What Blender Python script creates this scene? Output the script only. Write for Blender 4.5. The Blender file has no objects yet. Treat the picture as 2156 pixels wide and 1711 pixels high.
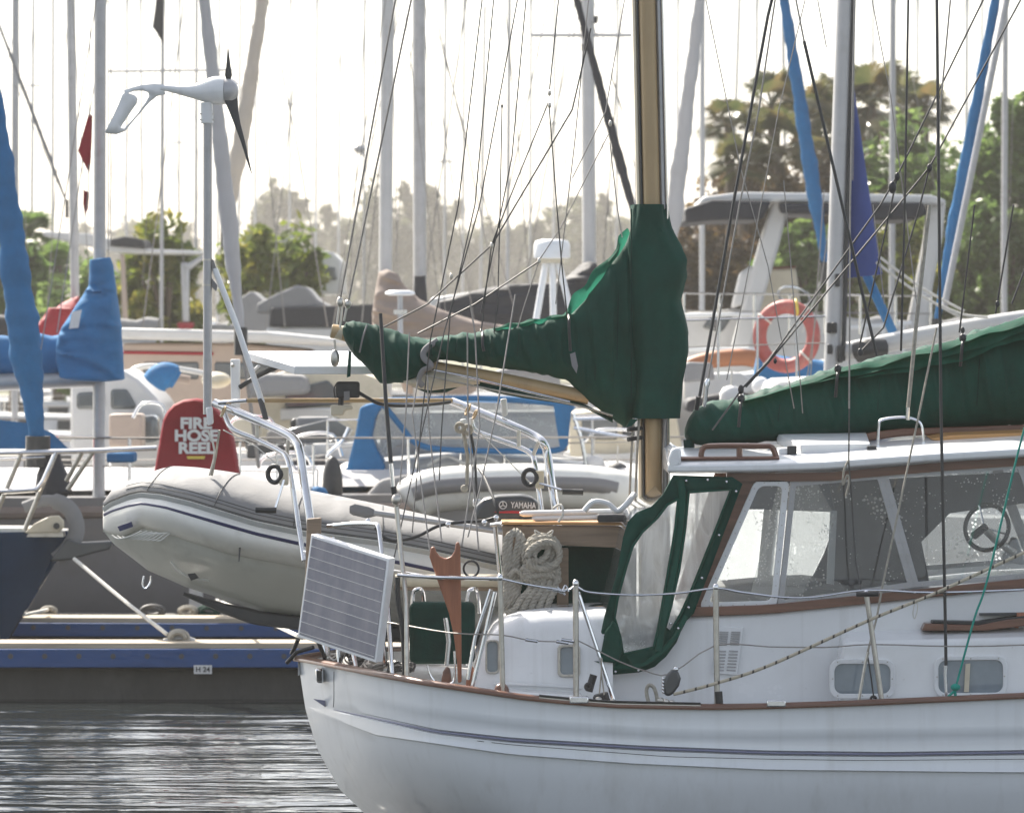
import bpy, bmesh, math, random
from mathutils import Vector, Matrix, noise
S = bpy.context.scene
COL = S.collection
random.seed(7)
R = math.radians
# ---------------------------------------------------------------- camera, sky, sun, exposure
F, CX, HY, EH = 10000.0, 1078.0, 700.0, 2.94      # metres per pixel = depth / F ; eye 2.94 m above the water
cam_d = bpy.data.cameras.new('camera'); cam = bpy.data.objects.new('camera', cam_d); COL.objects.link(cam)
cam.location = (0, 0, EH); cam.rotation_euler = (R(90), 0, 0)
cam_d.sensor_width = 36; cam_d.lens = 36 * F / 2156; cam_d.shift_y = -(855.5 - HY) / 2156
cam_d.clip_start = 1; cam_d.clip_end = 6000
cam_d.dof.use_dof = True; cam_d.dof.focus_distance = 25.6; cam_d.dof.aperture_fstop = 6.3
S.camera = cam
SUN_DIR = Vector((-0.42, 0.70, 0.80)).normalized()
w = bpy.data.worlds.new('World'); S.world = w; w.use_nodes = True
nt = w.node_tree; bg = nt.nodes['Background']; sky = nt.nodes.new('ShaderNodeTexSky')
sky.sky_type = 'NISHITA'; sky.sun_disc = False
sky.sun_elevation = math.asin(SUN_DIR.z); sky.sun_rotation = math.atan2(SUN_DIR.x, SUN_DIR.y)
sky.air_density = 1.0; sky.dust_density = 2.4; sky.ozone_density = 0.4
hs = nt.nodes.new('ShaderNodeHueSaturation'); hs.inputs['Saturation'].default_value = .5      # milky, thinly veiled sky
nt.links.new(sky.outputs[0], hs.inputs['Color']); nt.links.new(hs.outputs[0], bg.inputs[0]); bg.inputs[1].default_value = 0.11
sd = bpy.data.lights.new('sun', 'SUN'); sd.energy = 5.0; sd.angle = R(0.5); sd.color = (1, .93, .82)
sun = bpy.data.objects.new('sun', sd); COL.objects.link(sun); sun.location = (-20, 60, 60)
sun.rotation_euler = (-SUN_DIR).to_track_quat('-Z', 'Y').to_euler()
S.view_settings.view_transform = 'Standard'; S.view_settings.look = 'None'
S.view_settings.exposure = 1.3; S.view_settings.gamma = 1
S.cycles.max_bounces = 8; S.cycles.transparent_max_bounces = 24; S.cycles.volume_bounces = 0

# ---------------------------------------------------------------- helpers
def P(x, y, d): return Vector(((x - CX) * d / F, d, EH + (HY - y) * d / F))
def q(c, r, zx, zy): return (c * 539.0 + zx * .252, (0, 431.2, 862.4, 1279.6)[r] + zy * .252)
def lerp(tab, x):
    if x <= tab[0][0]: return tab[0][1:]
    for a, b in zip(tab, tab[1:]):
        if x <= b[0]:
            t = (x - a[0]) / (b[0] - a[0])
            return tuple(p + (s - p) * t for p, s in zip(a[1:], b[1:]))
    return tab[-1][1:]
def smooth(pts, n=6):
    """Catmull-Rom through 3-D points"""
    pts = [Vector(p) for p in pts]
    if len(pts) < 3: return pts
    out = []
    for i in range(len(pts) - 1):
        p0 = pts[max(i - 1, 0)]; p1 = pts[i]; p2 = pts[i + 1]; p3 = pts[min(i + 2, len(pts) - 1)]
        for k in range(n):
            t = k / n
            out.append(.5 * ((2 * p1) + (p2 - p0) * t + (2 * p0 - 5 * p1 + 4 * p2 - p3) * t * t + (3 * p1 - p0 - 3 * p2 + p3) * t ** 3))
    return out + [pts[-1]]
MC = {}
def mat(name, col, rough=.5, metal=0., var=.1, scale=6., bump=0., bscale=60., stretch=(1, 1, 1), dirt=None, dscale=2.5, damt=.45, spec=.5, coat=0., trans=0., crease=0., streak=0.):
    if name in MC: return MC[name]
    m = bpy.data.materials.new(name); m.use_nodes = True; n = m.node_tree; b = n.nodes['Principled BSDF']
    tc = n.nodes.new('ShaderNodeTexCoord'); mp = n.nodes.new('ShaderNodeMapping'); mp.inputs['Scale'].default_value = stretch
    n.links.new(tc.outputs['Object'], mp.inputs[0])
    nz = n.nodes.new('ShaderNodeTexNoise'); nz.inputs['Scale'].default_value = scale; nz.inputs['Detail'].default_value = 6; nz.inputs['Roughness'].default_value = .65
    n.links.new(mp.outputs[0], nz.inputs[0])
    cr = n.nodes.new('ShaderNodeValToRGB'); e = cr.color_ramp.elements
    e[0].position = .3; e[1].position = .7
    e[0].color = (*[max(0, c * (1 - var)) for c in col], 1); e[1].color = (*[min(1, c * (1 + var)) for c in col], 1)
    n.links.new(nz.outputs[0], cr.inputs[0]); out = cr.outputs[0]
    if dirt:
        n2 = n.nodes.new('ShaderNodeTexNoise'); n2.inputs['Scale'].default_value = dscale; n2.inputs['Detail'].default_value = 8; n2.inputs['Roughness'].default_value = .7
        n.links.new(mp.outputs[0], n2.inputs[0])
        r2 = n.nodes.new('ShaderNodeValToRGB'); r2.color_ramp.elements[0].position = .52; r2.color_ramp.elements[1].position = .78
        r2.color_ramp.elements[0].color = (0, 0, 0, 1); r2.color_ramp.elements[1].color = (damt, damt, damt, 1)
        n.links.new(n2.outputs[0], r2.inputs[0])
        mx = n.nodes.new('ShaderNodeMix'); mx.data_type = 'RGBA'; mx.inputs['B'].default_value = (*dirt, 1)
        n.links.new(r2.outputs[0], mx.inputs['Factor']); n.links.new(out, mx.inputs['A']); out = mx.outputs['Result']
    if streak:
        for sc_, st_, lo, hi, col_ in (((9, 9, .35), 1.6, .56, .80, (.30, .28, .24)), ((1, 1, 1), 55, .70, .76, (.22, .2, .18)), ((2, 2, 14), 3, .66, .82, (.40, .40, .40))):
            ms_ = n.nodes.new('ShaderNodeMapping'); ms_.inputs['Scale'].default_value = sc_; n.links.new(tc.outputs['Object'], ms_.inputs[0])
            n5 = n.nodes.new('ShaderNodeTexNoise'); n5.inputs['Scale'].default_value = st_; n5.inputs['Detail'].default_value = 5; n.links.new(ms_.outputs[0], n5.inputs[0])
            mr = n.nodes.new('ShaderNodeMapRange'); mr.inputs['From Min'].default_value = lo; mr.inputs['From Max'].default_value = hi; mr.inputs['To Max'].default_value = streak; n.links.new(n5.outputs[0], mr.inputs[0])
            m5 = n.nodes.new('ShaderNodeMix'); m5.data_type = 'RGBA'; m5.inputs['B'].default_value = (*col_, 1); n.links.new(mr.outputs[0], m5.inputs['Factor']); n.links.new(out, m5.inputs['A']); out = m5.outputs['Result']
    n.links.new(out, b.inputs['Base Color'])
    b.inputs['Metallic'].default_value = metal; b.inputs['Specular IOR Level'].default_value = spec
    b.inputs['Coat Weight'].default_value = coat
    rr = n.nodes.new('ShaderNodeMapRange'); rr.inputs['To Min'].default_value = max(.02, rough * .8); rr.inputs['To Max'].default_value = min(1, rough * 1.25)
    n.links.new(nz.outputs[0], rr.inputs[0]); n.links.new(rr.outputs[0], b.inputs['Roughness'])
    if bump:
        n3 = n.nodes.new('ShaderNodeTexNoise'); n3.inputs['Scale'].default_value = bscale; n3.inputs['Detail'].default_value = 4
        n.links.new(mp.outputs[0], n3.inputs[0])
        bp = n.nodes.new('ShaderNodeBump'); bp.inputs['Strength'].default_value = bump; bp.inputs['Distance'].default_value = .01
        n.links.new(n3.outputs[0], bp.inputs['Height']); n.links.new(bp.outputs[0], b.inputs['Normal'])
        if crease:
            n4 = n.nodes.new('ShaderNodeTexNoise'); n4.noise_type = 'RIDGED_MULTIFRACTAL'; n4.inputs['Scale'].default_value = 3.2; n4.inputs['Detail'].default_value = 3; n4.inputs['Distortion'].default_value = .5
            m4 = n.nodes.new('ShaderNodeMapping'); m4.inputs['Scale'].default_value = (1.6, 1, .7); m4.inputs['Rotation'].default_value = (0, .5, 0); n.links.new(tc.outputs['Object'], m4.inputs[0]); n.links.new(m4.outputs[0], n4.inputs[0])
            b4 = n.nodes.new('ShaderNodeBump'); b4.inputs['Strength'].default_value = crease; b4.inputs['Distance'].default_value = .03
            n.links.new(n4.outputs[0], b4.inputs['Height']); n.links.new(bp.outputs[0], b4.inputs['Normal']); n.links.new(b4.outputs[0], b.inputs['Normal'])
    if trans:
        t = n.nodes.new('ShaderNodeBsdfTranslucent'); n.links.new(out, t.inputs[0])
        ms = n.nodes.new('ShaderNodeMixShader'); ms.inputs[0].default_value = trans
        n.links.new(b.outputs[0], ms.inputs[1]); n.links.new(t.outputs[0], ms.inputs[2])
        n.links.new(ms.outputs[0], n.nodes['Material Output'].inputs[0])
    MC[name] = m; return m
def clear_mat(name, tint, transp, transl, gloss_rough=.06, drops=True, dscale=90.):
    """clear vinyl or glass: lets light through, scatters a little, mirrors a little, with dried water drops"""
    m = bpy.data.materials.new(name); m.use_nodes = True; n = m.node_tree; n.nodes.remove(n.nodes['Principled BSDF'])
    tp = n.nodes.new('ShaderNodeBsdfTransparent'); tp.inputs[0].default_value = (*tint, 1)
    tl = n.nodes.new('ShaderNodeBsdfTranslucent'); tl.inputs[0].default_value = (.85, .87, .88, 1)
    gl = n.nodes.new('ShaderNodeBsdfGlossy'); gl.inputs[1].default_value = gloss_rough; gl.inputs[0].default_value = (.9, .92, .95, 1)
    fr = n.nodes.new('ShaderNodeFresnel'); fr.inputs[0].default_value = 2.1 if name == 'hazed_vinyl' else 1.85 if 'glass' in name else 1.5
    tc = n.nodes.new('ShaderNodeTexCoord')
    fac = n.nodes.new('ShaderNodeMath'); fac.operation = 'ADD'; fac.inputs[0].default_value = transl; fac.inputs[1].default_value = 0
    if drops:
        v = n.nodes.new('ShaderNodeTexVoronoi'); v.inputs['Scale'].default_value = dscale; n.links.new(tc.outputs['Object'], v.inputs[0])
        nz = n.nodes.new('ShaderNodeTexNoise'); nz.inputs['Scale'].default_value = 5; n.links.new(tc.outputs['Object'], nz.inputs[0])
        lt = n.nodes.new('ShaderNodeMath'); lt.operation = 'LESS_THAN'; n.links.new(v.outputs['Distance'], lt.inputs[0])
        th = n.nodes.new('ShaderNodeMapRange'); th.inputs['From Min'].default_value = .42; th.inputs['From Max'].default_value = .7; th.inputs['To Min'].default_value = .0; th.inputs['To Max'].default_value = .42
        n.links.new(nz.outputs[0], th.inputs[0]); n.links.new(th.outputs[0], lt.inputs[1])
        mu = n.nodes.new('ShaderNodeMath'); mu.operation = 'MULTIPLY'; mu.inputs[1].default_value = .55; n.links.new(lt.outputs[0], mu.inputs[0]); n.links.new(mu.outputs[0], fac.inputs[1])
    if name == 'hazed_vinyl':
        ms_ = n.nodes.new('ShaderNodeMapping'); ms_.inputs['Scale'].default_value = (7, 7, 1.1); ms_.inputs['Rotation'].default_value = (0, -.35, 0); n.links.new(tc.outputs['Object'], ms_.inputs[0])
        n5 = n.nodes.new('ShaderNodeTexNoise'); n5.inputs['Scale'].default_value = 2.2; n5.inputs['Detail'].default_value = 5; n5.inputs['Distortion'].default_value = .8; n.links.new(ms_.outputs[0], n5.inputs[0])
        mr = n.nodes.new('ShaderNodeMapRange'); mr.inputs['From Min'].default_value = .42; mr.inputs['From Max'].default_value = .66; mr.inputs['To Min'].default_value = .6; mr.inputs['To Max'].default_value = .97; n.links.new(n5.outputs[0], mr.inputs[0]); n.links.new(mr.outputs[0], fac.inputs[0])  # whiter streaks stand for bright reflections on the crinkled vinyl
        bb = n.nodes.new('ShaderNodeBump'); bb.inputs['Strength'].default_value = .5; bb.inputs['Distance'].default_value = .03; n.links.new(n5.outputs[0], bb.inputs['Height']); n.links.new(bb.outputs[0], gl.inputs['Normal'])
    s1 = n.nodes.new('ShaderNodeMixShader'); n.links.new(fac.outputs[0], s1.inputs[0]); n.links.new(tp.outputs[0], s1.inputs[1]); n.links.new(tl.outputs[0], s1.inputs[2])
    s2 = n.nodes.new('ShaderNodeMixShader'); n.links.new(fr.outputs[0], s2.inputs[0]); n.links.new(s1.outputs[0], s2.inputs[1]); n.links.new(gl.outputs[0], s2.inputs[2])
    n.links.new(s2.outputs[0], n.nodes['Material Output'].inputs[0]); MC[name] = m; return m
ORG = {}
def setp(o, label=None, cat=None, group=None, kind=None):
    if label: o['label'] = label
    if cat: o['category'] = cat
    if group: o['group'] = group
    if kind: o['kind'] = kind
    return o
def thing(name, label, cat, loc, group=None):
    o = bpy.data.objects.new(name, None); COL.objects.link(o); o.location = loc; o.empty_display_size = .2
    ORG[o] = Vector(loc); return setp(o, label, cat, group)
class M:
    def __init__(s): s.v = []; s.f = []
    def add(s, vs, fs):
        k = len(s.v); s.v += [Vector(p) for p in vs]; s.f += [tuple(i + k for i in f) for f in fs]; return s
    def tube(s, pts, r, n=8, caps=True):
        pts = [Vector(p) for p in pts]; m = len(pts)
        rs = r if isinstance(r, (list, tuple)) else [r] * m
        vs = []; up = None
        for i in range(m):
            t = (pts[min(i + 1, m - 1)] - pts[max(i - 1, 0)])
            t = t.normalized() if t.length > 1e-9 else Vector((0, 0, 1))
            if up is None:
                a = Vector((0, 1, 0)) if abs(t.y) < .9 else Vector((1, 0, 0)); up = t.cross(a).normalized()
            up = up - t * up.dot(t)
            up = up.normalized() if up.length > 1e-6 else t.orthogonal().normalized()
            b = t.cross(up)
            rx, ry = rs[i] if isinstance(rs[i], (list, tuple)) else (rs[i], rs[i])
            for k in range(n):
                a = 2 * math.pi * k / n; vs.append(pts[i] + up * (math.cos(a) * rx) + b * (math.sin(a) * ry))
        fs = [(i * n + k, i * n + (k + 1) % n, (i + 1) * n + (k + 1) % n, (i + 1) * n + k) for i in range(m - 1) for k in range(n)]
        if caps: fs += [tuple(range(n))[::-1], tuple((m - 1) * n + k for k in range(n))]
        return s.add(vs, fs)
    def loft(s, rings, closed=True, caps=True):
        n = len(rings[0]); vs = [p for r in rings for p in r]; fs = []
        for i in range(len(rings) - 1):
            for k in range(n if closed else n - 1):
                fs.append((i * n + k, i * n + (k + 1) % n, (i + 1) * n + (k + 1) % n, (i + 1) * n + k))
        if caps and closed: fs += [tuple(range(n))[::-1], tuple((len(rings) - 1) * n + k for k in range(n))]
        return s.add(vs, fs)
    def prism(s, outline, d0, thick, sl=0.):
        """outline in picture units at depth d0, real thickness in metres away from the viewer"""
        a = [P(x, y, d0) for x, y in outline]; n = len(a)
        b = [p + Vector((0, thick, sl * thick)) for p in a]
        return s.add(a + b, [tuple(range(n))[::-1], tuple(range(n, 2 * n))] + [(i, (i + 1) % n, n + (i + 1) % n, n + i) for i in range(n)])
    def prism3(s, pts, off):
        a = [Vector(p) for p in pts]; n = len(a); b = [p + Vector(off) for p in a]
        return s.add(a + b, [tuple(range(n))[::-1], tuple(range(n, 2 * n))] + [(i, (i + 1) % n, n + (i + 1) % n, n + i) for i in range(n)])
    def box(s, c, sx, sy, sz, rot=None):
        c = Vector(c); vs = []
        for z in (-1, 1):
            for y in (-1, 1):
                for x in (-1, 1):
                    p = Vector((x * sx / 2, y * sy / 2, z * sz / 2))
                    vs.append(c + (rot @ p if rot else p))
        return s.add(vs, [(0, 2, 3, 1), (4, 5, 7, 6), (0, 1, 5, 4), (2, 6, 7, 3), (0, 4, 6, 2), (1, 3, 7, 5)])
    def ball(s, c, r, seg=12, rings=8):
        c = Vector(c); rx, ry, rz = r if isinstance(r, (tuple, list)) else (r, r, r)
        rr = []
        for i in range(rings + 1):
            a = math.pi * i / rings; q_ = max(math.sin(a), .02)
            rr.append([c + Vector((rx * q_ * math.cos(2 * math.pi * k / seg), ry * q_ * math.sin(2 * math.pi * k / seg), -rz * math.cos(a))) for k in range(seg)])
        return s.loft(rr)
    def ring(s, c, R_, r, ax=Vector((0, 1, 0)), n=28, m=8, squash=(1, 1)):
        ax = ax.normalized(); u = ax.orthogonal().normalized() if abs(ax.z) > .9 else ax.cross(Vector((0, 0, 1))).normalized(); v = ax.cross(u)
        rr = []
        for i in range(n):
            a = 2 * math.pi * i / n; rad = u * math.cos(a) * squash[0] + v * math.sin(a) * squash[1]
            rn = (u * math.cos(a) + v * math.sin(a))
            rr.append([Vector(c) + rad * R_ + rn * (r * math.cos(2 * math.pi * k / m)) + ax * (r * math.sin(2 * math.pi * k / m)) for k in range(m)])
        rr.append(rr[0]); return s.loft(rr, caps=False)
    def build(s, name, m, parent=None, bevel=0., sharp=40, origin=None, label=None, seg=2):
        root = parent
        while root is not None and root.parent is not None: root = root.parent
        if root is not None: o0 = ORG[root]
        elif origin is not None: o0 = Vector(origin)
        else:
            n = len(s.v); o0 = sum(s.v, Vector()) / n; o0.z = min(p.z for p in s.v)
        me = bpy.data.meshes.new(name); me.from_pydata([p - o0 for p in s.v], [], s.f); me.update()
        b = bmesh.new(); b.from_mesh(me); bmesh.ops.recalc_face_normals(b, faces=b.faces); b.to_mesh(me); b.free()
        me.polygons.foreach_set('use_smooth', [True] * len(me.polygons)); me.set_sharp_from_angle(angle=R(sharp))
        for mm in (m if isinstance(m, (list, tuple)) else [m]): me.materials.append(mm)
        o = bpy.data.objects.new(name, me); COL.objects.link(o)
        if parent is not None: o.parent = parent
        else: o.location = o0; ORG[o] = o0
        if bevel:
            md = o.modifiers.new('edge', 'BEVEL'); md.width = bevel; md.segments = seg; md.limit_method = 'ANGLE'; md.angle_limit = R(35)
        if label: o['label'] = label
        return o
def T(name, pts, r, m, parent, n=7, sm=0, label=None):
    """a wire or tube part through picture points (x, y, depth)"""
    ps = [P(*p) for p in pts]
    if sm: ps = smooth(ps, sm)
    return M().tube(ps, r, n).build(name, m, parent, label=label)
def text_mesh(txt, size, c, m, name, parent, depth=.004, bold=.0, rotz=0., tilt=0., lean=0., sx=1.):
    cu = bpy.data.curves.new(name, 'FONT'); cu.body = txt; cu.size = size; cu.extrude = depth; cu.offset = bold; cu.align_x = 'CENTER'; cu.align_y = 'CENTER'
    o = bpy.data.objects.new(name, cu); COL.objects.link(o)
    dg = bpy.context.evaluated_depsgraph_get(); me = bpy.data.meshes.new_from_object(o.evaluated_get(dg))
    bpy.data.objects.remove(o); bpy.data.curves.remove(cu)
    me.transform(Matrix.Translation(Vector(c) - ORG[parent if parent.parent is None else parent.parent]) @ Matrix.Rotation(rotz, 4, 'Z') @ Matrix.Rotation(R(90) + tilt, 4, 'X') @ Matrix.Rotation(lean, 4, 'Z') @ Matrix.Diagonal((sx, 1, 1, 1)))
    me.materials.clear(); me.materials.append(m)
    ob = bpy.data.objects.new(name, me); COL.objects.link(ob); ob.parent = parent; return ob
def copy_tree(o, parent=None):
    c = o.copy(); COL.objects.link(c)
    if parent is not None: c.parent = parent
    if o in ORG: ORG[c] = ORG[o].copy()
    for ch in list(o.children): copy_tree(ch, c)
    return c

# ---------------------------------------------------------------- materials
hullw = mat('hull_paint', (.70, .725, .75), .22, var=.05, scale=1.3, dirt=(.42, .41, .36), dscale=2.2, damt=.35, stretch=(1, 1, .35), bump=.08, bscale=2.2, coat=.4, streak=.17)
white = mat('white_gelcoat', (.74, .75, .76), .25, var=.05, scale=2, dirt=(.5, .48, .43), damt=.2, coat=.3, streak=.22)
whitem = mat('white_metal', (.72, .73, .74), .35, var=.04, dirt=(.5, .48, .44), dscale=9, damt=.3)
greyboat = mat('grey_hull', (.19, .185, .187), .3, var=.08, scale=1.0, dirt=(.15, .14, .13), damt=.5, coat=.2)
deckm = mat('deck_paint', (.56, .55, .55), .35, var=.08, scale=5, dirt=(.35, .33, .3), bump=.1, bscale=120)
teak = mat('varnished_teak', (.15, .07, .044), .3, var=.35, scale=5, stretch=(.25, 4, 4), dirt=(.09, .05, .035), dscale=6, damt=.6, coat=.3)
teakf = mat('teak_plank', (.30, .115, .06), .42, var=.3, scale=6, stretch=(4, 4, .3), dirt=(.14, .06, .04), dscale=5, damt=.5)
oldwood = mat('weathered_wood', (.25, .185, .13), .6, var=.3, scale=8, stretch=(.3, 4, 5), dirt=(.13, .1, .075), dscale=4, damt=.6, bump=.3, bscale=60)
orangewood = mat('orange_sunlit_wood', (.5, .27, .1), .4, var=.2, scale=6, stretch=(.3, 3, 3))  # orange plank wood, also the painted sunlit tone of the gallows beam
steel = mat('stainless_steel', (.72, .72, .73), .16, 1., var=.06, scale=10, dirt=(.4, .36, .3), dscale=12, damt=.35)
steeld = mat('weathered_steel', (.5, .48, .44), .35, .9, var=.15, scale=14, dirt=(.2, .15, .1), dscale=20, damt=.5)
alu = mat('grey_aluminium', (.40, .40, .41), .4, .35, var=.1, scale=7, dirt=(.25, .23, .2), dscale=8)
wire = mat('wire_rope', (.27, .255, .24), .45, .6, var=.2, scale=40)
wired = mat('dark_wire', (.06, .06, .06), .5, .3, var=.2, scale=30)
black = mat('black_plastic', (.025, .026, .028), .42, var=.2, scale=12, dirt=(.09, .085, .08), dscale=10, damt=.4)
dark = mat('dark_interior', (.04, .042, .045), .6, var=.25, scale=6)
green = mat('green_canvas', (.008, .062, .044), .75, var=.22, scale=5, dirt=(.005, .038, .03), dscale=3, damt=.6, bump=.7, bscale=11, spec=.25, trans=.16, crease=.55)
gloom = mat('cabin_gloom', (.12, .125, .14), .6, var=.2, scale=5)  # dark tone painted for the dim wheelhouse interior
greend = mat('dark_green_canvas', (.008, .04, .032), .8, var=.25, scale=7, bump=.2, bscale=70, spec=.2)
greenf = mat('thin_lit_green_cloth', (.02, .13, .085), .75, var=.25, scale=7, bump=.5, bscale=14, spec=.2, trans=.6)  # lighter green, sunlight on the thin flap and pleats put into the colour
greenb = mat('green_binding', (.007, .075, .05), .65, var=.2, scale=9, bump=.2, bscale=90, spec=.3, trans=.1)
tanp = mat('tan_mast_paint', (.42, .30, .16), .38, var=.12, scale=3, stretch=(2, 2, .3), dirt=(.22, .15, .09), dscale=5, damt=.4)
cream = mat('cream_paint', (.58, .52, .40), .4, var=.08, scale=5, dirt=(.35, .3, .2), dscale=7, damt=.4)
bluec = mat('blue_canvas', (.035, .17, .37), .75, var=.14, scale=5, bump=.25, bscale=40, spec=.25, trans=.15, crease=.55)
blued = mat('royal_blue_canvas', (.05, .08, .26), .75, var=.12, scale=4, bump=.2, bscale=40, spec=.25, trans=.12, crease=.55)
redc = mat('red_canvas', (.30, .018, .03), .6, var=.15, scale=4, bump=.25, bscale=30, spec=.3, trans=.1, crease=.55)
navy = mat('navy_hull', (.006, .036, .095), .22, var=.15, scale=2, coat=.4)
pontb = mat('blue_beam', (.012, .06, .20), .55, var=.25, scale=3, stretch=(.4, 1, 2), dirt=(.035, .045, .06), dscale=3, damt=.85, bump=.3, bscale=12)
plank = mat('sunbleached_plank', (.42, .35, .26), .75, var=.2, scale=6, stretch=(.3, 5, 5), dirt=(.3, .25, .19), dscale=4, damt=.5, bump=.3, bscale=50)
concrete = mat('wet_concrete', (.062, .06, .056), .8, var=.3, scale=2, stretch=(1, 1, .6), dirt=(.035, .036, .034), dscale=1.5, damt=.9, bump=.5, bscale=25)
ropem = mat('old_rope', (.36, .335, .285), .9, var=.25, scale=30, bump=.5, bscale=160)
ropew = mat('white_rope', (.62, .60, .55), .85, var=.15, scale=40, bump=.4, bscale=200)
ropet = mat('teal_rope', (.02, .28, .22), .8, var=.2, scale=40, bump=.4, bscale=200)
mastg = mat('pale_mast_paint', (.47, .47, .475), .4, .15, var=.06, scale=5, dirt=(.35, .34, .32), dscale=6)
bgw = mat('shade_dimmed_white', (.55, .545, .535), .35, var=.07, scale=1.5, dirt=(.38, .36, .33), dscale=1.4, damt=.5, coat=.15)  # white dimmed in its colour to stand for shaded boat sides
sailw = mat('white_sailcloth', (.5, .5, .51), .8, var=.05, scale=3, bump=.2, bscale=25, trans=.2)
sailb = mat('beige_sailcloth', (.50, .46, .41), .8, var=.08, scale=3, bump=.2, bscale=25, trans=.2)
tancov = mat('tan_canvas', (.29, .235, .205), .8, var=.1, scale=4, bump=.2, bscale=30, trans=.12, crease=.55)
blackc = mat('black_canvas', (.018, .02, .028), .7, var=.2, scale=5, bump=.2, bscale=30, crease=.55)
greyc = mat('grey_canvas', (.24, .24, .245), .75, var=.1, scale=5, dirt=(.22, .21, .2), dscale=5, bump=.2, bscale=50, trans=.08, crease=.55)
pvc = mat('grey_pvc', (.70, .695, .655), .4, var=.07, scale=4, dirt=(.33, .32, .28), dscale=4, damt=.55, bump=.25, bscale=7)
orange = mat('orange_plastic', (.36, .14, .06), .5, var=.15, scale=5)
buoym = mat('faded_buoy', (.36, .085, .075), .6, var=.2, scale=7, dirt=(.42, .27, .22), dscale=5, damt=.7, bump=.3, bscale=30)
yellow = mat('yellow_paint', (.62, .48, .08), .55, var=.1)
mred = mat('red_trim', (.5, .02, .03), .4, var=.1)
lett = mat('white_letters', (.66, .65, .64), .6, var=.05)
cowl = mat('grey_cowl', (.055, .06, .065), .3, var=.08, scale=6, coat=.3)
rubber = mat('dark_rubber', (.07, .072, .075), .6, var=.15, scale=9)
bluest = mat('blue_stripe', (.03, .035, .10), .5, var=.1)
cover_blue = mat('cove_paint', (.20, .21, .30), .4, var=.1)
vinyl = clear_mat('clear_vinyl', (.93, .95, .95), 1, .34, .08, True, 75)
dodger_vinyl = clear_mat('hazed_vinyl', (.93, .95, .95), 1, .52, .05, True, 110)
glass = clear_mat('window_glass', (.66, .69, .70), 1, .10, .03, True, 48)
misty = clear_mat('misty_window', (.9, .92, .92), 1, .5, .15, True, 60)
def pv_mat():
    m = bpy.data.materials.new('solar_cells'); m.use_nodes = True; n = m.node_tree; b = n.nodes['Principled BSDF']
    tc = n.nodes.new('ShaderNodeTexCoord'); nz = n.nodes.new('ShaderNodeTexNoise'); nz.inputs['Scale'].default_value = 7; nz.inputs['Detail'].default_value = 5
    mp = n.nodes.new('ShaderNodeMapping'); mp.inputs['Scale'].default_value = (2.5, 2.5, .5); n.links.new(tc.outputs['Object'], mp.inputs[0]); n.links.new(mp.outputs[0], nz.inputs[0])
    cr = n.nodes.new('ShaderNodeValToRGB'); e = cr.color_ramp.elements; e[0].position = .35; e[1].position = .65
    e[0].color = (.055, .06, .11, 1); e[1].color = (.13, .125, .165, 1); n.links.new(nz.outputs[0], cr.inputs[0]); n.links.new(cr.outputs[0], b.inputs['Base Color'])
    b.inputs['Roughness'].default_value = .14; b.inputs['Coat Weight'].default_value = .8; return m
pv = pv_mat()
def leaf_mat(name, c1, c2, c3):
    m = bpy.data.materials.new(name); m.use_nodes = True; n = m.node_tree; b = n.nodes['Principled BSDF']
    tc = n.nodes.new('ShaderNodeTexCoord'); nz = n.nodes.new('ShaderNodeTexNoise'); nz.inputs['Scale'].default_value = 1.6; nz.inputs['Detail'].default_value = 5
    n.links.new(tc.outputs['Object'], nz.inputs[0]); cr = n.nodes.new('ShaderNodeValToRGB'); e = cr.color_ramp.elements
    e[0].position = .35; e[0].color = (*c1, 1); e[1].position = .66; e[1].color = (*c3, 1); x = e.new(.5); x.color = (*c2, 1)
    n.links.new(nz.outputs[0], cr.inputs[0]); n.links.new(cr.outputs[0], b.inputs['Base Color']); b.inputs['Roughness'].default_value = .28
    t = n.nodes.new('ShaderNodeBsdfTranslucent'); n.links.new(cr.outputs[0], t.inputs[0]); ms = n.nodes.new('ShaderNodeMixShader'); ms.inputs[0].default_value = .55
    n.links.new(b.outputs[0], ms.inputs[1]); n.links.new(t.outputs[0], ms.inputs[2]); n.links.new(ms.outputs[0], n.nodes['Material Output'].inputs[0]); return m
leaf_g = leaf_mat('green_leaf', (.06, .11, .03), (.12, .19, .05), (.2, .27, .08))
leaf_y = leaf_mat('yellow_green_leaf', (.07, .11, .02), (.16, .2, .03), (.27, .24, .04))
leaf_r = leaf_mat('russet_leaf', (.05, .04, .025), (.10, .065, .035), (.16, .11, .04))
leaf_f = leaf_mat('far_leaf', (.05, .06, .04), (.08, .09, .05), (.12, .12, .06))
palm_l = leaf_mat('palm_frond', (.035, .05, .015), (.08, .085, .03), (.14, .10, .04))
bark = mat('bark', (.10, .075, .055), .9, var=.35, scale=9, stretch=(2, 2, .5), bump=.5, bscale=20)
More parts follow.
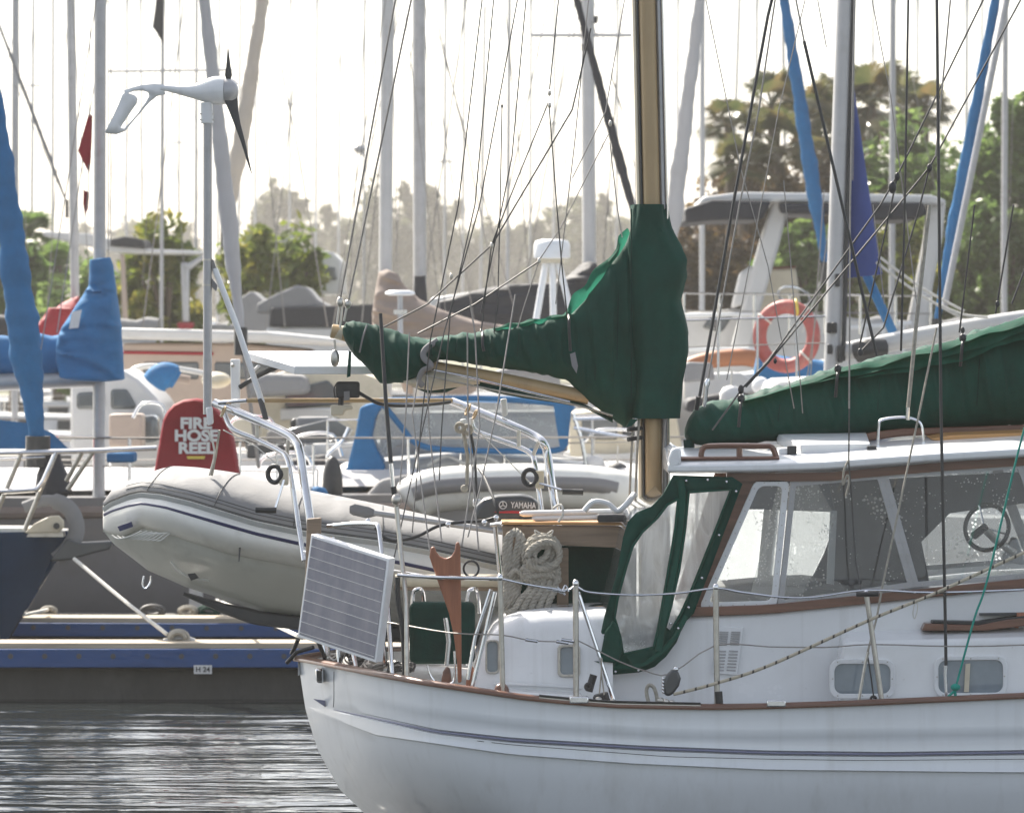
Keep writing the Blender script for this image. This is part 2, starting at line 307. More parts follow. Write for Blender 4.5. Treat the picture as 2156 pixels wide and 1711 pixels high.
# ---------------------------------------------------------------- setting: water and shore
def grid_plane(name, x0, x1, y0, y1, z, m, nx=2, ny=2, fn=None):
    vs = [(x0 + (x1 - x0) * i / nx, y0 + (y1 - y0) * j / ny, z) for j in range(ny + 1) for i in range(nx + 1)]
    if fn: vs = [fn(*p) for p in vs]
    fs = [(j * (nx + 1) + i, j * (nx + 1) + i + 1, (j + 1) * (nx + 1) + i + 1, (j + 1) * (nx + 1) + i) for j in range(ny) for i in range(nx)]
    return M().add(vs, fs).build(name, m)
def water_mat():
    m = bpy.data.materials.new('harbour_water'); m.use_nodes = True; n = m.node_tree; b = n.nodes['Principled BSDF']
    b.inputs['Base Color'].default_value = (.016, .02, .021, 1); b.inputs['Roughness'].default_value = .03; b.inputs['IOR'].default_value = 1.33
    tc = n.nodes.new('ShaderNodeTexCoord'); prev = None
    for sc, st, dist, strength in (((.45, 1.5, 1), .8, .10, 1.0), ((.7, 2.4, 1), 2.4, .022, 1.0), ((1.5, 3, 1), 7.0, .002, .6)):
        mp = n.nodes.new('ShaderNodeMapping'); mp.inputs['Scale'].default_value = sc; mp.inputs['Rotation'].default_value = (0, 0, R(6)); n.links.new(tc.outputs['Object'], mp.inputs[0])
        nz = n.nodes.new('ShaderNodeTexNoise'); nz.inputs['Scale'].default_value = st; nz.inputs['Detail'].default_value = 2; nz.inputs['Distortion'].default_value = .6
        n.links.new(mp.outputs[0], nz.inputs[0])
        bp = n.nodes.new('ShaderNodeBump'); bp.inputs['Strength'].default_value = strength; bp.inputs['Distance'].default_value = dist
        n.links.new(nz.outputs[0], bp.inputs['Height'])
        if prev: n.links.new(prev, bp.inputs['Normal'])
        prev = bp.outputs[0]
    n.links.new(prev, b.inputs['Normal']); return m
setp(grid_plane('water', -400, 400, -60, 104, 0, water_mat()), kind='structure')
soil = mat('grassy_bank', (.10, .105, .05), .95, var=.4, scale=2, dirt=(.16, .13, .09), dscale=.6, bump=.6, bscale=6)
setp(grid_plane('shore', -2500, 2500, 100, 4500, .9, soil, 60, 24, lambda x, y, z: (x, y, z + (-1.6 if y < 105 else .5 * noise.noise(Vector((x * .02, y * .02, 3)))))), kind='structure')

# ---------------------------------------------------------------- floating pontoons
def pontoon(name, label, x0, x1, ytop, d, depth, hb, fall=0., bolts=(), bolt_y=0, wood=True):
    o = P((x0 + x1) / 2, 700, d); o.z = 0; t = thing(name, label, 'pontoon', o, 'floating pontoons of the jetty')
    zt = P(0, ytop, d).z
    L = P(x0, ytop, d); Rr = P(x1, ytop + fall, d)
    cx = (L.x + Rr.x) / 2; ln = Rr.x - L.x; tilt = Matrix.Rotation(math.atan2(L.z - Rr.z, ln), 3, 'Y'); zc = (L.z + Rr.z) / 2
    M().box((cx, d + depth / 2, zc - .06), ln, depth - .06, .10, tilt).build('deck', concrete, t)
    if wood:
        for k in range(2):
            M().box((cx, d + .10 + k * .235, zc + .012), ln, .2, .045, tilt).build('plank', plank, t, bevel=.006)
    for k in range(4, int(depth / .32)):
        M().box((cx, d + .42 + (k - 1) * .3, zc - .005), ln, .26, .03, tilt).build('plank', plank, t)
    M().box((cx, d - .03, zc - hb / 2 - .01), ln, .06, hb, tilt).build('fender_beam', pontb, t, bevel=.008)
    M().box((cx, d + depth / 2 + .06, (zc - hb - .02 - .5) / 2), ln - .02, depth - .1, zc - hb - .03 + .5, ).build('float', concrete, t, bevel=.02)
    for bx in bolts:
        c = P(bx, bolt_y + fall * (bx - x0) / (x1 - x0), d - .065)
        M().tube([c, c + Vector((0, .03, 0))], .022, 8).build('bolt', rubber, t)
    return t
pa = pontoon('floating_pontoon', 'blue edged pontoon in front, dark under the bow of the navy yacht', -700, 752, 1362, 38.0, 1.0, .15, 0, [i * 72 + 22 for i in range(0, 10)], 1381)
pb = pontoon('floating_pontoon', 'blue edged pontoon module sloping down behind the white stern', 756, 1700, 1366, 37.9, 1.0, .15, 30, [817 + 72 * i for i in range(0, 6)], 1383)
pc = pontoon('floating_pontoon', 'farther pontoon with a straight bolted blue beam', -700, 1700, 1305, 42.0, 1.5, .12, 8, [70 + i * 73 for i in range(0, 14)], 1318)
sg = thing('berth_sign', 'small white berth sign reading H 24 on the pontoon edge', 'sign', P(427, 1418, 37.9))
M().prism([(408, 1400), (446, 1400), (446, 1418), (408, 1418)], 37.88, .02).build('plate', lett, sg)
text_mesh('H 24', .058, P(427, 1409, 37.875), dark, 'lettering', sg, .002, .001)
def rope_coil(name, label, c, Rr, r, m, turns=5, seed=1, flat=.8, cat='rope', group=None):
    rnd = random.Random(seed); pts = []
    n = 18
    for i in range(turns * n):
        a = 2 * math.pi * i / n; k = i / (turns * n)
        rr = Rr * (1 - .35 * abs(2 * k - 1)) * (1 + .12 * math.sin(a * .37 + seed))
        pts.append(Vector(c) + Vector((math.cos(a) * rr, (k - .5) * Rr * 1.2 + math.sin(a * .5) * .02, math.sin(a) * rr * flat)))
    o = M().tube(pts, r, 6).build(name, m); return setp(o, label, cat, group)
ck = thing('mooring_cleat', 'rope-wrapped cleat on the near pontoon edge', 'cleat', P(378, 1362, 38.3))
M().box(P(380, 1358, 38.3), .26, .12, .06).build('base', steeld, ck, bevel=.01)
M().tube([P(345, 1350, 38.3), P(362, 1344, 38.3), P(395, 1344, 38.3), P(410, 1350, 38.3)], .025, 8).build('horn', steeld, ck)
rope_coil('rope', 'pale rope wound round the near pontoon cleat', P(376, 1343, 38.3), .085, .016, ropem, 7, 3, .75)
setp(M().tube(smooth([P(372, 1338, 38.3), P(352, 1345, 38.3), P(338, 1354, 38.4), P(315, 1358, 38.5)], 5), .012, 6).build('rope', ropem), 'loose rope end beside the near pontoon cleat', 'rope')
for i, (x, r_, lb, mm) in enumerate(((322, .11, 'dark rope bundle on the far pontoon, under the dinghy bow', rubber), (103, .07, 'small pale rope loops on the far pontoon next to the navy bow', ropem), (395, .08, 'grey rope heap on the far pontoon, middle of the three', ropem), (440, .09, 'green tinted rope heap on the far pontoon below the dinghy keel', greend))):
    rope_coil('rope', lb, P(x, 1286, 42.6), r_, .018, mm, 5, i + 11, .5)
fl = M().tube(smooth([P(-30, 1330, 41), P(20, 1302, 41), P(60, 1292, 41), P(100, 1283, 42.3)], 4), .015, 6).build('rope', ropew); setp(fl, 'taut pale mooring rope from the navy yacht to the far pontoon', 'rope')
setp(M().tube(smooth([P(156, 1176, 39.6), P(250, 1255, 39), P(352, 1335, 38.3)], 5), .016, 6).build('rope', ropew), 'long grey mooring rope from navy bow down to the near cleat', 'rope')
setp(M().tube(smooth([P(455, 1262, 43), P(540, 1298, 36), P(636, 1342, 27)], 5), .014, 6).build('rope', ropew), 'pale stern rope running from the far pontoon to the white stern', 'rope')

# fire hose reel cover
fr = thing('fire_hose_reel', 'red covered fire hose reel standing on the far pontoon', 'fire hose reel', P(415, 1290, 43))
out = [(322, 1010), (333, 945), (343, 885), (352, 866), (366, 851), (385, 842), (410, 839), (430, 843), (455, 862), (476, 884), (490, 925), (497, 965), (504, 1015)]
cov = M(); cen = P(413, 930, 43)
rings = []
for dd, sc in ((43.0, .86), (42.97, .95), (42.99, 1.0), (43.3, 1.0), (43.42, .95), (43.44, .8)):
    rings.append([cen + (P(x, y, 43) - cen) * sc + Vector((0, dd - 43, 0)) for x, y in out])
cov.loft(rings).build('cover', redc, fr, sharp=60)
for s_, yy, sz in (('FIRE', 892, .138), ('HOSE', 918, .138), ('REEL', 944, .138)):
    text_mesh(s_, sz, P(413 + (yy - 919) * .02, yy, 42.955), lett, 'lettering', fr, .004, .006, sx=1.14)
M().prism([(393, 960), (432, 960), (430, 966), (395, 966)], 42.955, .01).build('label_strip', yellow, fr)
M().box(P(413, 1150, 43.3), .12, .12, P(413, 1010, 43.3).z - P(413, 1290, 43.3).z).build('post', alu, fr)

# ---------------------------------------------------------------- trees
def leaf_crown(c, rad, n, size, rnd, mesh, droop=0., clumps=26):
    cs = []
    for _ in range(clumps):
        while True:
            p = Vector((rnd.uniform(-1, 1), rnd.uniform(-1, 1), rnd.uniform(-1, 1)))
            if .3 < p.length < 1: break
        cs.append((Vector(c) + Vector((p.x * rad[0], p.y * rad[1], p.z * rad[2])), rnd.uniform(.14, .40)))
    for _ in range(n):
        cc, cr = rnd.choice(cs); g = Vector((rnd.gauss(0, 1), rnd.gauss(0, 1), rnd.gauss(0, 1))).normalized() * (rnd.random() ** .45)
        p = cc + Vector((g.x * rad[0], g.y * rad[1], g.z * rad[2])) * cr
        a = Vector((rnd.gauss(0, 1), rnd.gauss(0, 1), rnd.gauss(0, .6) + .2)).normalized(); b = a.orthogonal().normalized(); b = Matrix.Rotation(rnd.random() * 6.28, 3, a) @ b
        s_ = size * rnd.uniform(.6, 1.4); k = len(mesh.v)
        mesh.v += [p - a * s_, p + b * s_ * .45 - a * s_ * .1, p + a * s_, p - b * s_ * .45 - a * s_ * .1]; mesh.f.append((k, k + 1, k + 2, k + 3))
    return cs
def tree(label, x, ytop, wpx, hpx, d, m, n, size, seed, group='trees on the shore behind the boats', name='leafy_tree', cat='tree', clumps=44):
    rnd = random.Random(seed); g = P(x, 700, d); g.z = 1.0 if d > 100 else .0
    t = thing(name, label, cat, g, group)
    rx = wpx / 2 * d / F; rz = hpx / 2 * d / F; c = P(x, ytop + hpx / 2, d)
    mesh = M(); cs = leaf_crown(c, (rx, rx * .7, rz), n, size, rnd, mesh, clumps=clumps); mesh.build('crown', m, t)
    tr = M(); base = Vector((c.x, c.y, g.z)); fork = Vector((c.x + .1 * rx, c.y, max(g.z + .3, c.z - rz * .6)))
    tr.tube(smooth([base, (base + fork) / 2 + Vector((.08 * rx, 0, 0)), fork], 3), [.05 * rx + .1] * 4 + [.04 * rx + .07] * 3, 8)
    for p, _ in cs[:10]: tr.tube([fork, (fork + p) / 2 + Vector((0, 0, .1 * rz)), p], [.05 + .015 * rx, .035 + .01 * rx, .015], 5)
    tr.build('trunk', bark, t); return t
def fan_palm(label, x, y, rpx, d, seed, nf=24, m=palm_l, gr='fan palms on the shore'):
    rnd = random.Random(seed); g = P(x, 700, d); g.z = 1.0; c = P(x, y, d); t = thing('fan_palm', label, 'palm tree', g, gr); rr = rpx * d / F * 1.14
    mesh = M()
    for k in range(nf):
        az = rnd.random() * 6.28; el = rnd.uniform(-.75, 1.25); dr = Vector((math.cos(az) * math.cos(el), math.sin(az) * math.cos(el), math.sin(el)))
        base = c + dr * rr * .5; mesh.tube([c, base], [.03, .015], 4)
        side = dr.cross(Vector((0, 0, 1))); side = side.normalized() if side.length > .1 else Vector((1, 0, 0)); side = Matrix.Rotation(rnd.uniform(-.5, .5), 3, dr) @ side; nn = 20
        for j in range(nn):
            a = (j / (nn - 1) - .5) * 3.4; dj = dr * math.cos(a) + side * math.sin(a); ln = rr * .74 * (1 - .12 * abs(a)) * rnd.uniform(.85, 1.1)
            tip = base + dj * ln + Vector((0, 0, -ln * .28)); mid = base + dj * ln * .55; wv = dr.cross(side).normalized() * .0 + (side * math.cos(a) - dr * math.sin(a)) * rr * .034
            kk = len(mesh.v); mesh.v += [base, mid + wv, tip, mid - wv]; mesh.f.append((kk, kk + 1, kk + 2, kk + 3))
    mesh.build('crown', m, t)
    M().tube([Vector((c.x, c.y, .9)), Vector((c.x + .1, c.y, c.z * .5)), c], [.17, .13, .11], 10).build('trunk', bark, t); return t
fan_palm('fan palm at the left of the palm clump, spiky against the sky', 1535, 262, 62, 106, 1, 19)
fan_palm('fan palm with its crown cut by the black shroud', 1625, 225, 80, 108, 2, 17)
fan_palm('big dark fan palm rising right of the white mast', 1835, 225, 105, 110, 3, 19)
fan_palm('small rusty fan palm between the two black stays', 1945, 230, 62, 112, 4, 19)
fan_palm('low fan palm under the palm clump, with drooping fronds', 1560, 345, 66, 105, 5, 19)
fan_palm('fan palm just left of the white mast, behind the blue furled sail', 1700, 250, 80, 109, 9, 17)
fan_palm('tall fan palm touching the royal blue sail', 1775, 225, 85, 111, 10, 17)
fan_palm('fan palm right of the biggest one, top of the clump', 1885, 225, 80, 113, 11, 17)
fan_palm('palm in the middle of the clump with orange dead fronds', 1640, 310, 85, 106, 12, 17)
fan_palm('fan palm at the left edge behind the blue furled sail', 62, 500, 62, 104, 6, 30, leaf_g)
fan_palm('lower fan palm at the left edge among the masts', 120, 560, 55, 103, 8, 26, leaf_g)
tree('russet shrub tree below the palms, beside the white arch', 1590, 350, 300, 270, 108, leaf_r, 3600, .15, 21)
tree('dark trunk-brown tree behind the blue furled sail', 1725, 190, 240, 300, 112, leaf_r, 2400, .15, 22)
tree('bright green leafy tree right of the royal blue sail', 1925, 265, 250, 370, 104, leaf_g, 8500, .13, 23)
tree('large dense green tree at the right edge', 2120, 215, 270, 520, 102, leaf_g, 11000, .13, 24)
tree('green tree between the right blue furled jib and the palms', 2000, 330, 220, 380, 103, leaf_g, 6500, .13, 28)
tree('lower green tree filling the right edge under the big one', 2120, 420, 240, 330, 100, leaf_g, 6500, .13, 29)
tree('green tree under the biggest palm, right of the royal blue sail', 1880, 330, 180, 330, 105, leaf_g, 4600, .14, 35)
tree('russet bush at the foot of the palms, left of the blue furled sail', 1620, 380, 190, 280, 106, leaf_r, 3600, .14, 36)
tree('yellow green bush seen under the motorboat hardtop', 1840, 440, 300, 300, 101, leaf_y, 4600, .14, 25)
tree('green bush behind the orange lifebuoy', 1690, 480, 200, 250, 101, leaf_g, 4000, .14, 27)
tree('mottled flowering bush right of the green mast cover', 1500, 440, 190, 330, 103, leaf_r, 3200, .14, 26)
tree('yellow green bush left of the turbine pole', 340, 480, 190, 330, 92, leaf_y, 3400, .15, 31)
tree('yellow green bush right of the turbine pole', 570, 455, 230, 330, 94, leaf_y, 3400, .15, 32)
tree('green bush behind the blue mast cover', 200, 540, 230, 300, 98, leaf_g, 3000, .14, 33)
tree('dark green bush at the far left edge', 20, 470, 160, 330, 100, leaf_g, 2800, .14, 34)
hz = [(590, 392, 130, 150, 230), (700, 445, 140, 140, 240), (800, 400, 150, 200, 220), (880, 385, 120, 190, 225), (960, 430, 150, 170, 245), (1060, 460, 150, 130, 250), (1180, 430, 150, 160, 235), (1270, 395, 150, 190, 225), (1340, 440, 130, 170, 240)]
hl = ['hazy tree left end of the far row, tallest there', 'hazy low tree right of the leaning beige sail', 'hazy tree seen round the white mast', 'hazy tree behind the grey mast', 'hazy tree right of the grey mast', 'lowest hazy tree behind the rigging wires', 'hazy tree behind the white radar dome', 'hazy tree behind the tall white mast and its fittings', 'hazy tree beside the tan mast']
for i, (x, yt, wd, ht, d) in enumerate(hz):
    tree(hl[i], x, yt, wd, ht * 1.5, d * 2.2, leaf_f, 3000, .55, 40 + i, 'hazy far trees', clumps=40)
far = M(); rf = random.Random(5)
for k in range(250):
    x = -800 + k * 15.2; leaf_crown(P(x, 600 + rf.uniform(-35, 30), 620), (5.4, 4, 6.6), 60, 1.4, rf, far, clumps=5)
setp(far.build('far_wood', leaf_f), 'far hazy line of woods along the horizon', 'wood', kind='stuff')

# ---------------------------------------------------------------- background boats
def hull_mesh(cx, cy, L, B, fb, ang, mesh=None, flare=.15, rake=.12):
    m_ = mesh or M(); ca, sa = math.cos(ang), math.sin(ang); rings = []
    for i in range(17):
        t = i / 16; s_ = (t - .5) * L
        b = B / 2 * (1 - max(0, (t - .45) / .55) ** 2.2) * (1 - .25 * max(0, (.3 - t) / .3) ** 2) + .02
        z = fb * (1 + .22 * max(0, t - .3) ** 1.5 + .03 * (1 - t)); ring = []
        for v, zz in ((1, z), (1.0, z * .8), (.97, z * .4), (.9, .02), (.6, -.35), (0, -.5)):
            ring.append((v * b, zz))
        ring = ring + [(-a, c) for a, c in ring[-2::-1]]
        pts = []
        for a, c in ring:
            ss = s_ + rake * L * .5 * t ** 3 * (c / fb - .5) - .05 * L * (1 - t) ** 3 * (1 - c / fb)
            pts.append(Vector((cx + ss * ca - a * sa, cy + ss * sa + a * ca, c)))
        rings.append(pts)
    return m_.loft(rings)
def loc_fn(cx, cy, ang):
    ca, sa = math.cos(ang), math.sin(ang)
    return lambda a, b, z: Vector((cx + a * ca - b * sa, cy + a * sa + b * ca, z))
def coach(f, a0, a1, w, z0, h, mesh, slope=.5):
    r0 = [f(a0, -w, z0), f(a0, w, z0), f(a1, w * .7, z0), f(a1, -w * .7, z0)]
    r1 = [f(a0 + .1, -w * .82, z0 + h), f(a0 + .1, w * .82, z0 + h), f(a1 - slope, w * .52, z0 + h * .8), f(a1 - slope, -w * .52, z0 + h * .8)]
    return mesh.loft([r0, r1])
def furl(parent, p0, p1, r, m, n=26, seed=0, name='furled_sail', twist=.12):
    """rolled headsail from top p0 to bottom p1, fattest at about one third from the bottom"""
    pts = []; rings = []; n = 90; ring = 18
    for i in range(n + 1):
        t = i / n; p = Vector(p0).lerp(Vector(p1), t); pts.append(p)
        k = (.55 + .6 * t) if t < .75 else (1.0 * (1 - (t - .75) / .25 * .62))
        k *= 1 + .5 * twist * math.sin(i * .5 + seed) + .35 * twist * math.sin(i * 1.3 + seed * 2); r_ = []
        for j in range(ring):
            a = 2 * math.pi * j / ring; q_ = r * k * (1 + .11 * (1 - abs(math.sin(a * .5 + i * .16 + seed + .8 * noise.noise(Vector((i * .2, a, seed)))))) ** 2 + .05 * noise.noise(Vector((i * .3, a * 2, seed + 3))))
            r_.append(p + Vector((math.cos(a) * q_ * 1.03, math.sin(a) * q_ * .85, 0)))
        rings.append(r_)
    o = M().loft(rings).build(name, m, parent, sharp=75)
    M().tube([pts[-1] + Vector((0, 0, .05)), pts[-1] - Vector((0, 0, .22))], r * .8, 10).build('furler_drum', black, parent)
    return o
def mast_part(parent, top, bot, wpx, d, m, name='mast'):
    a, b = P(top[0], top[1], d), P(bot[0], bot[1], d); e = a + (a - b).normalized() * 3.0; rad = wpx * d / F / 2
    return M().tube([e, a, b], [(rad * .9, rad * 1.25), (rad, rad * 1.3), (rad, rad * 1.3)], 14).build(name, m, parent)
def yacht(label, mtop, mbot, wpx, d, L=10., B=3.0, fb=1.05, side=1, hullm=None, mastm=None, moff=.1, bow=1, stays=(), spreader=None, group='sailing yachts moored behind', boom=True, hull_d=0, cab=True, name='sailing_yacht'):
    hullm = hullm or bgw; mastm = mastm or alu
    mb = P(mbot[0], mbot[1], d); cy = d + hull_d; ang = 0 if bow > 0 else math.pi; cx = mb.x - math.cos(ang) * L * moff
    t = thing(name, label, 'yacht', (cx, cy, 0), group)
    hull_mesh(cx, cy, L, B, fb, ang).build('hull', hullm, t, sharp=50)
    f = loc_fn(cx, cy, ang)
    if cab:
        coach(f, -L * .22, L * .25, B * .36, fb * .98, .5, M()).build('cabin', bgw, t, bevel=.05)
        for k in range(3):
            for sgn in (-1, 1):
                M().box(f(-L * .16 + k * 1.2, sgn * (B * .325), fb + .28), .7, .03, .17, Matrix.Rotation(ang, 3, 'Z')).build('window', dark, t, bevel=.02)
    zb = fb + (.45 if cab else 0)
    b_ = P(mbot[0], mbot[1], d); b2 = Vector((b_.x, d, zb)); a = P(mtop[0], mtop[1], d); e = a + (a - b_).normalized() * 3.2; rad = wpx * d / F / 2
    M().tube([e, a, b_, b2], [(rad * .9, rad * 1.25)] + [(rad, rad * 1.3)] * 3, 14).build('mast', mastm, t)
    for i, s_ in enumerate(stays):
        T('stay', [(*p, d + .3 * (-1) ** i) for p in s_], max(.006, .9 * d / F * .55), wire, t, 5)
    if spreader:
        for (x0, y0, x1, y1) in spreader: T('spreader', [(x0, y0, d), (x1, y1, d)], .025, mastm, t, 6)
    st = None; wr = []
    for k in range(6):
        u = -L * .46 + k * L * .9 / 5; bb = B / 2 * (1 - max(0, (u / L + .5 - .45) / .55) ** 2.2) * .93 * (-1 if bow > 0 else 1)
        p_ = f(u, bb, fb); wr.append(p_ + Vector((0, 0, .6)))
        M().tube([p_, wr[-1]], .014, 5).build('stanchion', steel, t)
    M().tube(wr, .011, 5).build('guard_wire', wire, t)
    if boom:
        zz = zb + 1.25; M().tube([f(L * moff - .1, 0, zz), f(L * moff - L * .42, 0, zz + .12)], .07, 10).build('boom', mastm, t)
        rr = []; n_ = 20
        for k in range(n_ + 1):
            u = k / n_; h = .34 * (1 - u * .55) * (1 + .10 * math.sin(k * 2.1)); w_ = .15 * (1 - .4 * u)
            c0 = f(L * moff - .05 - u * L * .4, 0, zz + .1 + .12 * u)
            rr.append([c0 + Vector((0, w_ * math.cos(a_) * (1 + .1 * math.sin(k * 1.3 + a_ * 3)), h * (.5 + .5 * math.sin(a_)))) for a_ in [2 * math.pi * j / 12 for j in range(12)]])
        cc = bluec if boom is True else boom
        M().loft(rr).build('sail_cover', cc, t, sharp=60)
    return t, f
def cover_outline(parent, outline, d, thick, m, name='sail_cover', n=70, ring=30):
    """canvas bag built from level slices of its outline, with real folds"""
    ys = [p[1] for p in outline]; y0, y1 = min(ys) + .5, max(ys) - .5; rings = []; sd_ = outline[0][0] * .37
    for i in range(n + 1):
        y = y0 + (y1 - y0) * i / n; xs = []
        for (xa, ya), (xb, yb) in zip(outline, outline[1:] + outline[:1]):
            if (ya - y) * (yb - y) <= 0 and ya != yb: xs.append(xa + (xb - xa) * (y - ya) / (yb - ya))
        xl, xr = min(xs), max(xs); c0 = P((xl + xr) / 2, y, d); hw = max(.01, (xr - xl) / 2 * d / F); hd = min(thick / 2, hw * 1.2) ; r_ = []
        for k in range(ring):
            a = 2 * math.pi * k / ring; ca, sa = math.cos(a), math.sin(a); ex, ey = math.copysign(abs(ca) ** .8, ca), math.copysign(abs(sa) ** .6, sa); px = ex * hw
            w_ = .05 * thick * math.sin(px * 9 + y * .035 + sd_) + .16 * thick * (1 - abs(math.sin(px * 4.2 - y * .022 + sd_ + 1.4 * noise.noise(Vector((px * 2, y * .03, sd_)))))) ** 3 + .10 * thick * noise.noise(Vector((px * 3, y * .04, sd_ + 5)))
            r_.append(c0 + Vector((px, ey * hd + math.copysign(w_, sa), .006 * math.sin(px * 7 + sd_))))
        rings.append(r_)
    return M().loft(rings).build(name, m, parent, sharp=75)
# m3: white and grey yacht with blue cover, white furled jib
Y3, f3 = yacht('white and grey yacht behind the pontoon with a blue mast cover and white furled jib', (211, 0), (208, 990), 26, 46, L=15, B=3.6, fb=1.32, hullm=greyboat, moff=-.12, bow=1, boom=False, hull_d=1.6, cab=False,
    stays=[[(228, 0), (228, 560)], [(234, 0), (233, 520)], [(225, 0), (120, 700)], [(203, 0), (60, 900)]], group='yachts with a blue mast cover')
M().loft([[f3(-7.2, -1.5, 1.33), f3(-7.2, 1.5, 1.33), f3(5.5, .9, 1.50), f3(5.5, -.9, 1.50)], [f3(-7.2, -1.3, 1.52), f3(-7.2, 1.3, 1.52), f3(5, .7, 1.62), f3(5, -.7, 1.62)]]).build('deck', deckm, Y3)
M().tube([f3(-7.4, -1.72, 1.22), f3(-3, -1.83, 1.20), f3(2, -1.78, 1.25), f3(5, -1.2, 1.42)], (.06), 8).build('rubbing_strake', tancov, Y3)
cover_outline(Y3, [(190, 545), (232, 543), (238, 560), (248, 640), (255, 690), (262, 800), (225, 805), (180, 803), (128, 795), (118, 760), (120, 720), (130, 690), (150, 660), (188, 602)], 45.9, .5, bluec)
rr = []
for k in range(21):
    u = k / 20; x = 135 - u * 260; top = 700 + 16 * u + 5 * math.sin(k * 1.1); bot = 790 - 6 * u
    c0 = P(x, (top + bot) / 2, 46); h = (bot - top) / 2 * .0046
    rr.append([c0 + Vector((0, .16 * math.cos(a_), h * math.sin(a_) * (1 + .05 * math.sin(k + a_)))) for a_ in [2 * math.pi * j / 14 for j in range(14)]])
M().loft(rr).build('boom_cover', bluec, Y3, sharp=60)
T('boom', [(215, 795, 46), (-150, 808, 46)], .09, alu, Y3, 10)
M().prism([(152, 656), (172, 652), (165, 690), (145, 692)], 45.62, .01).build('cover_badge', lett, Y3)
furl(Y3, P(415, -140, 46), P(507, 700, 46), .082, sailw, seed=2)
T('stay', [(507, 700, 46), (545, 985, 46)], .02, wire, Y3)
rp = thing('pennant', 'red pennant flying on a halyard left of the grey mast', 'flag', P(186, 450, 45.5))
def flag(parent, pts, d, m, name='cloth'):
    a = [P(x, y, d) + Vector((0, .05 * math.sin(i * 2.1), 0)) for i, (x, y) in enumerate(pts)]; n = len(a); b = [p + Vector((0, .012, 0)) for p in a]
    return M().add(a + b, [tuple(range(n))[::-1], tuple(range(n, 2 * n))] + [(i, (i + 1) % n, n + (i + 1) % n, n + i) for i in range(n)]).build(name, m, parent)
flag(rp, [(187, 238), (194, 244), (194, 300), (191, 340), (187, 366), (178, 345), (164, 318), (170, 300)], 45.5, redc)
flag(rp, [(176, 400), (187, 405), (186, 440), (179, 452), (174, 430)], 45.5, redc, 'tail')
T('halyard', [(190, 0, 45.5), (188, 240, 45.5), (186, 400, 45.5), (180, 455, 45.5)], .005, wire, rp)
# others
yacht('yacht with a slim grey mast at the far left edge', (33, 0), (31, 620), 15, 72, stays=[[(30, 60), (-60, 520)], [(33, 180), (145, 440)], [(36, 0), (60, 640)]], boom=blackc, hullm=bgw)
dk = thing('furled_jib', 'dark slanting furled jib crossing the slim mast at the upper left', 'furled sail', P(141, 428, 71)); furl(dk, P(-45, -60, 71), P(141, 428, 71), .032, greyc, seed=4)
Y2, f2 = yacht('yacht with a brownish mast and a red boom cover left of the blue cover', (149, 0), (158, 640), 19, 60, stays=[[(145, 0), (100, 640)], [(153, 0), (190, 640)]], boom=False)
cover_outline(Y2, [(146, 630), (166, 622), (170, 690), (140, 720), (74, 718), (74, 694), (92, 668), (104, 648), (120, 648), (128, 640)], 59.8, .4, redc)
yacht('yacht with a thin pale mast between the two left masts', (112, 0), (110, 620), 6, 110, boom=greyc)
YE, fE = yacht('yacht with a thin dark mast carrying a black flag', (343, 0), (340, 640), 8, 84, boom=greyc, stays=[[(337, 0), (300, 600)], [(347, 0), (390, 600)]], spreader=[(228, 150, 490, 147)])
bf = thing('flag', 'tattered black flag on a thin mast near the top edge', 'flag', P(335, 98, 83.8)); flag(bf, [(330, -30), (345, -30), (344, 96), (338, 84), (330, 70), (321, 58), (326, 20)], 83.8, blackc)
yacht('yacht with a faint thin mast right of the black flag', (414, 0), (412, 600), 6.5, 98, boom=bluec)
yacht('yacht with a hair-thin mast beside the beige furled jib', (506, 0), (502, 600), 5, 120, boom=greyc)
Y4, f4 = yacht('yacht with a white mast, tan sail cover and beige furled jib', (816, 0), (811, 600), 28, 55, L=12, fb=1.15, mastm=mastg, moff=.05, bow=-1, boom=False, stays=[[(770, 0), (735, 640)], [(812, 0), (700, 690)], [(824, 0), (840, 690)], [(850, 0), (930, 690)]])
cover_outline(Y4, [(797, 572), (815, 566), (838, 578), (850, 600), (885, 632), (935, 655), (1010, 676), (1090, 688), (1090, 706), (960, 712), (785, 712), (783, 660), (790, 610)], 54.8, .5, tancov)
T('boom', [(805, 716, 55), (1110, 712, 55)], .08, whitem, Y4, 10)
furl(Y4, P(574, -130, 55), P(478, 480, 55), .095, sailb, seed=5)
Y5, f5 = yacht('yacht with a grey mast and a blue-black furled jib', (882, 0), (884, 620), 28, 56, L=12, fb=1.1, mastm=alu, boom=False, moff=.02, bow=1, stays=[[(875, 0), (820, 690)], [(893, 0), (1000, 690)], [(890, 0), (940, 690)], [(902, 0), (1080, 640)]])
cover_outline(Y5, [(872, 582), (896, 580), (900, 640), (905, 690), (868, 690)], 55.8, .35, blackc)
furl(Y5, P(1190, -90, 56), P(1348, 500, 56), .058, blackc, seed=7)
Y6, f6 = yacht('yacht with a tall white mast, black sail cover and blue furled jib', (1237, 0), (1241, 600), 29, 60, L=13, fb=1.2, mastm=mastg, boom=False, moff=0, bow=1, stays=[[(1229, 0), (1150, 690)], [(1246, 45), (1335, 302)], [(1240, 0), (1300, 640)], [(1226, 0), (1060, 690)], [(1250, 0), (1420, 690)]], spreader=[(1120, 74, 1330, 74)])
cover_outline(Y6, [(1222, 556), (1240, 549), (1256, 554), (1259, 600), (1259, 700), (905, 702), (905, 660), (920, 634), (1000, 612), (1080, 598), (1150, 596), (1195, 580)], 59.7, .55, blackc)
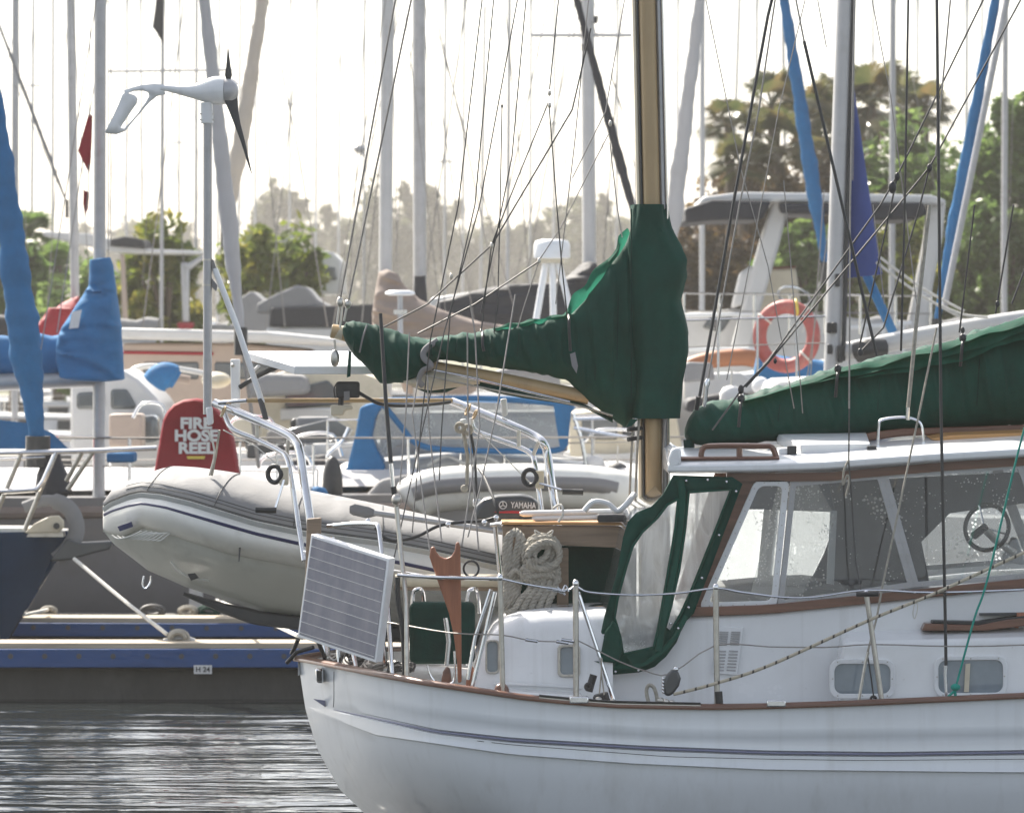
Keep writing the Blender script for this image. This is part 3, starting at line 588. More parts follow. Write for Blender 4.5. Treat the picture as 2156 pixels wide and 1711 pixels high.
for x, y, s_ in ((1254, 42, .05), (1229, 100, .05), (1252, 640, .04)): M().box(P(x, y, 59.8), s_, .12, s_ * 1.8).build('mast_fitting', black, Y6, bevel=.01)
furl(Y6, P(1634, -110, 60), P(1738, 560, 60), .095, bluec, seed=9)
T('sheet', [(1738, 560, 60), (1690, 700, 60)], .012, ropew, Y6)
yacht('yacht with a faint pair of thin masts left of the white mast', (768, 0), (766, 640), 4.5, 105, boom=greyc, stays=[[(788, 38), (787, 420)]])
rd = thing('radar_reflector', 'grey radome on a faint thin mast left of the white mast', 'radar', P(758, 325, 104)); M().ball(P(757, 314, 104), (.14, .12, .10)).build('radome', alu, rd); T('bracket', [(757, 320, 104), (766, 328, 104)], .03, alu, rd)
yacht('yacht whose white mast ends below the top edge in the centre', (1072, 92), (1068, 610), 7, 88, boom=greyc)
yacht('yacht with a short faint mast left of centre', (1017, 280), (1012, 620), 6, 120, boom=greyc)
YH, fH = yacht('yacht behind the palms with a pale mast and a fat white furled jib', (1880, -10), (1878, 560), 13, 78, boom=greyc, moff=.1, stays=[[(1887, 0), (1990, 500)]])
furl(YH, P(1486, -100, 60), P(1398, 620, 60), .105, sailw, seed=11)
yacht('yacht with a faint white mast right of the tan mast', (1479, 0), (1478, 600), 11, 82, boom=bluec, mastm=mastg, stays=[[(1500, 0), (1475, 520)]])
yacht('yacht with a thin bluish mast left of the palms', (1556, 28), (1540, 500), 6, 118, boom=greyc)
yacht('yacht with a thin pole mast behind the blue furled sail', (1648, 20), (1652, 300), 7, 120, boom=greyc)
YR, fR = yacht('yacht at the right edge with a faint mast and a blue furled jib', (2117, 0), (2114, 520), 13, 84, boom=greyc, moff=.1, stays=[[(2140, 0), (2120, 600)]])
furl(YR, P(2116, -110, 54), P(1972, 680, 54), .078, bluec, seed=13)
T('foil', [(2128, -40, 53.8), (1987, 650, 53.8)], .038, alu, YR, 8)

# many more masts far back
FM = [(70, 66, 6, 105, 'yacht with a thin grey mast just right of the far left mast'), (268, 265, 5, 112, 'yacht with a thin mast between the grey mast and the black flag'), (296, 300, 5, 118, 'yacht with a thin mast just left of the black flag'), (378, 376, 5, 116, 'yacht with a thin mast midway from the black flag to the turbine'), (462, 458, 5, 122, 'yacht with a thin mast hidden by the white leaning jib'), (540, 536, 5, 124, 'yacht with a thin mast inside the beige leaning jib'), (612, 609, 4.5, 126, 'yacht with a lone thin mast right of the turbine blades'), (668, 664, 5, 115, 'yacht with a lone thin mast mid way to the topping lifts'), (716, 712, 4.5, 128, 'yacht with a thin mast above the boom end'), (938, 936, 5.5, 108, 'yacht with a thin mast right of the grey mast'), (978, 974, 5, 117, 'yacht with a thin mast second to the right of the grey mast'), (1118, 1116, 5, 112, 'yacht with a thin mast above the radar dome'), (1168, 1165, 5, 121, 'yacht with a thin mast behind the radar dome, left of the white mast'), (1300, 1298, 5, 119, 'yacht with a thin mast between white mast and tan mast'), (1428, 1424, 5, 125, 'yacht with a thin mast right of the tan mast'), (1594, 1590, 5.5, 113, 'yacht with a thin mast left of the thick black shroud'), (1838, 1836, 5, 127, 'yacht with a thin mast right of the near white mast'), (1932, 1930, 5, 118, 'yacht with a thin mast between the two upright black stays'), (2036, 2033, 6, 104, 'yacht with a thin mast left of the right blue furled jib'), (2068, 2066, 5, 123, 'yacht with a thin mast crossed by the right blue furled jib')]
for i, (xt, xb, wp, d, lb) in enumerate(FM):
    yt = -10 if i % 4 else 60 + 30 * (i % 3)
    yacht(lb, (xt, yt), (xb, 600), wp, d, boom=(bluec, greyc, tancov, blackc)[i % 4], mastm=mastg, cab=i % 2 == 0, stays=[[(xt - 2, yt), (xb - 46 - 7 * (i % 5), 660)], [(xt + 2, yt), (xb + 52 + 9 * (i % 4), 660)]], spreader=[(xt - 16, 180 + 40 * (i % 5), xt + 16, 180 + 40 * (i % 5))] if i % 3 == 0 else None, group='thin far masts')
for i, (x0, x1, d) in enumerate(((838, 760, 58), (850, 700, 59), (560, 690, 62), (905, 1060, 60), (1160, 1010, 61), (1215, 1090, 62), (640, 560, 70), (985, 880, 58), (1060, 1120, 63), (1310, 1260, 60), (390, 300, 62), (520, 600, 66))):
    T('stay', [(x0, -20, d), ((x0 + x1) / 2 + 3, 320, d), (x1, 690, d)], .009, wire, Y4 if i % 2 else Y5, 5)
# ---------------------------------------------------------------- motor boats and clutter in the middle ground
def motorboat(label, x0, x1, d, fb, roofs, group='motor boats moored behind', hullm=None, B=3.2, name='motor_boat', bow=1, dy=.8):
    hullm = hullm or bgw; a, b = P(x0, 700, d).x, P(x1, 700, d).x; cx = (a + b) / 2; L = b - a; ang = 0 if bow > 0 else math.pi
    t = thing(name, label, 'motor boat', (cx, d + dy, 0), group); hull_mesh(cx, d + dy, L, B, fb, ang, flare=.3).build('hull', hullm, t, sharp=50)
    for (nm, outline, dd, th, m) in roofs: M().prism(outline, d + dd, th).build(nm, m, t, bevel=.04)
    return t
wglass = mat('tinted_window', (.10, .11, .115), .12, var=.15, scale=4, coat=.4)
beigep = mat('beige_paint', (.42, .33, .27), .5, var=.08, scale=2, dirt=(.3, .24, .2))
motorboat('beige motor cruiser with a long white roof behind the blue cover', 200, 800, 58, 1.2, [('cabin', [(258, 722), (500, 722), (640, 735), (720, 800), (720, 960), (230, 960)], -.5, 2.4, beigep), ('roof', [(246, 690), (560, 698), (735, 716), (735, 730), (560, 722), (246, 714)], -.7, 2.8, bgw),
    ('window', [(300, 760), (420, 760), (420, 800), (300, 800)], -.52, .1, wglass), ('window', [(450, 760), (570, 762), (590, 800), (450, 800)], -.52, .1, wglass), ('awning_trim', [(258, 738), (450, 741), (450, 748), (258, 745)], -.53, .1, redc)])
motorboat('white sloped-cabin motorboat behind the grey mast', 60, 420, 52, 1.2, [('cabin', [(150, 800), (258, 778), (292, 800), (330, 838), (352, 872), (352, 980), (150, 980)], -.4, 2, bgw), ('window', [(232, 818), (268, 818), (286, 850), (286, 862), (232, 862)], -.43, .1, wglass), ('window', [(236, 868), (290, 868), (296, 880), (296, 920), (236, 920)], -.43, .1, wglass),
    ('window', [(160, 826), (222, 822), (222, 862), (160, 862)], -.43, .1, wglass)], bow=1)
motorboat('grey tented motorboat with a black skirt under the bushes', 500, 860, 80, 1.5, [('tent', [(540, 640), (585, 617), (625, 600), (645, 604), (670, 632), (700, 648), (700, 660), (540, 660)], -.6, 2.2, greyc), ('skirt', [(570, 647), (790, 640), (790, 690), (566, 688)], -.75, 2.4, blackc), ('side', [(560, 690), (790, 690), (790, 760), (560, 760)], -.7, 2.3, bgw)])
motorboat('second grey tented motorboat left of the tented one', 470, 620, 84, 1.4, [('tent', [(500, 630), (530, 612), (562, 640), (578, 655), (578, 700), (500, 700)], -.6, 2.2, greyc)])
motorboat('white flybridge cruiser far behind the green bush', 600, 760, 96, 1.5, [('flybridge', [(618, 545), (640, 525), (700, 530), (718, 548), (722, 620), (618, 620)], -.6, 2.4, bgw), ('roof', [(588, 496), (628, 490), (634, 512), (588, 512)], -.4, 1.6, bgw), ('window', [(640, 560), (706, 562), (710, 590), (640, 590)], -.65, .1, wglass)])
motorboat('low white cruiser behind the black sail cover', 880, 1250, 72, 1.5, [('cabin', [(905, 628), (1040, 606), (1190, 610), (1190, 700), (905, 700)], -.6, 2.4, bgw), ('window', [(930, 650), (1150, 640), (1150, 672), (930, 680)], -.65, .1, wglass)])
motorboat('far black-topped cruiser left of the turbine pole', 150, 480, 90, 1.6, [('canopy', [(232, 503), (262, 497), (300, 503), (308, 524), (232, 518)], -.5, 2.0, blackc), ('roof', [(90, 486), (190, 492), (310, 524), (425, 528), (425, 536), (240, 532), (90, 497)], -.4, 1.8, bgw), ('post', [(252, 535), (262, 535), (270, 690), (258, 690)], -.4, .15, beigep), ('post', [(380, 552), (398, 552), (398, 680), (384, 680)], -.4, .2, alu), ('bracket', [(380, 565), (425, 535), (430, 545), (395, 572)], -.4, .15, alu), ('light', [(372, 678), (408, 678), (406, 692), (374, 692)], -.45, .3, redc)])
# dodger boat with a grey inflatable in front
DB, fD = yacht('yacht with a blue sprayhood, its clear windows facing the dinghy', (1338, 870), (1338, 930), 3, 48, L=14, B=3.6, fb=1.05, boom=False, cab=False, hull_d=1.8, moff=.1, group='yachts with a sprayhood')
M().prism([(700, 985), (830, 970), (1000, 955), (1330, 985), (1345, 1010), (1330, 1080), (690, 1080)], 47.2, 2.6).build('cabin', bgw, DB, bevel=.08)
M().prism([(758, 856), (790, 847), (806, 852), (790, 880), (783, 918), (795, 950), (812, 986), (790, 1010), (757, 1052), (704, 1056), (730, 985), (748, 915)], 46.9, .9).build('sprayhood', bluec, DB, bevel=.03)
M().prism([(806, 850), (1180, 850), (1205, 870), (1186, 945), (1150, 962), (880, 948), (846, 930), (806, 960), (790, 940), (785, 912), (795, 872)], 47.0, .03).build('sprayhood_window', vinyl, DB)
M().loft([[P(790, 850, 46.95), P(790, 842, 47.3), P(800, 838, 48.6), P(800, 850, 48.6)], [P(1000, 846, 46.95), P(1000, 836, 47.3), P(1000, 832, 48.6), P(1000, 846, 48.6)], [P(1205, 852, 46.95), P(1205, 842, 47.3), P(1195, 838, 48.6), P(1195, 852, 48.6)]]).build('sprayhood_top', bluec, DB)
M().prism([(800, 870), (1190, 866), (1195, 950), (800, 965)], 49.2, .4).build('companionway', greyc, DB)
T('sprayhood_trim', [(806, 850, 46.95), (850, 905, 46.95), (875, 932, 46.95), (930, 946, 46.95), (1080, 950, 46.95), (1170, 948, 46.95), (1188, 930, 46.95), (1196, 870, 46.95), (1190, 852, 46.95), (1000, 838, 46.95), (806, 846, 46.95)], .03, bluec, DB, sm=5)
M().prism([(1165, 850), (1204, 846), (1196, 938), (1180, 948), (1172, 900)], 46.92, .02).build('side_curtain', bluec, DB)
for pts in ([(700, 1000), (690, 960), (720, 930), (735, 900)], [(668, 985), (620, 985), (610, 960)], [(1206, 870), (1225, 930), (1238, 1010)], [(1208, 900), (1340, 925)], [(1206, 882), (1300, 880), (1340, 884)]): T('rail', [(x, y, 46.8) for x, y in pts], .02, steel, DB, sm=4)
gi = thing('inflatable_tender', 'big grey inflatable tender with a dark stripe below the blue sprayhood', 'dinghy', P(1060, 1120, 45.5))
M().tube(smooth([P(858, 1062, 45.3), P(880, 1045, 45.3), P(930, 1030, 45.3), P(1080, 1022, 45.3), P(1240, 1026, 45.3), P(1310, 1040, 45.3), P(1335, 1060, 45.8)], 5), [.10, .15, .19] + [.21] * 40, 16).build('tube', pvc, gi)
gs = M().tube(smooth([P(870, 1040, 45.09), P(930, 1024, 45.075), P(1080, 1018, 45.07), P(1240, 1020, 45.07), P(1300, 1030, 45.09)], 5), [(.07, .035)] * 60, 8).build('stripe', greyboat, gi)
M().tube(smooth([P(880, 1075, 46.8), P(1080, 1040, 46.8), P(1320, 1050, 46.8)], 5), .2, 12).build('tube', pvc, gi)
M().prism([(880, 1075), (1330, 1060), (1320, 1120), (930, 1130)], 45.3, 1.5).build('hull', greyboat, gi)
gd = M().prism([(752, 1062), (800, 1010), (850, 1000), (960, 1000), (970, 1090), (760, 1090)], 46.2, .6); setp(gd.build('cockpit_cover', greyc, bevel=.05), 'grey cockpit cover right of the blue sprayhood side', 'cover')
fb_ = M().ball(P(700, 1020, 46), (.10, .10, .28), 14, 10); setp(fb_.build('boat_fender', black), 'black boat fender left of the blue sprayhood side', 'fender')
def strip_boat(label, x0, x1, ytop, ybot, d, m, extra=()):
    t = thing('motor_boat', label, 'motor boat', P((x0 + x1) / 2, 1100, d), 'boats glimpsed between the davits'); t.location.z = 0; ORG[t] = Vector(t.location)
    a, b = P(x0, 700, d).x, P(x1, 700, d).x; hull_mesh((a + b) / 2, d + .8, b - a, 2.6, EH + (700 - ytop) * d / F, 0).build('hull', m, t, sharp=50)
    for nm, o_, dd, th, mm in extra: M().prism(o_, d + dd, th).build(nm, mm, t, bevel=.02)
    return t
strip_boat('white speedboat with a shiny foredeck between the davits', 460, 860, 960, 1100, 50, bgw, [('windscreen', [(600, 905), (700, 880), (740, 905), (720, 935), (600, 935)], -.2, 1.2, wglass), ('foredeck', [(640, 935), (770, 930), (770, 975), (640, 980)], -.6, 1.6, bgw), ('seat', [(520, 935), (600, 935), (600, 965), (520, 965)], -.5, 1, dark)])
strip_boat('cream cuddy boat behind the floodlight', 520, 900, 930, 1050, 54, bgw, [('cabin', [(560, 790), (700, 760), (800, 800), (830, 870), (830, 940), (540, 940)], -.4, 1.8, cream), ('window', [(600, 820), (690, 800), (740, 850), (600, 860)], -.45, .1, wglass), ('roof', [(590, 860), (700, 858), (700, 880), (590, 885)], -.6, 1.8, bgw)])
strip_boat('white boat with dark windows right of the blue sprayhood', 1190, 1480, 960, 1080, 52, bgw, [('cabin', [(1200, 870), (1420, 850), (1440, 960), (1200, 960)], -.4, 2, cream), ('window', [(1225, 880), (1300, 876), (1300, 925), (1225, 925)], -.45, .1, wglass), ('window', [(1310, 876), (1400, 872), (1400, 915), (1310, 920)], -.45, .1, dark)])
rdm = thing('radar_tripod', 'white radome on a tripod in front of the black sail cover', 'radar', P(1165, 690, 50))
M().loft([[P(1162, y, 50) + Vector((math.cos(a) * r_, math.sin(a) * r_, 0)) for a in [2 * math.pi * k / 20 for k in range(20)]] for y, r_ in ((545, .12), (543, .19), (540, .195), (515, .19), (507, .17), (504, .10))]).build('radome', whitem, rdm, sharp=60)
M().box(P(1162, 548, 50), .26, .2, .06).build('plate', cream, rdm)
for x0, x1 in ((1150, 1122), (1163, 1166), (1175, 1216)): T('leg', [(x0, 550, 50), (x1, 712, 50)], .035, whitem, rdm, 8)
rd2 = thing('radar_pole', 'small flat radome on a pole in front of the tan sail cover', 'radar', P(842, 712, 50))
M().loft([[P(842, y, 50) + Vector((math.cos(a) * r_, math.sin(a) * r_, 0)) for a in [2 * math.pi * k / 20 for k in range(20)]] for y, r_ in ((622, .12), (619, .16), (614, .15), (611, .10))]).build('radome', whitem, rd2, sharp=60)
T('pole', [(842, 622, 50), (843, 730, 50)], .03, alu, rd2); M().box(P(843, 657, 49.95), .14, .08, .05).build('lamp', steel, rd2)
# white catamaran-like motor boat with an arch and a lifebuoy, right
AR = motorboat('white motor cruiser with a black canopied hardtop and a sloping arch', 1380, 2250, 62, 1.4, [('cabin', [(1430, 660), (1540, 650), (1700, 660), (2000, 690), (2000, 900), (1430, 900)], -.2, 2.6, bgw), ('window', [(1500, 660), (1545, 662), (1520, 700), (1478, 690)], -.25, .1, wglass), ('console', [(1600, 566), (1676, 563), (1688, 655), (1580, 655)], -.3, .8, cream), ('console_trim', [(1600, 562), (1676, 559), (1676, 565), (1600, 568)], -.32, .84, teak),
    ('hardtop', [(1480, 414), (1560, 404), (1960, 410), (1990, 420), (1990, 432), (1560, 424), (1470, 432)], -1.0, 2.6, bgw), ('canopy', [(1442, 438), (1478, 428), (1500, 420), (1625, 424), (1606, 462), (1500, 464), (1444, 470)], -1.15, 2.5, blackc), ('canopy', [(1640, 428), (1750, 428), (1750, 452), (1645, 448)], -1.1, 2.4, blackc), ('canopy', [(1822, 426), (1944, 426), (1954, 450), (1932, 462), (1834, 464)], -1.1, 2.4, blackc),
    ('arch_leg', [(1632, 410), (1664, 424), (1640, 520), (1605, 640), (1578, 748), (1535, 748), (1565, 640), (1600, 510)], -.8, .35, bgw), ('arch_leg', [(1955, 412), (1992, 420), (1985, 500), (1965, 600), (1950, 720), (1905, 720), (1925, 620), (1948, 500)], -.8, .35, bgw), ('arch_fin', [(1558, 575), (1580, 560), (1600, 560), (1570, 640), (1540, 650)], -.75, .3, bgw)])
for pts in ([(1444, 664), (1600, 660), (1720, 664)], [(1790, 690), (1920, 680)], [(1820, 680), (1820, 740)], [(1860, 682), (1860, 740)], [(1900, 680), (1900, 740)], [(1444, 735), (1600, 735)]): T('rail', [(x, y, 61) for x, y in pts], .03, whitem, AR)
M().ring(P(1672, 624, 60.9), .21, .018, Vector((.3, .6, .9)), 24, 6).build('steering_wheel', steel, AR)
lbx = thing('lifebuoy', 'faded orange lifebuoy hung on the rail of the arch cruiser', 'lifebuoy', P(1656, 784, 50))
M().ring(P(1656, 708, 50), .295, .075, Vector((.35, 1, 0)), 36, 12, (1, 1.06)).build('ring', buoym, lbx)
for a_ in (.9, 2.5, 4.0, 5.5):
    c_ = P(1656, 708, 50) + Vector((math.cos(a_) * .28, -.0 - math.cos(a_) * .1, math.sin(a_) * .31)); M().ring(c_, .082, .012, Vector((-math.sin(a_), 0, math.cos(a_))), 14, 6).build('grab_rope', ropew, lbx)
M().ring(P(1676, 648, 49.95), .085, .016, Vector((1, .1, .1)), 14, 6).build('strap', yellow, lbx)
setp(M().tube(smooth([P(1438, 790, 50), P(1450, 772, 50), P(1500, 757, 50), P(1560, 752, 50), P(1590, 756, 50)], 5), [.08, .11, .12] + [.09] * 30, 12).build('kayak', orange), 'orange kayak lying on the rail right of the green mast cover', 'kayak')
setp(M().tube(smooth([P(1590, 772, 52), P(1660, 782, 52), P(1740, 790, 52)], 4), .16, 12).build('boat_cover', bluec), 'blue rolled boat cover under the lifebuoy', 'cover')
strip_boat('white boat with a steel rail under the orange kayak', 1380, 1800, 800, 900, 54, bgw, [('cabin', [(1440, 790), (1560, 785), (1620, 820), (1440, 850)], -.8, 2, bgw)])
# m7: nearer white mast with boom and royal blue sail
Y7, f7 = yacht('near white-masted yacht with a bright white boom and royal blue sail', (1779, 0), (1752, 780), 36, 44, L=9, B=3.0, fb=1.2, mastm=mastg, boom=False, moff=.33, bow=-1, cab=False, group='yachts with a white boom', stays=[[(1745, 480), (1690, 860)], [(1800, 0), (1795, 380)], [(1735, 400), (1706, 800)]])
T('mast_track', [(1799, -60, 43.93), (1775, 760, 43.93)], .022, dark, Y7)
for x, y, h in ((1746, 690, .1), (1747, 735, .09), (1757, 690, .1), (1769, 745, .16), (1763, 590, .12)): M().box(P(x, y, 43.88), .05, .05, h).build('mast_fitting', black, Y7, bevel=.012)
sl = []
for k in range(15):
    u = k / 14; y = 150 + u * 440; xl = 1790 - 14 * u; xr = 1794 + 64 * u ** 1.05; w_ = (xr - xl) * .0044 / 2; c0 = P((xl + xr) / 2, y - (u > .9) * 8, 44.1)
    sl.append([c0 + Vector((math.cos(a_) * w_, math.sin(a_) * (.05 + .06 * u), .02 * math.cos(a_) * k / 14)) for a_ in [2 * math.pi * j / 14 for j in range(14)]])
M().loft(sl).build('stowed_sail', blued, Y7, sharp=70)
bm = [(1770, 742), (1800, 736), (1900, 716), (2000, 698), (2160, 672), (2500, 630)]
M().tube(smooth([P(x, y, 44) for x, y in bm], 4), .085, 16).build('boom', bgw, Y7)
for a, b in (((1850, 540), (2030, 655)), ((1845, 552), (2022, 668)), ((1975, 640), (2080, 668))): T('boom_lift', [(*a, 43.8), ((a[0] + b[0]) / 2, (a[1] + b[1]) / 2 + 8, 43.8), (*b, 43.8)], .013, ropew, Y7, sm=4)
T('strut', [(1820, 570, 44.3), (1880, 700, 44.3)], .045, bluec, Y7)
M().tube(smooth([P(1805, 742, 43.85), P(1830, 735, 43.8), P(1860, 735, 43.85)], 4), .1, 10).build('sail_tie_bag', black, Y7)
M().prism([(1620, 800), (2400, 760), (2400, 900), (1620, 900)], 44.6, 1.6).build('cabin', bgw, Y7, bevel=.1)
setp(M().ball(P(1602, 812, 47), (.09, .09, .09)).build('lamp_globe', whitem), 'white round lamp just above the right green cover', 'lamp')
setp(M().tube(smooth([P(322, 810, 50), P(335, 795, 50), P(352, 790, 50), P(372, 800, 50)], 4), [.09] + [.14] * 10 + [.1] * 6, 12).build('outboard_cover', bluec), 'blue outboard motor cover right of the blue mast cover', 'cover')
wd = thing('bimini_hoop', 'white hooped canopy frame with a cream oval end behind the turbine pole', 'canopy', P(380, 850, 54)); M().tube(smooth([P(262, 798, 54), P(285, 776, 54), P(330, 770, 54), P(400, 780, 54), P(462, 792, 54)], 5), .03, 8).build('hoop', bgw, wd); M().ball(P(455, 800, 54), (.17, .2, .095), 18, 10).build('oval_end', cream, wd); M().tube(smooth([P(300, 800, 54.3), P(330, 790, 54.3), P(400, 800, 54.3)], 4), .05, 8).build('roll', tancov, wd)
# ---- clutter on the middle boats
def deck_rail(parent, x0, x1, y0, y1, h, d, n=6, r=.013):
    wr = []
    for k in range(n + 1):
        x = x0 + (x1 - x0) * k / n; y = y0 + (y1 - y0) * k / n; a = P(x, y, d); b = a + Vector((0, 0, h)); wr.append(b); M().tube([a, b], r, 5).build('stanchion', steel, parent)
    M().tube(wr, r * .7, 5).build('guard_wire', steel, parent); M().tube([p - Vector((0, 0, h * .45)) for p in wr], r * .5, 5).build('guard_wire', wire, parent)
deck_rail(Y3, 120, 660, 1052, 1070, .62, 45.95, 7); deck_rail(DB, 690, 1340, 1012, 1000, .6, 47.1, 7); deck_rail(Y7, 1430, 1760, 800, 790, .55, 44.0, 4)
deck_rail(AR, 1440, 1960, 700, 706, .5, 60.6, 7, .02)
M().prism([(240, 1000), (330, 985), (470, 985), (560, 1010), (600, 1040), (220, 1040)], 46.8, 1.3).build('coachroof', bgw, Y3, bevel=.08)
for x0 in (285, 360, 440): M().prism([(x0, 1004), (x0 + 48, 1002), (x0 + 50, 1022), (x0, 1024)], 46.78, .04).build('window', wglass, Y3, bevel=.01)
M().prism([(150, 1022), (215, 1016), (222, 1044), (148, 1044)], 46.5, .5).build('deck_hatch', greyc, Y3, bevel=.03)
for x, y, w_, h_, mm in ((268, 905, 70, 70, beigep), (520, 900, 60, 40, cream), (600, 950, 90, 22, white), (660, 890, 70, 26, greyc)): M().box(P(x, y, 50.5), w_ * .005, .5, h_ * .005).build('deck_locker', mm, Y3, bevel=.03)
for i, (x, y, d, mm, lb) in enumerate(((640, 1045, 45.7, lett, 'white fender hanging behind the left davit'), (668, 1050, 45.7, bluec, 'blue fender hanging behind the left davit'), (1250, 985, 46.9, lett, 'white fender hanging left of the tan mast foot'), (1300, 1000, 46.9, rubber, 'dark fender hanging left of the tan mast foot'), (470, 955, 49, lett, 'white fender above the dinghy cover near the hose reel'), (1540, 838, 43.8, lett, 'white fender under the black shroud turnbuckle'))):
    t = thing('boat_fender', lb, 'fender', P(x, y + 30, d), 'fenders on the boats behind'); M().loft([[P(x, y + dy, d) + Vector((math.cos(a) * r_, math.sin(a) * r_, 0)) for a in [2 * math.pi * k / 12 for k in range(12)]] for dy, r_ in ((-26, .03), (-22, .08), (-10, .11), (12, .11), (24, .08), (28, .03))]).build('body', mm, t, sharp=60); T('lanyard', [(x, y - 26, d), (x + 1, y - 62, d)], .009, ropew, t)
for i, (x0, x1, yt, d) in enumerate(((500, 545, 870, 51), (560, 600, 905, 51), (610, 650, 880, 51), (690, 735, 925, 49.5))):
    t = thing('outboard_motor', ('dark outboard motor behind the square white post', 'small outboard motor right of the square white post', 'outboard motor tilted under the floodlight side', 'outboard motor left of the blue sprayhood')[i], 'outboard motor', P((x0 + x1) / 2, yt + 60, d), 'outboard motors between the davits')
    M().prism([(x0, yt + 6), (x0 + 8, yt), (x1 - 6, yt + 2), (x1, yt + 12), (x1 - 2, yt + 34), (x0 + 4, yt + 32)], d, .35).build('cowl', (cowl, greyc, black, cowl)[i], t, bevel=.05); M().box(P((x0 + x1) / 2 + 4, yt + 52, d + .18), .1, .12, .28).build('leg', cowl, t, bevel=.02)
for i, pts in enumerate(([(480, 900), (500, 880), (560, 878), (580, 900)], [(600, 940), (640, 915), (700, 915), (720, 960)], [(280, 880), (300, 850), (340, 852), (350, 890)], [(1230, 930), (1260, 905), (1330, 905)], [(540, 1000), (560, 960), (640, 955), (660, 1000)])): T('grab_rail', [(x, y, 47.5) for x, y in pts], .016, steel, DB if i % 2 else Y3, 6, 4)
setp(M().tube(smooth([P(900, 980, 47), P(940, 960, 47), P(980, 975, 47), P(1010, 958, 47), P(1050, 975, 47)], 5), .018, 6).build('rope', ropew), 'pale rope flaked on the cabin under the clear sprayhood window', 'rope')
setp(M().prism([(1440, 770), (1448, 762), (1500, 764), (1506, 800), (1440, 806)], 49, .5).build('sail_bag', greyc, bevel=.06), 'grey sail bag below the orange kayak', 'bag')
for i, (o_, d, mm, nm, lb) in enumerate((([(520, 800), (560, 786), (640, 790), (650, 830), (520, 838)], 52.5, greyc, 'boat_cover', 'grey boat cover hump just left of the floodlight'), ([(600, 968), (690, 955), (720, 990), (610, 1000)], 49, blackc, 'engine_cover', 'black cover between the left davit and the blue sprayhood'), ([(840, 790), (960, 775), (1010, 800), (1000, 830), (850, 830)], 56, tancov, 'boat_cover', 'tan boat cover seen under the mizzen boom'), ([(1040, 780), (1120, 765), (1180, 790), (1180, 830), (1040, 830)], 57, greyc, 'boat_cover', 'grey boat cover seen under the mizzen boom'), ([(250, 880), (330, 872), (335, 930), (250, 935)], 50.8, wglass, 'wind_screen', 'dark windscreen left of the hose reel'), ([(1445, 840), (1560, 822), (1600, 840), (1445, 870)], 50, blackc, 'boat_cover', 'black boat cover under the lifebuoy'))):
    setp(M().prism(o_, d, 1.0).build(nm, mm, bevel=.07, seg=3), lb, 'cover' if 'screen' not in nm else 'windscreen')
# stern parts of the navy yacht at the left edge
NV = thing('navy_yacht', 'navy blue yacht bow with anchor and steel pulpit at the left edge', 'yacht', P(-200, 700, 40))
NV.location.z = 0; ORG[NV] = Vector(NV.location)
nr = []
for k in range(13):
    u = k / 12; b = 1.5 * (1 - (1 - u) ** 2) ; ring = []
    for v, y, xo in ((1.0, 1126, 132), (.98, 1140, 126), (.9, 1180, 105), (.75, 1250, 62), (.6, 1320, 15), (.5, 1420, -40), (.1, 1500, -90)):
        xt = xo - u * 900; pt = P(xt, y - 8 * u, 40.0); ring.append((pt.x, b * v + .03, pt.z))
    nr.append([Vector((x, 40.9 - b_, z)) for x, b_, z in ring] + [Vector((x, 40.9 + b_, z)) for x, b_, z in ring[::-1]])
M().loft(nr).build('hull', navy, NV, sharp=60)
M().prism([(-900, 1108), (60, 1112), (132, 1119), (133, 1130), (-900, 1126)], 40.6, .6).build('toe_rail', steeld, NV)
for dd in (40.5, 40.85):
    M().prism([(52, 1122), (72, 1102), (105, 1086), (124, 1085), (134, 1096), (134, 1110), (124, 1121)], dd, .05).build('anchor_cheek', cream, NV, bevel=.01)
M().tube([P(119, 1107, 40.45), P(119, 1107, 41)], .028, 10).build('roller_pin', black, NV)
M().tube(smooth([P(50, 1068, 40.7), P(85, 1055, 40.7), P(115, 1055, 40.7), P(145, 1070, 40.7), P(160, 1100, 40.7), P(158, 1130, 40.7), P(138, 1160, 40.7), P(118, 1178, 40.7)], 5), [(.05, .03)] * 10 + [(.07, .03)] * 30, 8).build('anchor_shank', greyc, NV)
M().prism([(104, 1182), (142, 1132), (165, 1142), (238, 1138), (232, 1156), (190, 1166), (150, 1178)], 40.6, .12).build('anchor', cowl, NV, bevel=.015)
for pts in ([(-200, 958), (0, 954), (120, 951), (196, 949), (330, 943)], [(-200, 1040), (20, 1034), (78, 1030), (92, 1012), (118, 952)], [(-200, 975), (95, 962)]):
    T('pulpit_rail', [(x, y, 40.3) for x, y in pts], .022 if pts[0][1] < 970 or pts[0][1] > 1000 else .008, steel, NV, 8)
for a, b in (((45, 955), (-8, 1080)), ((118, 952), (52, 1115)), ((174, 950), (140, 1012)), ((197, 949), (143, 1030))): T('stanchion', [(*a, 40.3), (*b, 40.4)], .02, steeld, NV, 8)
M().tube(smooth([P(114, 948, 40.9), P(110, 985, 40.9), P(112, 1030, 40.9), P(116, 1052, 40.9)], 4), [.05, .06, .07, .09, .11, .13, .14, .15, .15, .16, .15, .12, .10], 10).build('furler_bag', blackc, NV)
furl(NV, P(-22, 150, 40.9), P(80, 930, 40.9), .135, bluec, seed=3)
setp(M().loft([[P(x, 945, 44 + dd) + Vector((0, 0, h)) for x, h in ((-80, 0), (-60, .2), (0, .27), (60, .24), (110, .15), (145, 0))] for dd in (0, 1.5)], closed=True).build('dodger', bluec, sharp=60), 'blue canvas dodger at the left edge behind the blue furled jib', 'canvas cover')
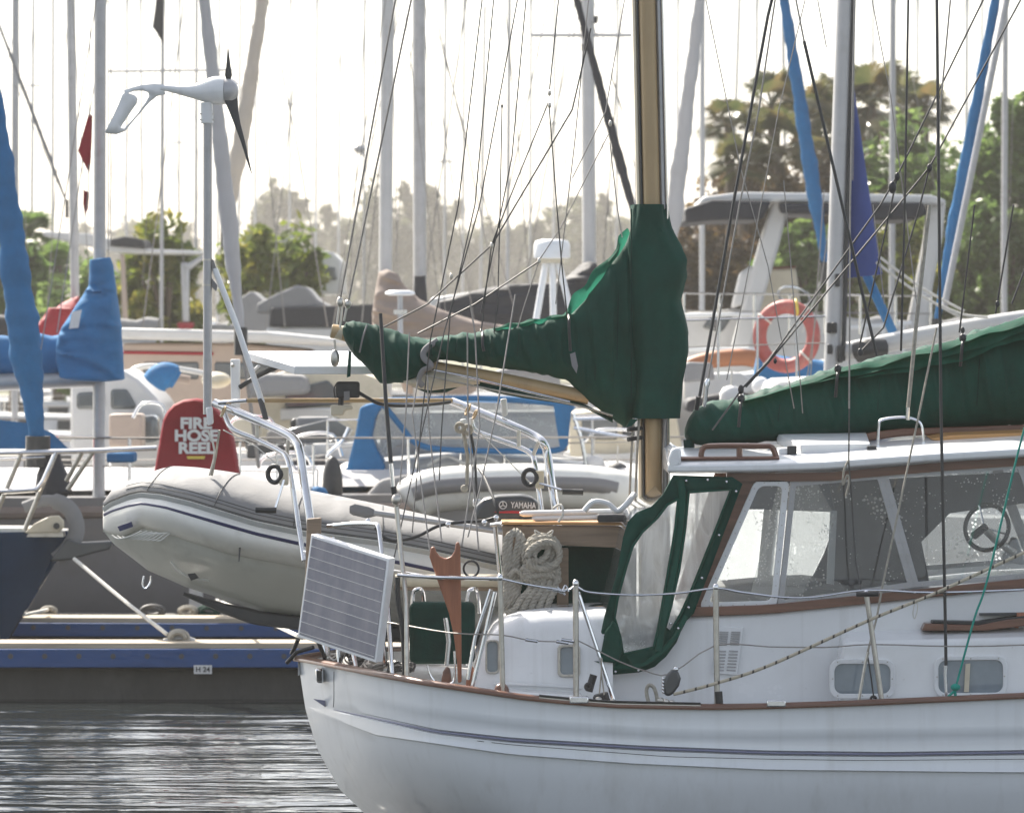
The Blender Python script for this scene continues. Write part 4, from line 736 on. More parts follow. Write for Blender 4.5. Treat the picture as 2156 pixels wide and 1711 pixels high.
setp(M().prism([(224, 953), (282, 953), (282, 974), (224, 974)], 44.5, .4).build('seat_cushion', bluec, bevel=.02), 'blue cushion on the deck right of the grey mast', 'cushion')
setp(M().ball(P(12, 798, 56), (.22, .2, .12)).build('red_buoy', redc), 'red buoy shape at the left edge under the blue boom cover', 'buoy')
# ================================================================ the white ketch in front
KE = thing('ketch', 'white ketch in front with green canvas, tan mizzen mast and glazed wheelhouse', 'yacht', (0.5, 26.4, 0))
CL = 26.4                                              # distance of its centre line; it lies across the view
def dep(x, xs=628., off=0.):
    s_ = min(1, max(0, (x - xs) / 400.)); return 25.0 + off + (CL - 25.0 - off) * (1 - s_) ** 2.3
rail_y = [(628, 1391), (660, 1396), (720, 1408), (800, 1424), (900, 1442), (1000, 1457), (1100, 1472), (1200, 1482), (1300, 1489), (1500, 1493), (1617, 1491), (1800, 1485), (2000, 1476), (2156, 1469), (2600, 1446), (3300, 1400), (4300, 1310)]
A_y = [(640, 1440), (703, 1453), (859, 1494), (1078, 1524), (1406, 1547), (1617, 1549), (2156, 1542), (3300, 1500), (4300, 1420)]
B_y = [(650, 1480), (700, 1491), (917, 1539), (1078, 1557), (1355, 1574), (1617, 1584), (1869, 1587), (2156, 1583), (3300, 1550), (4300, 1475)]
C_y = [(650, 1484), (702, 1496), (917, 1549), (1078, 1567), (1406, 1592), (1617, 1597), (1819, 1600), (2156, 1597), (3300, 1565), (4300, 1490)]
D_y = [(642, 1491), (791, 1547), (1078, 1588), (1330, 1607), (1617, 1620), (2156, 1626), (3300, 1600), (4300, 1530)]
stern_x = [(1391, 628), (1440, 635), (1491, 643), (1557, 661), (1632, 691), (1711, 757), (1780, 850), (1860, 990), (1920, 1120), (2000, 1400)]
def rowtab(tab, dy): return lambda x: lerp(tab, x)[0] + dy
def blend(k): return lambda x: lerp(D_y, x)[0] * (1 - k) + (1876 + .0 * x) * k
rows = [(rowtab(rail_y, 0), 0.), (rowtab(rail_y, 22), 0.), (rowtab(A_y, -16), -.004), (rowtab(A_y, -3), -.007), (rowtab(A_y, 3), -.001), (rowtab(A_y, 16), .002),
        (rowtab(B_y, -5), -.004), (rowtab(B_y, -3), .012), (rowtab(B_y, 4), .014), (rowtab(B_y, 6), -.006), (rowtab(C_y, 4), -.006), (rowtab(D_y, -6), -.010), (rowtab(D_y, -1.0), -.016), (rowtab(D_y, 1.5), .012), (rowtab(D_y, 20), .012),
        (blend(.2), .03), (blend(.4), .075), (blend(.6), .14), (blend(.8), .24), (blend(1.0), .38)]
BOWX = 4300.
def hull_rows():
    out = []
    for fn, off in rows:
        y0 = fn(640); xs = 628.
        for _ in range(6): xs = lerp(stern_x, y0)[0]; y0 = fn(xs)
        n = 64; row = []
        for i in range(n + 1):
            t = i / n; x = xs + (BOWX - xs) * (t ** 2.2); d = dep(x, xs, off if x > xs + 60 else off * (x - xs) / 60)
            if x > 3000: d = d + (CL - d) * ((x - 3000) / (BOWX - 3000)) ** 2
            row.append(P(x, fn(x), d))
        # on the centre line at both ends
        out.append(row)
    zk = -.35; out.append([Vector((p.x + .0, CL, zk)) for p in out[-1]])
    return out
hr = hull_rows(); hm = M(); n = len(hr[0])
for side in (0, 1):
    vs = []
    for row in hr:
        for p in row: vs.append(p if side == 0 else Vector((p.x, 2 * CL - p.y, p.z)))
    hm.add(vs, [(r_ * n + i, r_ * n + i + 1, (r_ + 1) * n + i + 1, (r_ + 1) * n + i) for r_ in range(len(hr) - 1) for i in range(n - 1)])
HULL = hm.build('hull', hullw, KE, sharp=28)
def on_hull(tab, dy, x, proud, xs=628): return P(x, lerp(tab, x)[0] + dy, dep(x, xs) - proud)
xsB = [706 + (3000 - 706) * (i / 60) ** 1.6 for i in range(61)]
def band(tab, y0, y1, proud, xs, xs0=640):
    m_ = M(); vs = []
    for x in xs: vs += [P(x, lerp(tab, x)[0] + y0, dep(x, xs0) - proud), P(x, lerp(tab, x)[0] + y1, dep(x, xs0) - proud)]
    m_.add(vs, [(2 * i, 2 * i + 1, 2 * i + 3, 2 * i + 2) for i in range(len(xs) - 1)]); return m_
M().tube([P(x, lerp(B_y, x)[0] + .3, dep(x, 646) + .004) for x in xsB], [(.0075, .012)] * len(xsB), 8).build('cove_stripe', cover_blue, HULL)
M().tube([P(x, lerp(C_y, x)[0], dep(x, 646) - .004) for x in xsB], .0028, 6).build('pin_stripe', dark, HULL)
# stern ornament arrow and hawse hole
M().prism([(660, 1471), (684, 1474), (684, 1487)], 26.06, .02).build('arrow_mark', cover_blue, HULL)
hz_ = P(672, 1423, 26.02)
M().prism([(663, 1406), (680, 1408), (682, 1438), (666, 1437)], 25.96, .1).build('hawse_frame', steel, HULL, bevel=.012)
M().prism([(666, 1411), (677, 1412), (678, 1433), (668, 1433)], 25.945, .02).build('hawse_hole', dark, HULL, bevel=.004)
M().tube([P(703, 1413, 25.80), P(703, 1470, 25.83), P(702, 1488, 25.84)], .0022, 5).build('lanyard', dark, HULL)
# deck, bulwark and toe rail
xr = [628 + (BOWX - 628) * (i / 70) ** 2. for i in range(71)]
near = []
for x in xr:
    d = dep(x)
    if x > 3000: d = d + (CL - d) * ((x - 3000) / (BOWX - 3000)) ** 2
    near.append(P(x, lerp(rail_y, x)[0], d))
dv = []
for p in near: dv += [Vector((p.x, min(p.y + .03, CL), p.z - .07)), Vector((p.x, CL, p.z - .05)), Vector((p.x, max(2 * CL - p.y - .03, CL), p.z - .07))]
M().add(dv, [(3 * i + k, 3 * i + k + 1, 3 * i + k + 4, 3 * i + k + 3) for i in range(len(near) - 1) for k in (0, 1)]).build('deck', deckm, KE)
for side in (0, 1):
    ps = [Vector((p.x, p.y if side == 0 else 2 * CL - p.y, p.z + .012)) for p in near]
    rl = M(); rings = []
    for i, p in enumerate(ps):
        t = (ps[min(i + 1, len(ps) - 1)] - ps[max(i - 1, 0)]); t.z = 0; t.normalize(); nrm = Vector((t.y, -t.x, 0))
        rings.append([p + nrm * a + Vector((0, 0, b)) for a, b in ((.026, -.012), (.03, .0), (.022, .012), (.0, .018), (-.03, .014), (-.045, 0), (-.03, -.014), (0, -.016))])
    rl.loft(rings).build('toe_rail', teak, KE, sharp=60)
    inner = M(); vs = []
    for p in ps: s_ = .035 if side == 0 else -.035; vs += [p + Vector((0, s_, -.01)), p + Vector((0, s_, -.09))]
    inner.add(vs, [(2 * i, 2 * i + 1, 2 * i + 3, 2 * i + 2) for i in range(len(ps) - 1)]).build('bulwark', white, KE)
tr_x = [1135 + i * 20 for i in range(18)]
M().tube([P(x, lerp(rail_y, x)[0] - 7, 24.985) for x in tr_x], [(.012, .012)] * len(tr_x), 6).build('genoa_track', steeld, KE)
M().tube([P(x, lerp(rail_y, x)[0] - 13, 24.99) for x in tr_x], [(.004, .018)] * len(tr_x), 6).build('track_cap', black, KE)
for x in (1219, 1634): M().box(P(x, lerp(rail_y, x)[0] - 11, 24.98), .10, .05, .035).build('track_slider', steel, KE, bevel=.006)
# ---- deckhouse
M().prism([(1222, 1515), (1228, 1420), (1262, 1335), (1300, 1296), (1452, 1296), (1617, 1285), (1793, 1268), (1900, 1257), (2156, 1232), (3000, 1190), (3000, 1510)], 25.56, 1.68).build('deckhouse', white, KE, bevel=.035, seg=3)
sd_ = M(); pr = []
for x in (1768, 1778, 1800, 2156, 2600, 3000):
    yt = 1352 - (x - 1778) * .024 + (40 if x < 1770 else 0); a = P(x, yt, 25.36); bt = P(x, 1510, 25.34); tp = P(x, yt, 25.36) + Vector((0, .24, .055))
    pr.append([bt, a, tp, Vector((tp.x, tp.y, bt.z))])
sd_.loft(pr).build('trunk_cabin', white, KE, bevel=.025, seg=3, sharp=50)
cm = M(); cr_ = []
for k, (x, yt) in enumerate(((986, 1446), (996, 1412), (1014, 1362), (1038, 1325), (1062, 1306), (1092, 1295), (1150, 1288), (1290, 1285))):
    a = P(x, yt, 25.42); zt = a.z; zb = P(x, 1490, 25.42).z
    cr_.append([Vector((a.x, 25.38, zb)), Vector((a.x, 25.40, zt - .10)), Vector((a.x, 25.44, zt - .03)), Vector((a.x, 25.53, zt)), Vector((a.x, 27.27, zt)), Vector((a.x, 27.4, zb))])
cm.loft(cr_).build('cockpit_coaming', white, KE, sharp=50)
M().prism([(1000, 1452), (1100, 1457), (1226, 1464), (1226, 1500), (1000, 1500)], 25.15, .25).build('coaming_moulding', white, KE, bevel=.012)
M().tube([P(x, y, 25.37) for x, y in ((1040, 1438), (1140, 1442), (1225, 1447))], (.009), 6).build('coaming_moulding', white, KE)
def rrect(x0, y0, x1, y1, r, n=5, skew=0.):
    o = []
    for cx_, cy_, a0 in ((x1 - r, y0 + r, -90), (x1 - r, y1 - r, 0), (x0 + r, y1 - r, 90), (x0 + r, y0 + r, 180)):
        for k in range(n + 1):
            a = R(a0 + 90 * k / n); o.append((cx_ + r * math.cos(a) + skew * (cy_ - y0), cy_ + r * math.sin(a)))
    return o
def port(x0, y0, x1, y1, r, fw, d, name='portlight', skew=0, tilt=0, m=None):
    m = m or whitem; o = rrect(x0, y0, x1, y1, r, 5, skew); i_ = rrect(x0 + fw, y0 + fw, x1 - fw, y1 - fw, r * .75, 5, skew)
    a = [P(x, y + tilt * (x - x0), d) for x, y in o]; b = [P(x, y + tilt * (x - x0), d) for x, y in i_]; th = Vector((0, .03, 0)); k = len(a)
    fr = M().add(a + b + [p + th for p in a] + [p + th for p in b], [(j, (j + 1) % k, k + (j + 1) % k, k + j) for j in range(k)] + [(j, (j + 1) % k, 2 * k + (j + 1) % k, 2 * k + j) for j in range(k)] + [(k + j, k + (j + 1) % k, 3 * k + (j + 1) % k, 3 * k + j) for j in range(k)]).build(name, m, KE, bevel=.004)
    M().add([p + Vector((0, .016, 0)) for p in b], [tuple(range(k))]).build('pane', portglass, fr)
    for sx_, sy_ in ((.12, .02), (.5, .02), (.88, .02), (.02, .5), (.98, .5), (.12, .98), (.5, .98), (.88, .98)):
        x = x0 + (x1 - x0) * sx_ * 1 + (fw * .35 if sx_ < .1 else -fw * .35 if sx_ > .9 else 0); y = y0 + (y1 - y0) * sy_ + (fw * .42 if sy_ < .1 else -fw * .42 if sy_ > .9 else 0)
        c_ = P(x + skew * (y - y0), y + tilt * (x - x0), d - .002); M().ball(c_, .0042, 6, 4).build('screw', steeld, fr)
    return fr
portglass = mat('port_glass', (.22, .26, .29), .06, var=.12, scale=5, coat=.8)
port(1747, 1387, 1885, 1470, 22, 10, 25.325)
p2_ = port(1967, 1381, 2121, 1468, 22, 9, 25.325, tilt=-.01)
M().prism([(2033, 1397), (2043, 1396), (2040, 1456), (2030, 1456)], 25.322, .012).build('curtain_edge', cream, p2_)
port(1174, 1356, 1222, 1425, 10, 6, 25.365, m=steeld)
port(1022, 1346, 1052, 1418, 10, 4, 25.37, m=steeld)
# louvred vent
vt = M().prism([(1513, 1318), (1565, 1320), (1553, 1421), (1499, 1417)], 25.535, .022).build('vent_plate', whitem, KE, bevel=.004)
for r0, r1 in ((1330, 1356), (1370, 1410)):
    for k in range(7):
        for c0, c1 in ((1513, 1532), (1538, 1557)):
            y = r0 + (r1 - r0) * k / 6; sh = -(y - 1320) * .125 + 3
            M().tube([P(c0 + sh, y, 25.532), P(c1 + sh, y + .6, 25.532)], (.004), 6).build('louvre', alu, vt)
# teak skirt along the windows
def strip(tab, w0, w1, d, th, name, m, xs, parent=None):
    a = [P(x, lerp(tab, x)[0] + w0, d) for x in xs]; b = [P(x, lerp(tab, x)[0] + w1, d) for x in xs]; k = len(xs); th = Vector((0, th, 0))
    vs = a + b + [p + th for p in a] + [p + th for p in b]; fs = []
    for i in range(k - 1): fs += [(i, i + 1, k + i + 1, k + i), (i, i + 1, 2 * k + i + 1, 2 * k + i), (k + i, k + i + 1, 3 * k + i + 1, 3 * k + i), (2 * k + i, 2 * k + i + 1, 3 * k + i + 1, 3 * k + i)]
    fs += [(0, k, 3 * k, 2 * k), (k - 1, 2 * k - 1, 4 * k - 1, 3 * k - 1)]
    return M().add(vs, fs).build(name, m, parent or KE, bevel=.004)
skirt = [(1440, 1290), (1617, 1284), (1793, 1266), (1956, 1249), (2156, 1229), (2500, 1200)]
xs_ = [1440 + i * 40 for i in range(27)]
strip(skirt, -11, 8, 25.535, .05, 'teak_skirt', teak, xs_)
# wheelhouse side frames, both sides: white framed aft light, grey framed side lights
def quad_frame(outer, fw, d, th, name, m, pane, side=0, rnd=0, parent=None):
    c = Vector(); o2 = outer; cx_ = sum(p[0] for p in o2) / len(o2); cy_ = sum(p[1] for p in o2) / len(o2)
    nn_ = len(o2); inn = []
    for i in range(nn_):
        p0, p1, p2 = Vector(o2[i - 1]), Vector(o2[i]), Vector(o2[(i + 1) % nn_]); e0 = (p1 - p0).normalized(); e1 = (p2 - p1).normalized()
        n0 = Vector((-e0.y, e0.x)); n1 = Vector((-e1.y, e1.x))
        if n0.dot(Vector((cx_, cy_)) - p1) < 0: n0 = -n0
        if n1.dot(Vector((cx_, cy_)) - p1) < 0: n1 = -n1
        b_ = (n0 + n1).normalized(); inn.append(p1 + b_ * fw / max(.4, b_.dot(n0)))
    def rounded(pts, r):
        o = []
        for i in range(len(pts)):
            p0, p1, p2 = Vector(pts[i - 1]), Vector(pts[i]), Vector(pts[(i + 1) % len(pts)]); a = p1 + (p0 - p1).normalized() * r; b = p1 + (p2 - p1).normalized() * r
            for k in range(5):
                t = k / 4; o.append((a * (1 - t) ** 2 + p1 * 2 * t * (1 - t) + b * t * t))
        return o
    ro, ri = rounded(o2, max(rnd, 1)), rounded(inn, max(rnd * .8, 1)); k = len(ro)
    mir = (lambda p: p) if side == 0 else (lambda p: Vector((p.x, 2 * CL - p.y, p.z)))
    a = [mir(P(p.x, p.y, d)) for p in ro]; b = [mir(P(p.x, p.y, d)) for p in ri]; tv = Vector((0, th if side == 0 else -th, 0))
    fr = M().add(a + b + [p + tv for p in a] + [p + tv for p in b], [f_ for j in range(k) for f_ in ((j, (j + 1) % k, k + (j + 1) % k, k + j), (j, (j + 1) % k, 2 * k + (j + 1) % k, 2 * k + j), (k + j, k + (j + 1) % k, 3 * k + (j + 1) % k, 3 * k + j), (2 * k + j, 2 * k + (j + 1) % k, 3 * k + (j + 1) % k, 3 * k + j))]).build(name, m, parent or KE, bevel=.003)
    M().add([p + tv * .5 for p in b], [tuple(range(k))]).build('pane', pane, fr)
    if side == 0:
        for i in range(nn_):
            p0, p1 = Vector(o2[i]), Vector(o2[(i + 1) % nn_]); q0, q1 = Vector(inn[i]), Vector(inn[(i + 1) % nn_]); L_ = (p1 - p0).length; c_ = max(2, int(L_ / 26))
            for j in range(c_):
                t = (j + .5) / c_; m0 = (p0.lerp(p1, t) + q0.lerp(q1, t)) / 2; M().ball(P(m0.x, m0.y, d - .001), .0034, 6, 4).build('screw', steeld, fr)
    return fr
w1 = [(1590, 1010), (1662, 1010), (1636, 1277), (1471, 1282)]
w2 = [(1665, 1012), (1857, 996), (1925, 1236), (1637, 1277)]
w3 = [(1857, 996), (2150, 975), (2240, 1212), (1925, 1236)]
w4 = [(2150, 975), (2420, 950), (2440, 1190), (2240, 1212)]
for sde in (0, 1):
    quad_frame(w1, 13, 25.60, .04, 'aft_window', whitem, glass if sde == 0 else misty, sde, 16)
    quad_frame(w2, 12, 25.615, .04, 'side_window', alu, glass if sde == 0 else misty, sde, 2)
    quad_frame(w3, 11, 25.615, .04, 'side_window', alu, glass, sde, 2)
    quad_frame(w4, 11, 25.615, .04, 'side_window', alu, glass, sde, 2)
# slanted teak corner post aft
for sde in (0, 1):
    pts = [(1534, 1000), (1600, 1000), (1598, 1010), (1477, 1284), (1440, 1296), (1448, 1270)]
    a = [P(x, y, 25.63) for x, y in pts]
    if sde: a = [Vector((p.x, 2 * CL - p.y, p.z)) for p in a]
    M().prism3(a, (0, .05 if sde == 0 else -.05, 0)).build('corner_post', teak, KE, bevel=.006)
header = [(1530, 998), (1617, 1000), (1750, 998), (1857, 988), (2000, 976), (2156, 966), (2500, 940)]
for sde in (0, 1):
    h_ = [P(x, lerp(header, x)[0] - 4, 25.60) for x in (1530, 1617, 1750, 1857, 2000, 2156, 2500)]; l_ = [P(x, lerp(header, x)[0] + 14, 25.60) for x in (2500, 2156, 2000, 1857, 1750, 1617, 1530)]
    a = h_ + l_
    if sde: a = [Vector((p.x, 2 * CL - p.y, p.z)) for p in a]
    M().prism3(a, (0, .04 if sde == 0 else -.04, 0)).build('header', teak, KE)
# roof
roof_y = [(1408, 996), (1433, 997), (1617, 994), (1740, 990), (1857, 981), (2000, 971), (2156, 962), (2500, 940)]
rx = [1406, 1420, 1440, 1500, 1617, 1740, 1857, 2000, 2156, 2350, 2520]; rg = []
for x in rx:
    yb = lerp(roof_y, x)[0]; b_ = P(x, yb, 25.52); h_ = .055 + (.0 if x > 1440 else .0); zc = b_.z + h_ + .075; ring = [Vector((b_.x, 25.53, b_.z)), Vector((b_.x, 25.50, b_.z + .012)), Vector((b_.x, 25.50, b_.z + h_ - .012)), Vector((b_.x, 25.53, b_.z + h_ + .004))]
    for u in (.1, .25, .5, .75, .9): ring.append(Vector((b_.x, 25.5 + 1.8 * u, b_.z + h_ + .07 * math.sin(math.pi * u) ** .7)))
    ring += [Vector((b_.x, 2 * CL - p.y, p.z)) for p in ring[3::-1]]
    rg.append(ring)
ROOF = M().loft(rg).build('roof', white, KE, sharp=45, bevel=.006)
M().prism([(1408, 962), (1414, 945), (1425, 941), (1434, 946), (1434, 978), (1408, 990)], 25.5, 1.8).build('roof_end_lip', white, ROOF, bevel=.02)
# dark stuff inside the wheelhouse
M().prism([(1745, 1014), (2420, 980), (2430, 1045), (2150, 1060), (2000, 1080), (1940, 1140), (1960, 1240), (1692, 1252), (1736, 1165), (1762, 1090)], 26.5, .05).build('dim_backdrop', gloom, KE)  # dark sheet cut to the shape of the dim interior
M().prism([(1640, 1222), (1700, 1220), (1770, 1228), (1790, 1244), (1790, 1290), (1500, 1290), (1500, 1235)], 26.1, .6).build('helm_seat', greyc, KE, bevel=.04)
M().prism([(1560, 1010), (1760, 1006), (1760, 1078), (1600, 1072), (1540, 1072)], 26.95, .03).build('dim_band', mat('dim_band_blue', (.10, .12, .16), .7, var=.15, scale=9), KE)  # dark strip added for the dimmer band at the window top
M().prism([(1748, 1075), (1762, 1075), (1756, 1230), (1740, 1228)], 25.8, .01).build('blind_strip', white, KE)
M().add([P(1640, 1015, 25.75), P(1720, 1015, 25.75), P(1760, 1090, 25.75), P(1735, 1160, 25.75), P(1690, 1250, 25.75), P(1600, 1262, 25.75), P(1580, 1250, 25.75)], [tuple(range(7))]).build('curtain', vinyl, KE)
wh = M().ring(P(2078, 1110, 26.0), .125, .0125, Vector((-.45, -1, .2)), 36, 10).build('steering_wheel', black, KE)
M().tube([P(2070, 1110, 25.97), P(2096, 1136, 26.0), P(2136, 1164, 26.05)], .022, 10).build('column', steeld, wh)
M().tube([P(2050, 1128, 26.0), P(2075, 1108, 25.95)], .022, 10).build('hub', black, wh)
for a_ in (.3, 2.4, 4.5): M().tube([P(2072, 1110, 25.97), P(2072 + 48 * math.cos(a_), 1110 + 48 * math.sin(a_), 26.0)], .006, 6).build('spoke', steel, wh)
M().prism([(2110, 1170), (2130, 1130), (2142, 1132), (2156, 1170), (2156, 1190), (2110, 1180)], 26.05, .08).build('instrument_pod', alu, KE, bevel=.01)
# roof gear
for sde, yy in ((0, 25.58),):
    gr = M().tube(smooth([P(1476, 962, yy), P(1480, 945, yy), P(1500, 939, yy), P(1600, 939, yy), P(1625, 942, yy), P(1636, 968, yy)], 5), (.016), 8).build('grab_rail', teak, KE)
    for x in (1557,): M().tube([P(x, 941, yy), P(x, 966, yy)], .017, 8).build('leg', teak, gr)
    M().tube([P(1428, 965, yy), P(1640, 964, yy)], [(.012, .03)] * 2, 8).build('base', teak, gr)
gr2 = M().tube(smooth([P(2136, 1320, 25.5), P(2142, 1300, 25.5), P(2156, 1297, 25.5), P(2300, 1290, 25.5)], 5), .022, 8).build('grab_rail', teakf, KE)
hp_ = M().tube(smooth([P(1848, 945, 25.9), P(1850, 900, 25.9), P(1856, 884, 25.9), P(1900, 878, 25.9), P(1930, 884, 25.9), P(1942, 900, 25.9), P(1945, 942, 25.9)], 5), .008, 7).build('roof_hoop', steel, KE)
M().prism([(1960, 925), (2000, 917), (2300, 906), (2300, 922), (2120, 930), (1990, 930)], 25.9, .5, sl=.04).build('roof_plank', orangewood, KE, bevel=.006)
M().prism([(1700, 936), (1846, 908), (1900, 902), (2300, 890), (2300, 902), (1900, 918), (1780, 936)], 26.2, .05).build('roof_spar', teak, KE, bevel=.01)
# low hatch on the trunk cabin
M().prism([(1941, 1327), (1948, 1312), (2060, 1316), (2120, 1304), (2200, 1296), (2200, 1312), (2075, 1327)], 25.45, .3).build('hatch_coaming', teak, KE, bevel=.006)
M().prism([(1962, 1312), (1964, 1306), (2060, 1308), (2120, 1300), (2200, 1292), (2200, 1296), (2060, 1316)], 25.46, .3).build('hatch_lid', black, KE, bevel=.004)
M().prism([(2064, 1291), (2200, 1289), (2200, 1294), (2064, 1296)], 25.5, .3).build('hatch_frame', rubber, KE)
# ---- mizzen mast, boom
MX = [(-420, 1359), (0, 1361), (431, 1371), (1060, 1375), (1420, 1376)]
mp_ = [P(lerp(MX, y)[0], y, CL) for y in (-420, 0, 431, 700, 1060, 1420)]
mb_ = M(); rg = []
for p in mp_:
    rg.append([p + Vector((.052 * math.copysign(abs(math.cos(a)) ** .8, math.cos(a)), .10 * math.copysign(abs(math.sin(a)) ** .8, math.sin(a)), 0)) for a in [2 * math.pi * k / 24 for k in range(24)]])
MAST = mb_.loft(rg).build('mizzen_mast', tanp, KE, sharp=60)
def off(dx, dy): return [p + Vector((dx, dy, 0)) for p in mp_]
M().tube(off(.066, -.02), [(.022, .04)] * 6, 10).build('sail_track', alu, MAST)
M().tube(off(.086, -.05), [(.008, .012)] * 6, 8).build('track_slot', steel, MAST)
M().tube(off(-.052, -.06), [(.007, .01)] * 6, 8).build('luff_bead', dark, MAST)
M().tube(off(-.066, -.02), [(.016, .03)] * 6, 8).build('lit_mast_edge', cream, MAST)  # cream strip painted for sunlight along the mast's left edge
for y in (905, 925): M().tube([P(1322, y, 26.25), P(1350, y - 4, 26.3)], .012, 8).build('halyard_winch', black, MAST)
BM = smooth([P(699, 697, 26.4), P(730, 705, 26.4), P(800, 738, 26.4), P(880, 768, 26.4), P(1060, 800, 26.4), P(1240, 837, 26.4)], 5)
BOOM = M().tube(BM, [(.040, .040)] * len(BM), 16).build('mizzen_boom', tanp, KE)
M().tube([P(697, 697, 26.4), P(722, 702, 26.4)], [(.036, .036), (.043, .043)], 16).build('boom_end', cream, BOOM)
M().tube(smooth([P(880, 773, 26.3), P(1000, 797, 26.28), P(1200, 846, 26.3)], 4), .007, 8).build('boom_track', steel, BOOM)
T('boom_block', [(704, 715, 26.35), (706, 735, 26.35)], .006, steeld, BOOM)
blk = M().ball(P(705, 754, 26.35), (.026, .02, .048), 12, 8).build('sheet_block', steeld, BOOM)
M().ball(P(716, 636, 26.35), (.02, .02, .03)).build('lift_fitting', steeld, BOOM); M().ball(P(732, 640, 26.35), (.02, .02, .025)).build('lift_fitting', steeld, BOOM)
for a, b in (((714, 645), (709, 683)), ((730, 646), (724, 676)), ((720, 645), (716, 690))): T('lift_strap', [(*a, 26.35), (*b, 26.35)], .007, steeld, BOOM)
# ---- standing and running rigging
def wireset(name, lst, r, m):
    for pts in lst: T(name, pts, r, m, KE, 6)
wireset('topping_lift', [[(838, -30, 26.2), (715, 636, 26.35)], [(872, -30, 26.2), (732, 640, 26.35)]], .0055, wire)
wireset('mizzen_stay', [[(1022, -60, 26.0), (965, 431, 26.1), (906, 716, 26.2), (886, 900, 26.2), (868, 1120, 25.6)], [(1095, -30, 26.0), (1010, 431, 26), (935, 700, 26), (858, 1045, 25.8), (826, 1190, 25.6)], [(1042, -30, 26), (1018, 235, 26), (1000, 431, 26), (948, 660, 26), (930, 900, 26), (925, 1010, 25.8)],
    [(1180, -40, 26), (1157, 190, 26)], [(1155, 215, 26), (1090, 375, 26), (1035, 515, 26), (1018, 650, 26), (1013, 700, 26)], [(1156, 222, 26), (1172, 431, 26), (1183, 560, 26), (1195, 672, 26.2)], [(1110, -30, 26), (1078, 330, 26), (1012, 660, 26)]], .0036, wired)
wireset('mizzen_stay', [[(1320, -30, 26), (1275, 235, 26), (1205, 245 + 130, 26)], [(1281, 283, 26), (1180, 480, 26), (1135, 548, 26), (1105, 640, 26), (1090, 690, 26)], [(1242, -30, 26), (1210, 300, 26), (1170, 640, 26)], [(1284, 300, 26), (1300, 440, 26), (1310, 500, 26)]], .0032, wire)
wireset('lazy_jack', [[(1034, 517, 26), (900, 640, 26.1), (805, 690, 26.15), (800, 700, 26.15)], [(1135, 550, 26), (1000, 640, 26.1), (880, 702, 26.15)], [(1035, 517, 26), (1205, 231, 26), (1244, 60, 26)]], .0045, wired)
for x, y in ((1157, 196), (1157, 222), (1285, 260), (1035, 517), (1135, 549), (950, 582)): M().ball(P(x, y, 25.98), (.010, .012, .018), 8, 6).build('rigging_block', steeld, KE)
wireset('aft_shroud', [[(1085, 620, 25.9), (1045, 870, 25.6), (1010, 1030, 25.4), (985, 1130, 25.3)], [(984, 700, 26), (985, 870, 25.9), (1000, 1060, 25.6), (1008, 1160, 25.5)], [(862, 700, 26), (855, 860, 25.9), (842, 1020, 25.7)], [(900, 790, 26.0), (903, 900, 25.9), (930, 1140, 25.4)], [(880, 800, 26.0), (868, 870, 25.9), (905, 1160, 25.5)], [(990, 640, 25.9), (1000, 700, 25.9), (1010, 900, 25.5), (972, 1150, 25.2)]], .0042, wire)
wireset('covered_shroud', [[(1640, -60, 25.3), (1617, 33, 25.3), (1544, 428, 25.3), (1471, 845, 25.3)], [(1693, 87, 25.2), (1773, 431, 25.2), (1846, 749, 25.2)], [(1972, -40, 25.2), (1977, 431, 25.2), (1981, 860, 25.15), (1990, 1290, 25.1), (1992, 1410, 25.1)]], .0085, black)
wireset('covered_shroud', [[(1913, -40, 25.6), (1905, 431, 25.6), (1897, 739, 25.6)]], .0062, black)
wireset('shroud', [[(1632, 0, 25.4), (1598, 230, 25.4), (1557, 431, 25.4), (1491, 797, 25.4)], [(1670, -30, 25.2), (1693, 87, 25.2)], [(2003, -20, 25.4), (1988, 140, 25.4), (1970, 330, 25.4)], [(1788, 860, 25.35), (1790, 431, 25.5), (1800, -30, 25.6)]], .0048, wire)
wireset('fore_lift', [[(2080, -20, 25.7), (1889, 370, 25.7), (1854, 431, 25.7), (1617, 761, 25.7), (1565, 815, 25.7), (1500, 905, 25.6)], [(2160, -20, 25.7), (1957, 352, 25.7), (1892, 431, 25.7), (1617, 764, 25.7), (1570, 815, 25.7)], [(1889, 372, 25.7), (1868, 470, 25.7), (1806, 744, 25.8)], [(1957, 352, 25.7), (1935, 440, 25.7), (1860, 690, 25.8), (1812, 740, 25.8)], [(2052, 431, 25.7), (2020, 700, 25.8)], [(2134, 431, 25.7), (2096, 660, 25.8)], [(2160, 560, 25.7), (2130, 640, 25.7)]], .0050, wired)
wireset('fine_line', [[(1480, -30, 25.8), (1559, 353, 25.8), (1617, 560, 25.8), (1672, 860, 25.8)], [(1716, -30, 25.6), (1740, 100, 25.6)], [(1838, 431, 25.8), (1862, 640, 25.8)], [(1830, -30, 25.9), (1875, 200, 25.9), (1905, 431, 25.9), (1930, 640, 25.9)], [(1650, 380, 25.6), (1672, 640, 25.6), (1690, 870, 25.6)], [(1700, -20, 25.6), (1640, 230, 25.6), (1570, 600, 25.6), (1530, 800, 25.6)]], .0030, wire)
for x, y, s_ in ((1889, 372, .018), (1879, 395, .026), (1957, 354, .018), (1632, 760, .012), (1560, 820, .02), (1811, 742, .018), (2027, 695, .014), (2100, 640, .014)): M().ball(P(x, y, 25.68), (s_ * .8, s_ * .6, s_ * 1.3), 10, 8).build('rigging_block', black, KE)
